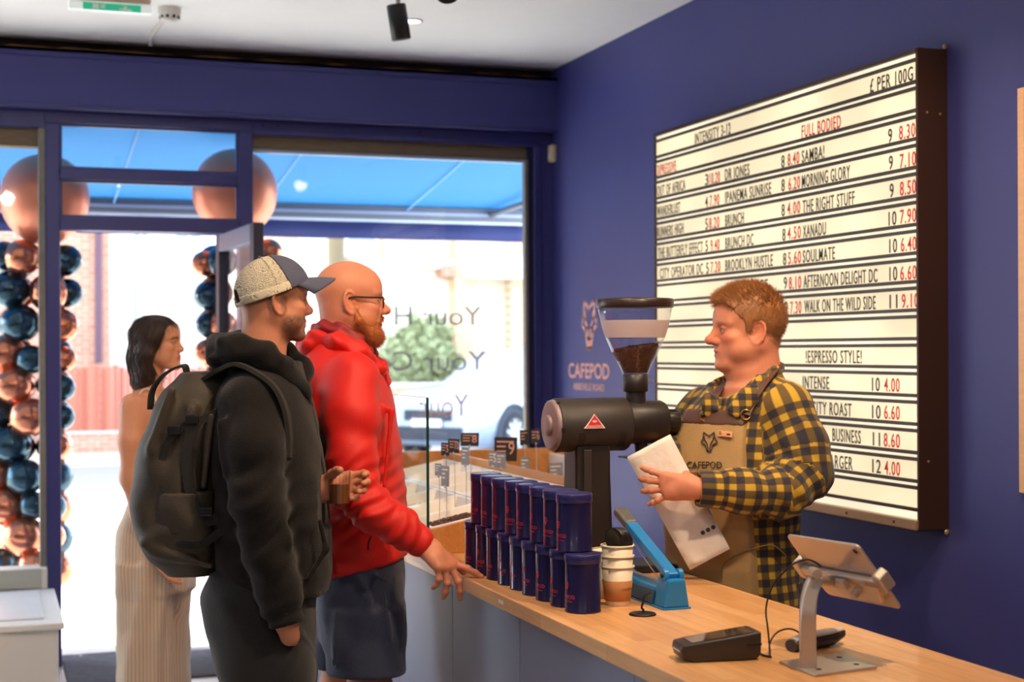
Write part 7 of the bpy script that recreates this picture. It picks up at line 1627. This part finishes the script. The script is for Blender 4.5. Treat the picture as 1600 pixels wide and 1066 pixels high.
# ---- checked shirt
m_plaid = mat('yellow_navy_check', srgb(200, 160, 30), .8, bump=.2, bscale=260, sheen=.2); _n, _l = m_plaid.node_tree.nodes, m_plaid.node_tree.links
at_ = _n.new('ShaderNodeAttribute'); at_.attribute_name = 'cloth'; sx_ = _n.new('ShaderNodeSeparateXYZ'); _l.new(at_.outputs['Vector'], sx_.inputs[0])
fac = []
for i in range(2):
    fr = _n.new('ShaderNodeMath'); fr.operation = 'PINGPONG'; fr.inputs[1].default_value = .5; _l.new(sx_.outputs[i], fr.inputs[0])
    mr = _n.new('ShaderNodeMapRange'); mr.inputs['From Min'].default_value = .19; mr.inputs['From Max'].default_value = .27; _l.new(fr.outputs[0], mr.inputs[0]); fac.append(mr)
ad = _n.new('ShaderNodeMath'); ad.operation = 'ADD'; _l.new(fac[0].outputs[0], ad.inputs[0]); _l.new(fac[1].outputs[0], ad.inputs[1]); hf = _n.new('ShaderNodeMath'); hf.operation = 'MULTIPLY'; hf.inputs[1].default_value = .5; _l.new(ad.outputs[0], hf.inputs[0])
rp = _n.new('ShaderNodeValToRGB'); rp.color_ramp.elements[0].color = srgb(200, 158, 40)+(1,); rp.color_ramp.elements[1].color = srgb(34, 32, 48)+(1,); e_ = rp.color_ramp.elements.new(.5); e_.color = srgb(98, 76, 32)+(1,)
_l.new(hf.outputs[0], rp.inputs[0]); _l.new(rp.outputs[0], _n['Principled BSDF'].inputs['Base Color'])
TOR = [brow_(585, 1174, .085, .075), brow_(605, 1170, .12, .09), brow_(625, 1166, .155, .108, .0), brow_(655, 1160, .19, .13, .005), brow_(700, 1156, .208, .148, .012), brow_(760, 1153, .205, .162, .02), brow_(820, 1153, .200, .168, .022), brow_(880, 1156, .196, .160, .015), brow_(950, 1160, .190, .15, .005), brow_(985, 1160, .188, .148)]
def shirt_prims():
    J = Prims(); J.loft(TOR, .03, rot=ROT, pw=2.3); J.chain(ARL, .04); J.chain(ARR, .04)
    J.chain([(q(1190, 612, -.03), .055), (q(1228, 645, -.13), .07)], .05); J.chain([(q(1150, 618, .03), .055), (q(1100, 648, .12), .06)], .05)
    elb = q(1240, 765, -.22); fw = wrinkle(.0026, 51, (28, 24, 30))
    J.fn((.2, D0-.6, .6), (1.3, D0+.7, 1.6), lambda x, y, z: fw(x, y, z)+.005*np.exp(-((x-elb[0])**2+(z-elb[2])**2)/.010)*np.sin((x*.8+z*.6)*120+1.4*np.sin(z*40)))
    return J
J = shirt_prims()
for (u0_, v0_, u1_, v1_, dd) in ((1140, 745, 1125, 780, -.335), (1255, 660, 1272, 740, -.235)): J.cap(q(u0_, v0_, dd), q(u1_, v1_, dd), .008, .006, .022)
dw = ARL[-1][0]-ARL[-2][0]; dw /= np.linalg.norm(dw); cu = q(1090, 764, -.312)
J.append(('s', cu-.1, cu+.1, (lambda x, y, z: -((x-cu[0])*dw[0]+(y-cu[1])*dw[1]+(z-cu[2])*dw[2])), .004)); J.cap(cu-dw*.02, cu+dw*.06, .037, .037, .003, 's')
J.chain([(H.p((-1.6, 0, -14)), .072), (H.p((-1.0, 0, -7)), .078)], .008, 's')
J.ell(q(1130, 632, -.12), (.016, .06, .04), None, .01, 's'); sa_, sb_, nk_ = q(1112, 628), q(1216, 580), q(1160, 600, -.01); J.append(('s', np.array([.3, 4, 1.3]), np.array([1.0, 5, 1.7]), (lambda x, y, z: np.maximum(-(z-(sa_[2]+(x-sa_[0])*(sb_[2]-sa_[2])/(sb_[0]-sa_[0]))), np.sqrt((x-nk_[0])**2+(y-nk_[1])**2)-.084)), .008))
lo, hi = bbox(J); F_ = Field(lo-.01, hi+.012, .0056).run(J); V, Q = F_.mesh(); V = relax(V, Q, 1, .4)
def chain_uv(V, CH):
    best = np.full(len(V), 1e9); al = np.zeros(len(V)); an = np.zeros(len(V)); s0 = 0
    for (a, ra), (b, rb) in zip(CH[:-1], CH[1:]):
        a, b = np.array(a), np.array(b); d = b-a; L_ = np.linalg.norm(d); d = d/L_; t = np.clip((V-a) @ d, 0, L_); c = a+t[:, None]*d; w = V-c; ds_ = np.linalg.norm(w, axis=1)-(ra+(rb-ra)*t/L_)
        e = np.cross(d, (0, 1, 0)) if s0 == 0 else e-d*(e @ d); e /= np.linalg.norm(e); g_ = np.cross(d, e); m_ = ds_ < best; best = np.where(m_, ds_, best); al = np.where(m_, s0+t, al); an = np.where(m_, np.arctan2(w @ g_, w @ e), an); s0 += L_
    return best, al, an
PIT = .043
cz = np.array(sorted(TOR)); ca = np.interp(V[:, 2], cz[:, 0], cz[:, 1]); cd = np.interp(V[:, 2], cz[:, 0], cz[:, 2]); tw_ = np.arctan2(V[:, 1]-cd, V[:, 0]-ca)
vec = np.stack([tw_*.19/PIT+.2, V[:, 2]/PIT, tw_*0], 1)
for CH, rr_ in ((ARL, .068), (ARR, .064)):
    dd_, al, an = chain_uv(V, CH); dt = np.hypot(V[:, 0]-ca, V[:, 1]-cd)-.165; m_ = (dd_ < dt) | (np.linalg.norm(V-np.array(CH[0][0]), axis=1) < .07)
    vec = np.where(m_[:, None], np.stack([an*rr_/PIT+.1, al/PIT, an*0], 1), vec)
shirt = soft('shirt', V, Q, m_plaid, bar_, vec=vec); FS = Field(lo-.01, hi+.012, .007).run(shirt_prims())
# collar and cuff
Cl = Prims(); cr = [(q(1216, 574, .02), .018), (q(1210, 584, -.06), .019), (q(1192, 598, -.112), .020), (q(1166, 618, -.135), .019), (q(1143, 640, -.145), .013)]
cf = [(q(1212, 578, .02), .016), (q(1190, 585, .10), .016), (q(1150, 600, .09), .016), (q(1112, 606, .03), .013), (q(1106, 622, -.05), .012), (q(1118, 640, -.10), .009)]
Cl.chain(cr, .02); Cl.chain(cf, .02); Cl.cap(q(1172, 622, -.150), q(1152, 648, -.165), .017, .009, .025); Cl.cap(q(1186, 612, -.145), q(1168, 640, -.16), .016, .010, .025); Cl.ell(q(1109, 634, -.085), (.024, .010, .034), _rot((0, 1, 0), 12), .015)
lo, hi = bbox(Cl); V, Q = Field(lo-.01, hi+.01, .004).run(Cl).mesh(); soft('collar', V, Q, m_plaid, shirt, vec=np.stack([V[:, 0]/PIT*1.2, V[:, 2]/PIT*1.2, V[:, 0]*0], 1))
Cf = Prims(); Cf.cap(cu-dw*.062, cu+dw*.004, .0535, .050, .004); Cf.append(('s', cu-.1, cu+.1, (lambda x, y, z: -((x-cu[0])*dw[0]+(y-cu[1])*dw[1]+(z-cu[2])*dw[2])), .003)); Cf.append(('s', cu-.15, cu+.15, (lambda x, y, z: ((x-cu[0])*dw[0]+(y-cu[1])*dw[1]+(z-cu[2])*dw[2])+.062), .003)); Cf.cap(cu-dw*.1, cu+dw*.1, .041, .041, .003, 's')
lo, hi = bbox(Cf); V, Q = Field(lo-.01, hi+.01, .0042).run(Cf).mesh(); dd_, al, an = chain_uv(V, ARL); soft('cuff', V, Q, m_plaid, shirt, vec=np.stack([an*.068/PIT+.1, al/PIT*.6, an*0], 1))
bt_ = to_world((cu-dw*.03+np.array([0, -.052, .0]))[None])[0]
# ---- apron: shell following the front of the trunk
m_apr = mat('tan_canvas_apron', srgb(176, 142, 94), .8, var=.08, scale=6, bump=.25, bscale=300); m_lea = mat('brown_leather', srgb(92, 62, 52), .5, var=.15, scale=20)
A_ = Prims(); A_.loft(TOR, .03, rot=ROT, pw=2.3)
A_.loft([brow_(880, 1156, .20, .165, .015), brow_(950, 1160, .205, .17, .01), brow_(1100, 1162, .215, .19, .01), brow_(1230, 1164, .225, .20, .01)], .03, rot=ROT, pw=2.3)
lo, hi = bbox(A_); F_ = Field(lo-.02, hi+.02, .006).run(A_); sl, x, y, z = F_.grid(); base_F = F_.F.copy()
cx_, cy_ = q(1155, 760)[0], D0
fx = (x-cx_)*fB[0]+(y-cy_)*fB[1]; lx_ = (x-cx_)*lB[0]+(y-cy_)*lB[1]          # forward / his left, from the trunk axis
zb1, zbib, zwaist = q(1130, 640)[2], q(1130, 662)[2], q(1130, 812)[2]
halfw = np.interp(z, [zwaist-.10, zwaist-.0, zb1], [.165, .165, .118])
sh_ = np.abs(base_F-.011)-.0035; fold = .004*np.sin(lx_*34+4*np.sin(z*7))*np.clip((zwaist-z)*5, 0, 1)
reg = np.maximum(np.maximum(np.abs(lx_)-halfw, .01-fx-(z < zwaist)*.10), z-zb1)
F_.F = np.maximum(np.abs(base_F-.002-fold)-.014, np.maximum(reg, q(1150, 1225)[2]-z)).astype(np.float32)
V, Q = F_.mesh(); V = relax(V, Q, 5, .5); apr = soft('apron', V, Q, m_apr, bar_)
F_.F = np.maximum(np.abs(base_F-.002)-.0168, np.maximum(np.maximum(np.abs(lx_)-halfw*1.005, .01-fx), np.maximum(z-zb1-.002, zbib-z))).astype(np.float32)
V, Q = F_.mesh(); V = relax(V, Q, 5, .5); soft('leather_top_band', V, Q, m_lea, apr)
# surface point finder on the apron front
def on_front(u, v, extra=.0):
    """march the camera ray to the trunk surface"""
    lo_d, hi_d = D0-.45, D0+.2
    for dist in np.linspace(lo_d, hi_d, 400):
        p = ht(u, v, dist); i = [int(round((p[k]-F_.ax[k][0])/F_.h)) for k in range(3)]
        if all(0 <= i[k] < base_F.shape[k] for k in range(3)) and base_F[tuple(i)] < .018: return ht(u, v, dist-extra)
    return ht(u, v, D0-.2)
rg1, rg2 = on_front(1101, 650, .004), on_front(1165, 648, .004)
ribbon('neck_strap', [rg2]+[march(FS, u, v, .024, D0-.5, D0+.1) for u, v in ((1173, 630), (1182, 614))]+[q(1194, 598, -.145), q(1206, 584, -.10), q(1217, 570, -.02)], .030, .005, m_lea, apr, (.9, -.2, .3))
ribbon('neck_strap', [rg1]+[march(FS, u, v, .014, D0-.5, D0+.1) for u, v in ((1105, 640), (1111, 628))]+[q(1121, 612, -.03), q(1130, 600, .04)], .030, .005, m_lea, apr, (.9, -.2, .3))
m_brass = mat('brass_ring', srgb(200, 160, 80), .3, .9)
for p_ in (rg1, rg2):
    c_ = to_world(p_[None])[0]; rr_ = [c_+RV*.015*math.cos(a)*.95+UV_*.014*math.sin(a)-FV*.004 for a in np.arange(20)*PI/10]
    obj('ring', G().tube(rr_, .0022, 8, closed=True), m_brass, apr)
m_prt = mat('navy_print', srgb(44, 38, 44), .7)
def print_on(g, nm, par, m, lift=.0045):
    """flat artwork given in (u, v) picture pixels laid on the apron surface"""
    V = np.concatenate(g.v); out = []
    for u, v in V[:, :2]: out.append(on_front(u, v, lift))
    g2 = G(); g2.add(to_world(np.array(out)), g.f); return obj(nm, g2, m, par)
fg_ = fox_geo((1108, 697, 0), (1, 0, 0), (0, -1, 0), 21, .085, 0.0); print_on(fg_, 'fox_print', apr, m_prt)
tg_ = text_geo('CAFEPOD', (1073, 732, 0), (1, 0, 0), (0, -1, 0), 15, width=55, ext=0, bold=.25); print_on(tg_, 'lettering', apr, m_prt)
tg_ = text_geo('ABBEVILLE ROAD', (1078, 743, 0), (1, 0, 0), (0, -1, 0), 8, width=46, ext=0); print_on(tg_, 'small_lettering', apr, m_prt)
pb_ = [on_front(u, v, .006) for u, v in ((1123, 673), (1145, 675), (1144, 684), (1122, 682))]; pw_ = to_world(np.array(pb_)); nb_ = np.cross(pw_[1]-pw_[0], pw_[3]-pw_[0]); nb_ /= np.linalg.norm(nb_); nb_ = nb_ if nb_ @ FV < 0 else -nb_
nmb = obj('name_badge', G().add(np.concatenate([pw_, pw_+nb_*.003]), [(0, 1, 2, 3), (4, 5, 6, 7), (0, 1, 5, 4), (1, 2, 6, 5), (2, 3, 7, 6), (3, 0, 4, 7)]), mat('wood_badge', srgb(210, 150, 104), .5), apr)
ex_ = (pw_[1]-pw_[0])/np.linalg.norm(pw_[1]-pw_[0]); ey2 = (pw_[0]-pw_[3])/np.linalg.norm(pw_[0]-pw_[3]); bgp = G()
for a_, b_, c_, d_ in ((.08, .22, .62, .8), (.06, .26, .3, .45), (.62, .88, .3, .58)): bgp.add([pw_[3]+(pw_[2]-pw_[3])*s+(pw_[0]-pw_[3])*t+nb_*.0034 for s, t in ((a_, c_), (b_, c_), (b_, d_), (a_, d_))], [(0, 1, 2, 3)])
obj('badge_print', bgp, m_prt, nmb)
pk_ = [to_world(on_front(u, v, .004)[None])[0] for u, v in ((1128, 905), (1132, 880), (1165, 862), (1205, 852), (1228, 868))]; obj('pocket_seam', G().tube(catmull(pk_, 6), .0018, 6), mat('brown_thread', srgb(140, 108, 66), .8), apr)
# trousers, shoes
T_ = Prims(); T_.loft([brow_(900, 1160, .185, .15), brow_(990, 1162, .185, .15)], .03, rot=ROT); T_.chain([(q(1150, 980, -.07), .10), (q(1150, 1150, -.06), .085), (q(1150, 1340, -.06), .07)], .04); T_.chain([(q(1188, 980, .09), .10), (q(1188, 1150, .08), .085), (q(1188, 1340, .08), .07)], .04)
lo, hi = bbox(T_); V, Q = Field(np.maximum(lo-.01, [-9, 0, .03]), hi+.01, .009).run(T_).mesh(); soft('trousers', V, Q, m_trs, bar_)
for u_, dd in ((1146, -.06), (1184, .08)):
    c = q(u_, 1340, dd); s_ = Prims(); s_.chain([(np.array([c[0], c[1], .05])-fB*.05, .042), (np.array([c[0], c[1], .045])+fB*.06, .044), (np.array([c[0], c[1], .035])+fB*.15, .034)], .03); s_.append(plane_cut(0, .004, 0, .004))
    lo, hi = bbox(s_); V, Q = Field(lo-.01, hi+.01, .006).run(s_).mesh(); soft('shoe', V, Q, m_shoe, bar_)
# ================================================================== paper coffee bag in his hand
m_bag = mat('white_paper_bag', srgb(232, 222, 214), .55, var=.04, scale=5, bump=.25, bscale=35)
bt_top, bt_bot = ht(1015, 700, 4.34), ht(1109, 874, 4.235)
ax_ = bt_bot-bt_top; LB_ = np.linalg.norm(ax_); ax_ /= LB_; wv = ht(1135, 858, 4.235)-ht(1084, 893, 4.235); wv -= ax_*(wv @ ax_); WB = np.linalg.norm(wv); wv /= WB; nv = np.cross(ax_, wv); nv = nv if nv[1] < 0 else -nv
R_ = []
rngp = np.random.RandomState(2); PROFB = []
for i in range(25):
    t = i/24; w_ = (.068-.006*t)*1.02; dpt = np.interp(t, [0, .08, .3, .6, .85, 1], [.036, .032, .020, .016, .012, .004])
    ring = []
    for a, b in ((-1, -.2), (-1, -1), (-.5, -1.0), (0, -1.02), (.5, -1), (1, -1), (1, -.2), (.86, 0), (1, .2), (1, 1), (0, 1), (-1, 1), (-1, .2), (-.86, 0)):
        j = .0022*math.sin(i*1.7+a*5)+.003*math.sin(i*.6+a*3.1+b)*(.3+t)
        ring.append(bt_top+ax_*LB_*t+wv*w_*a*1.0+nv*(-b*dpt+j+rngp.uniform(-.0022, .0022)*(abs(b) > .5)))
    R_.append(to_world(np.array(ring)))
bg_c = to_world(bt_bot[None])[0]
bag = thing('paper_bag', 'white gusseted paper coffee bag tilted in the hand of the barista', 'bag', bg_c)
bo = obj('bag_sheet', G().rings(R_, cap0=False, cap1=True), m_bag, bag); so = bo.modifiers.new('s', 'SOLIDIFY'); so.thickness = .0008
for k in range(3):
    c_ = bt_top+ax_*LB_*.80+wv*(.018+.0165*k)+nv*.0175; cw = to_world(c_[None])[0]; nw = to_world(nv[None])[0]
    obj('round_stamp', G().cyl(cw, cw+nw*.0012, .0062, n=16), mat('stamp_black', srgb(50, 44, 44), .6), bag)
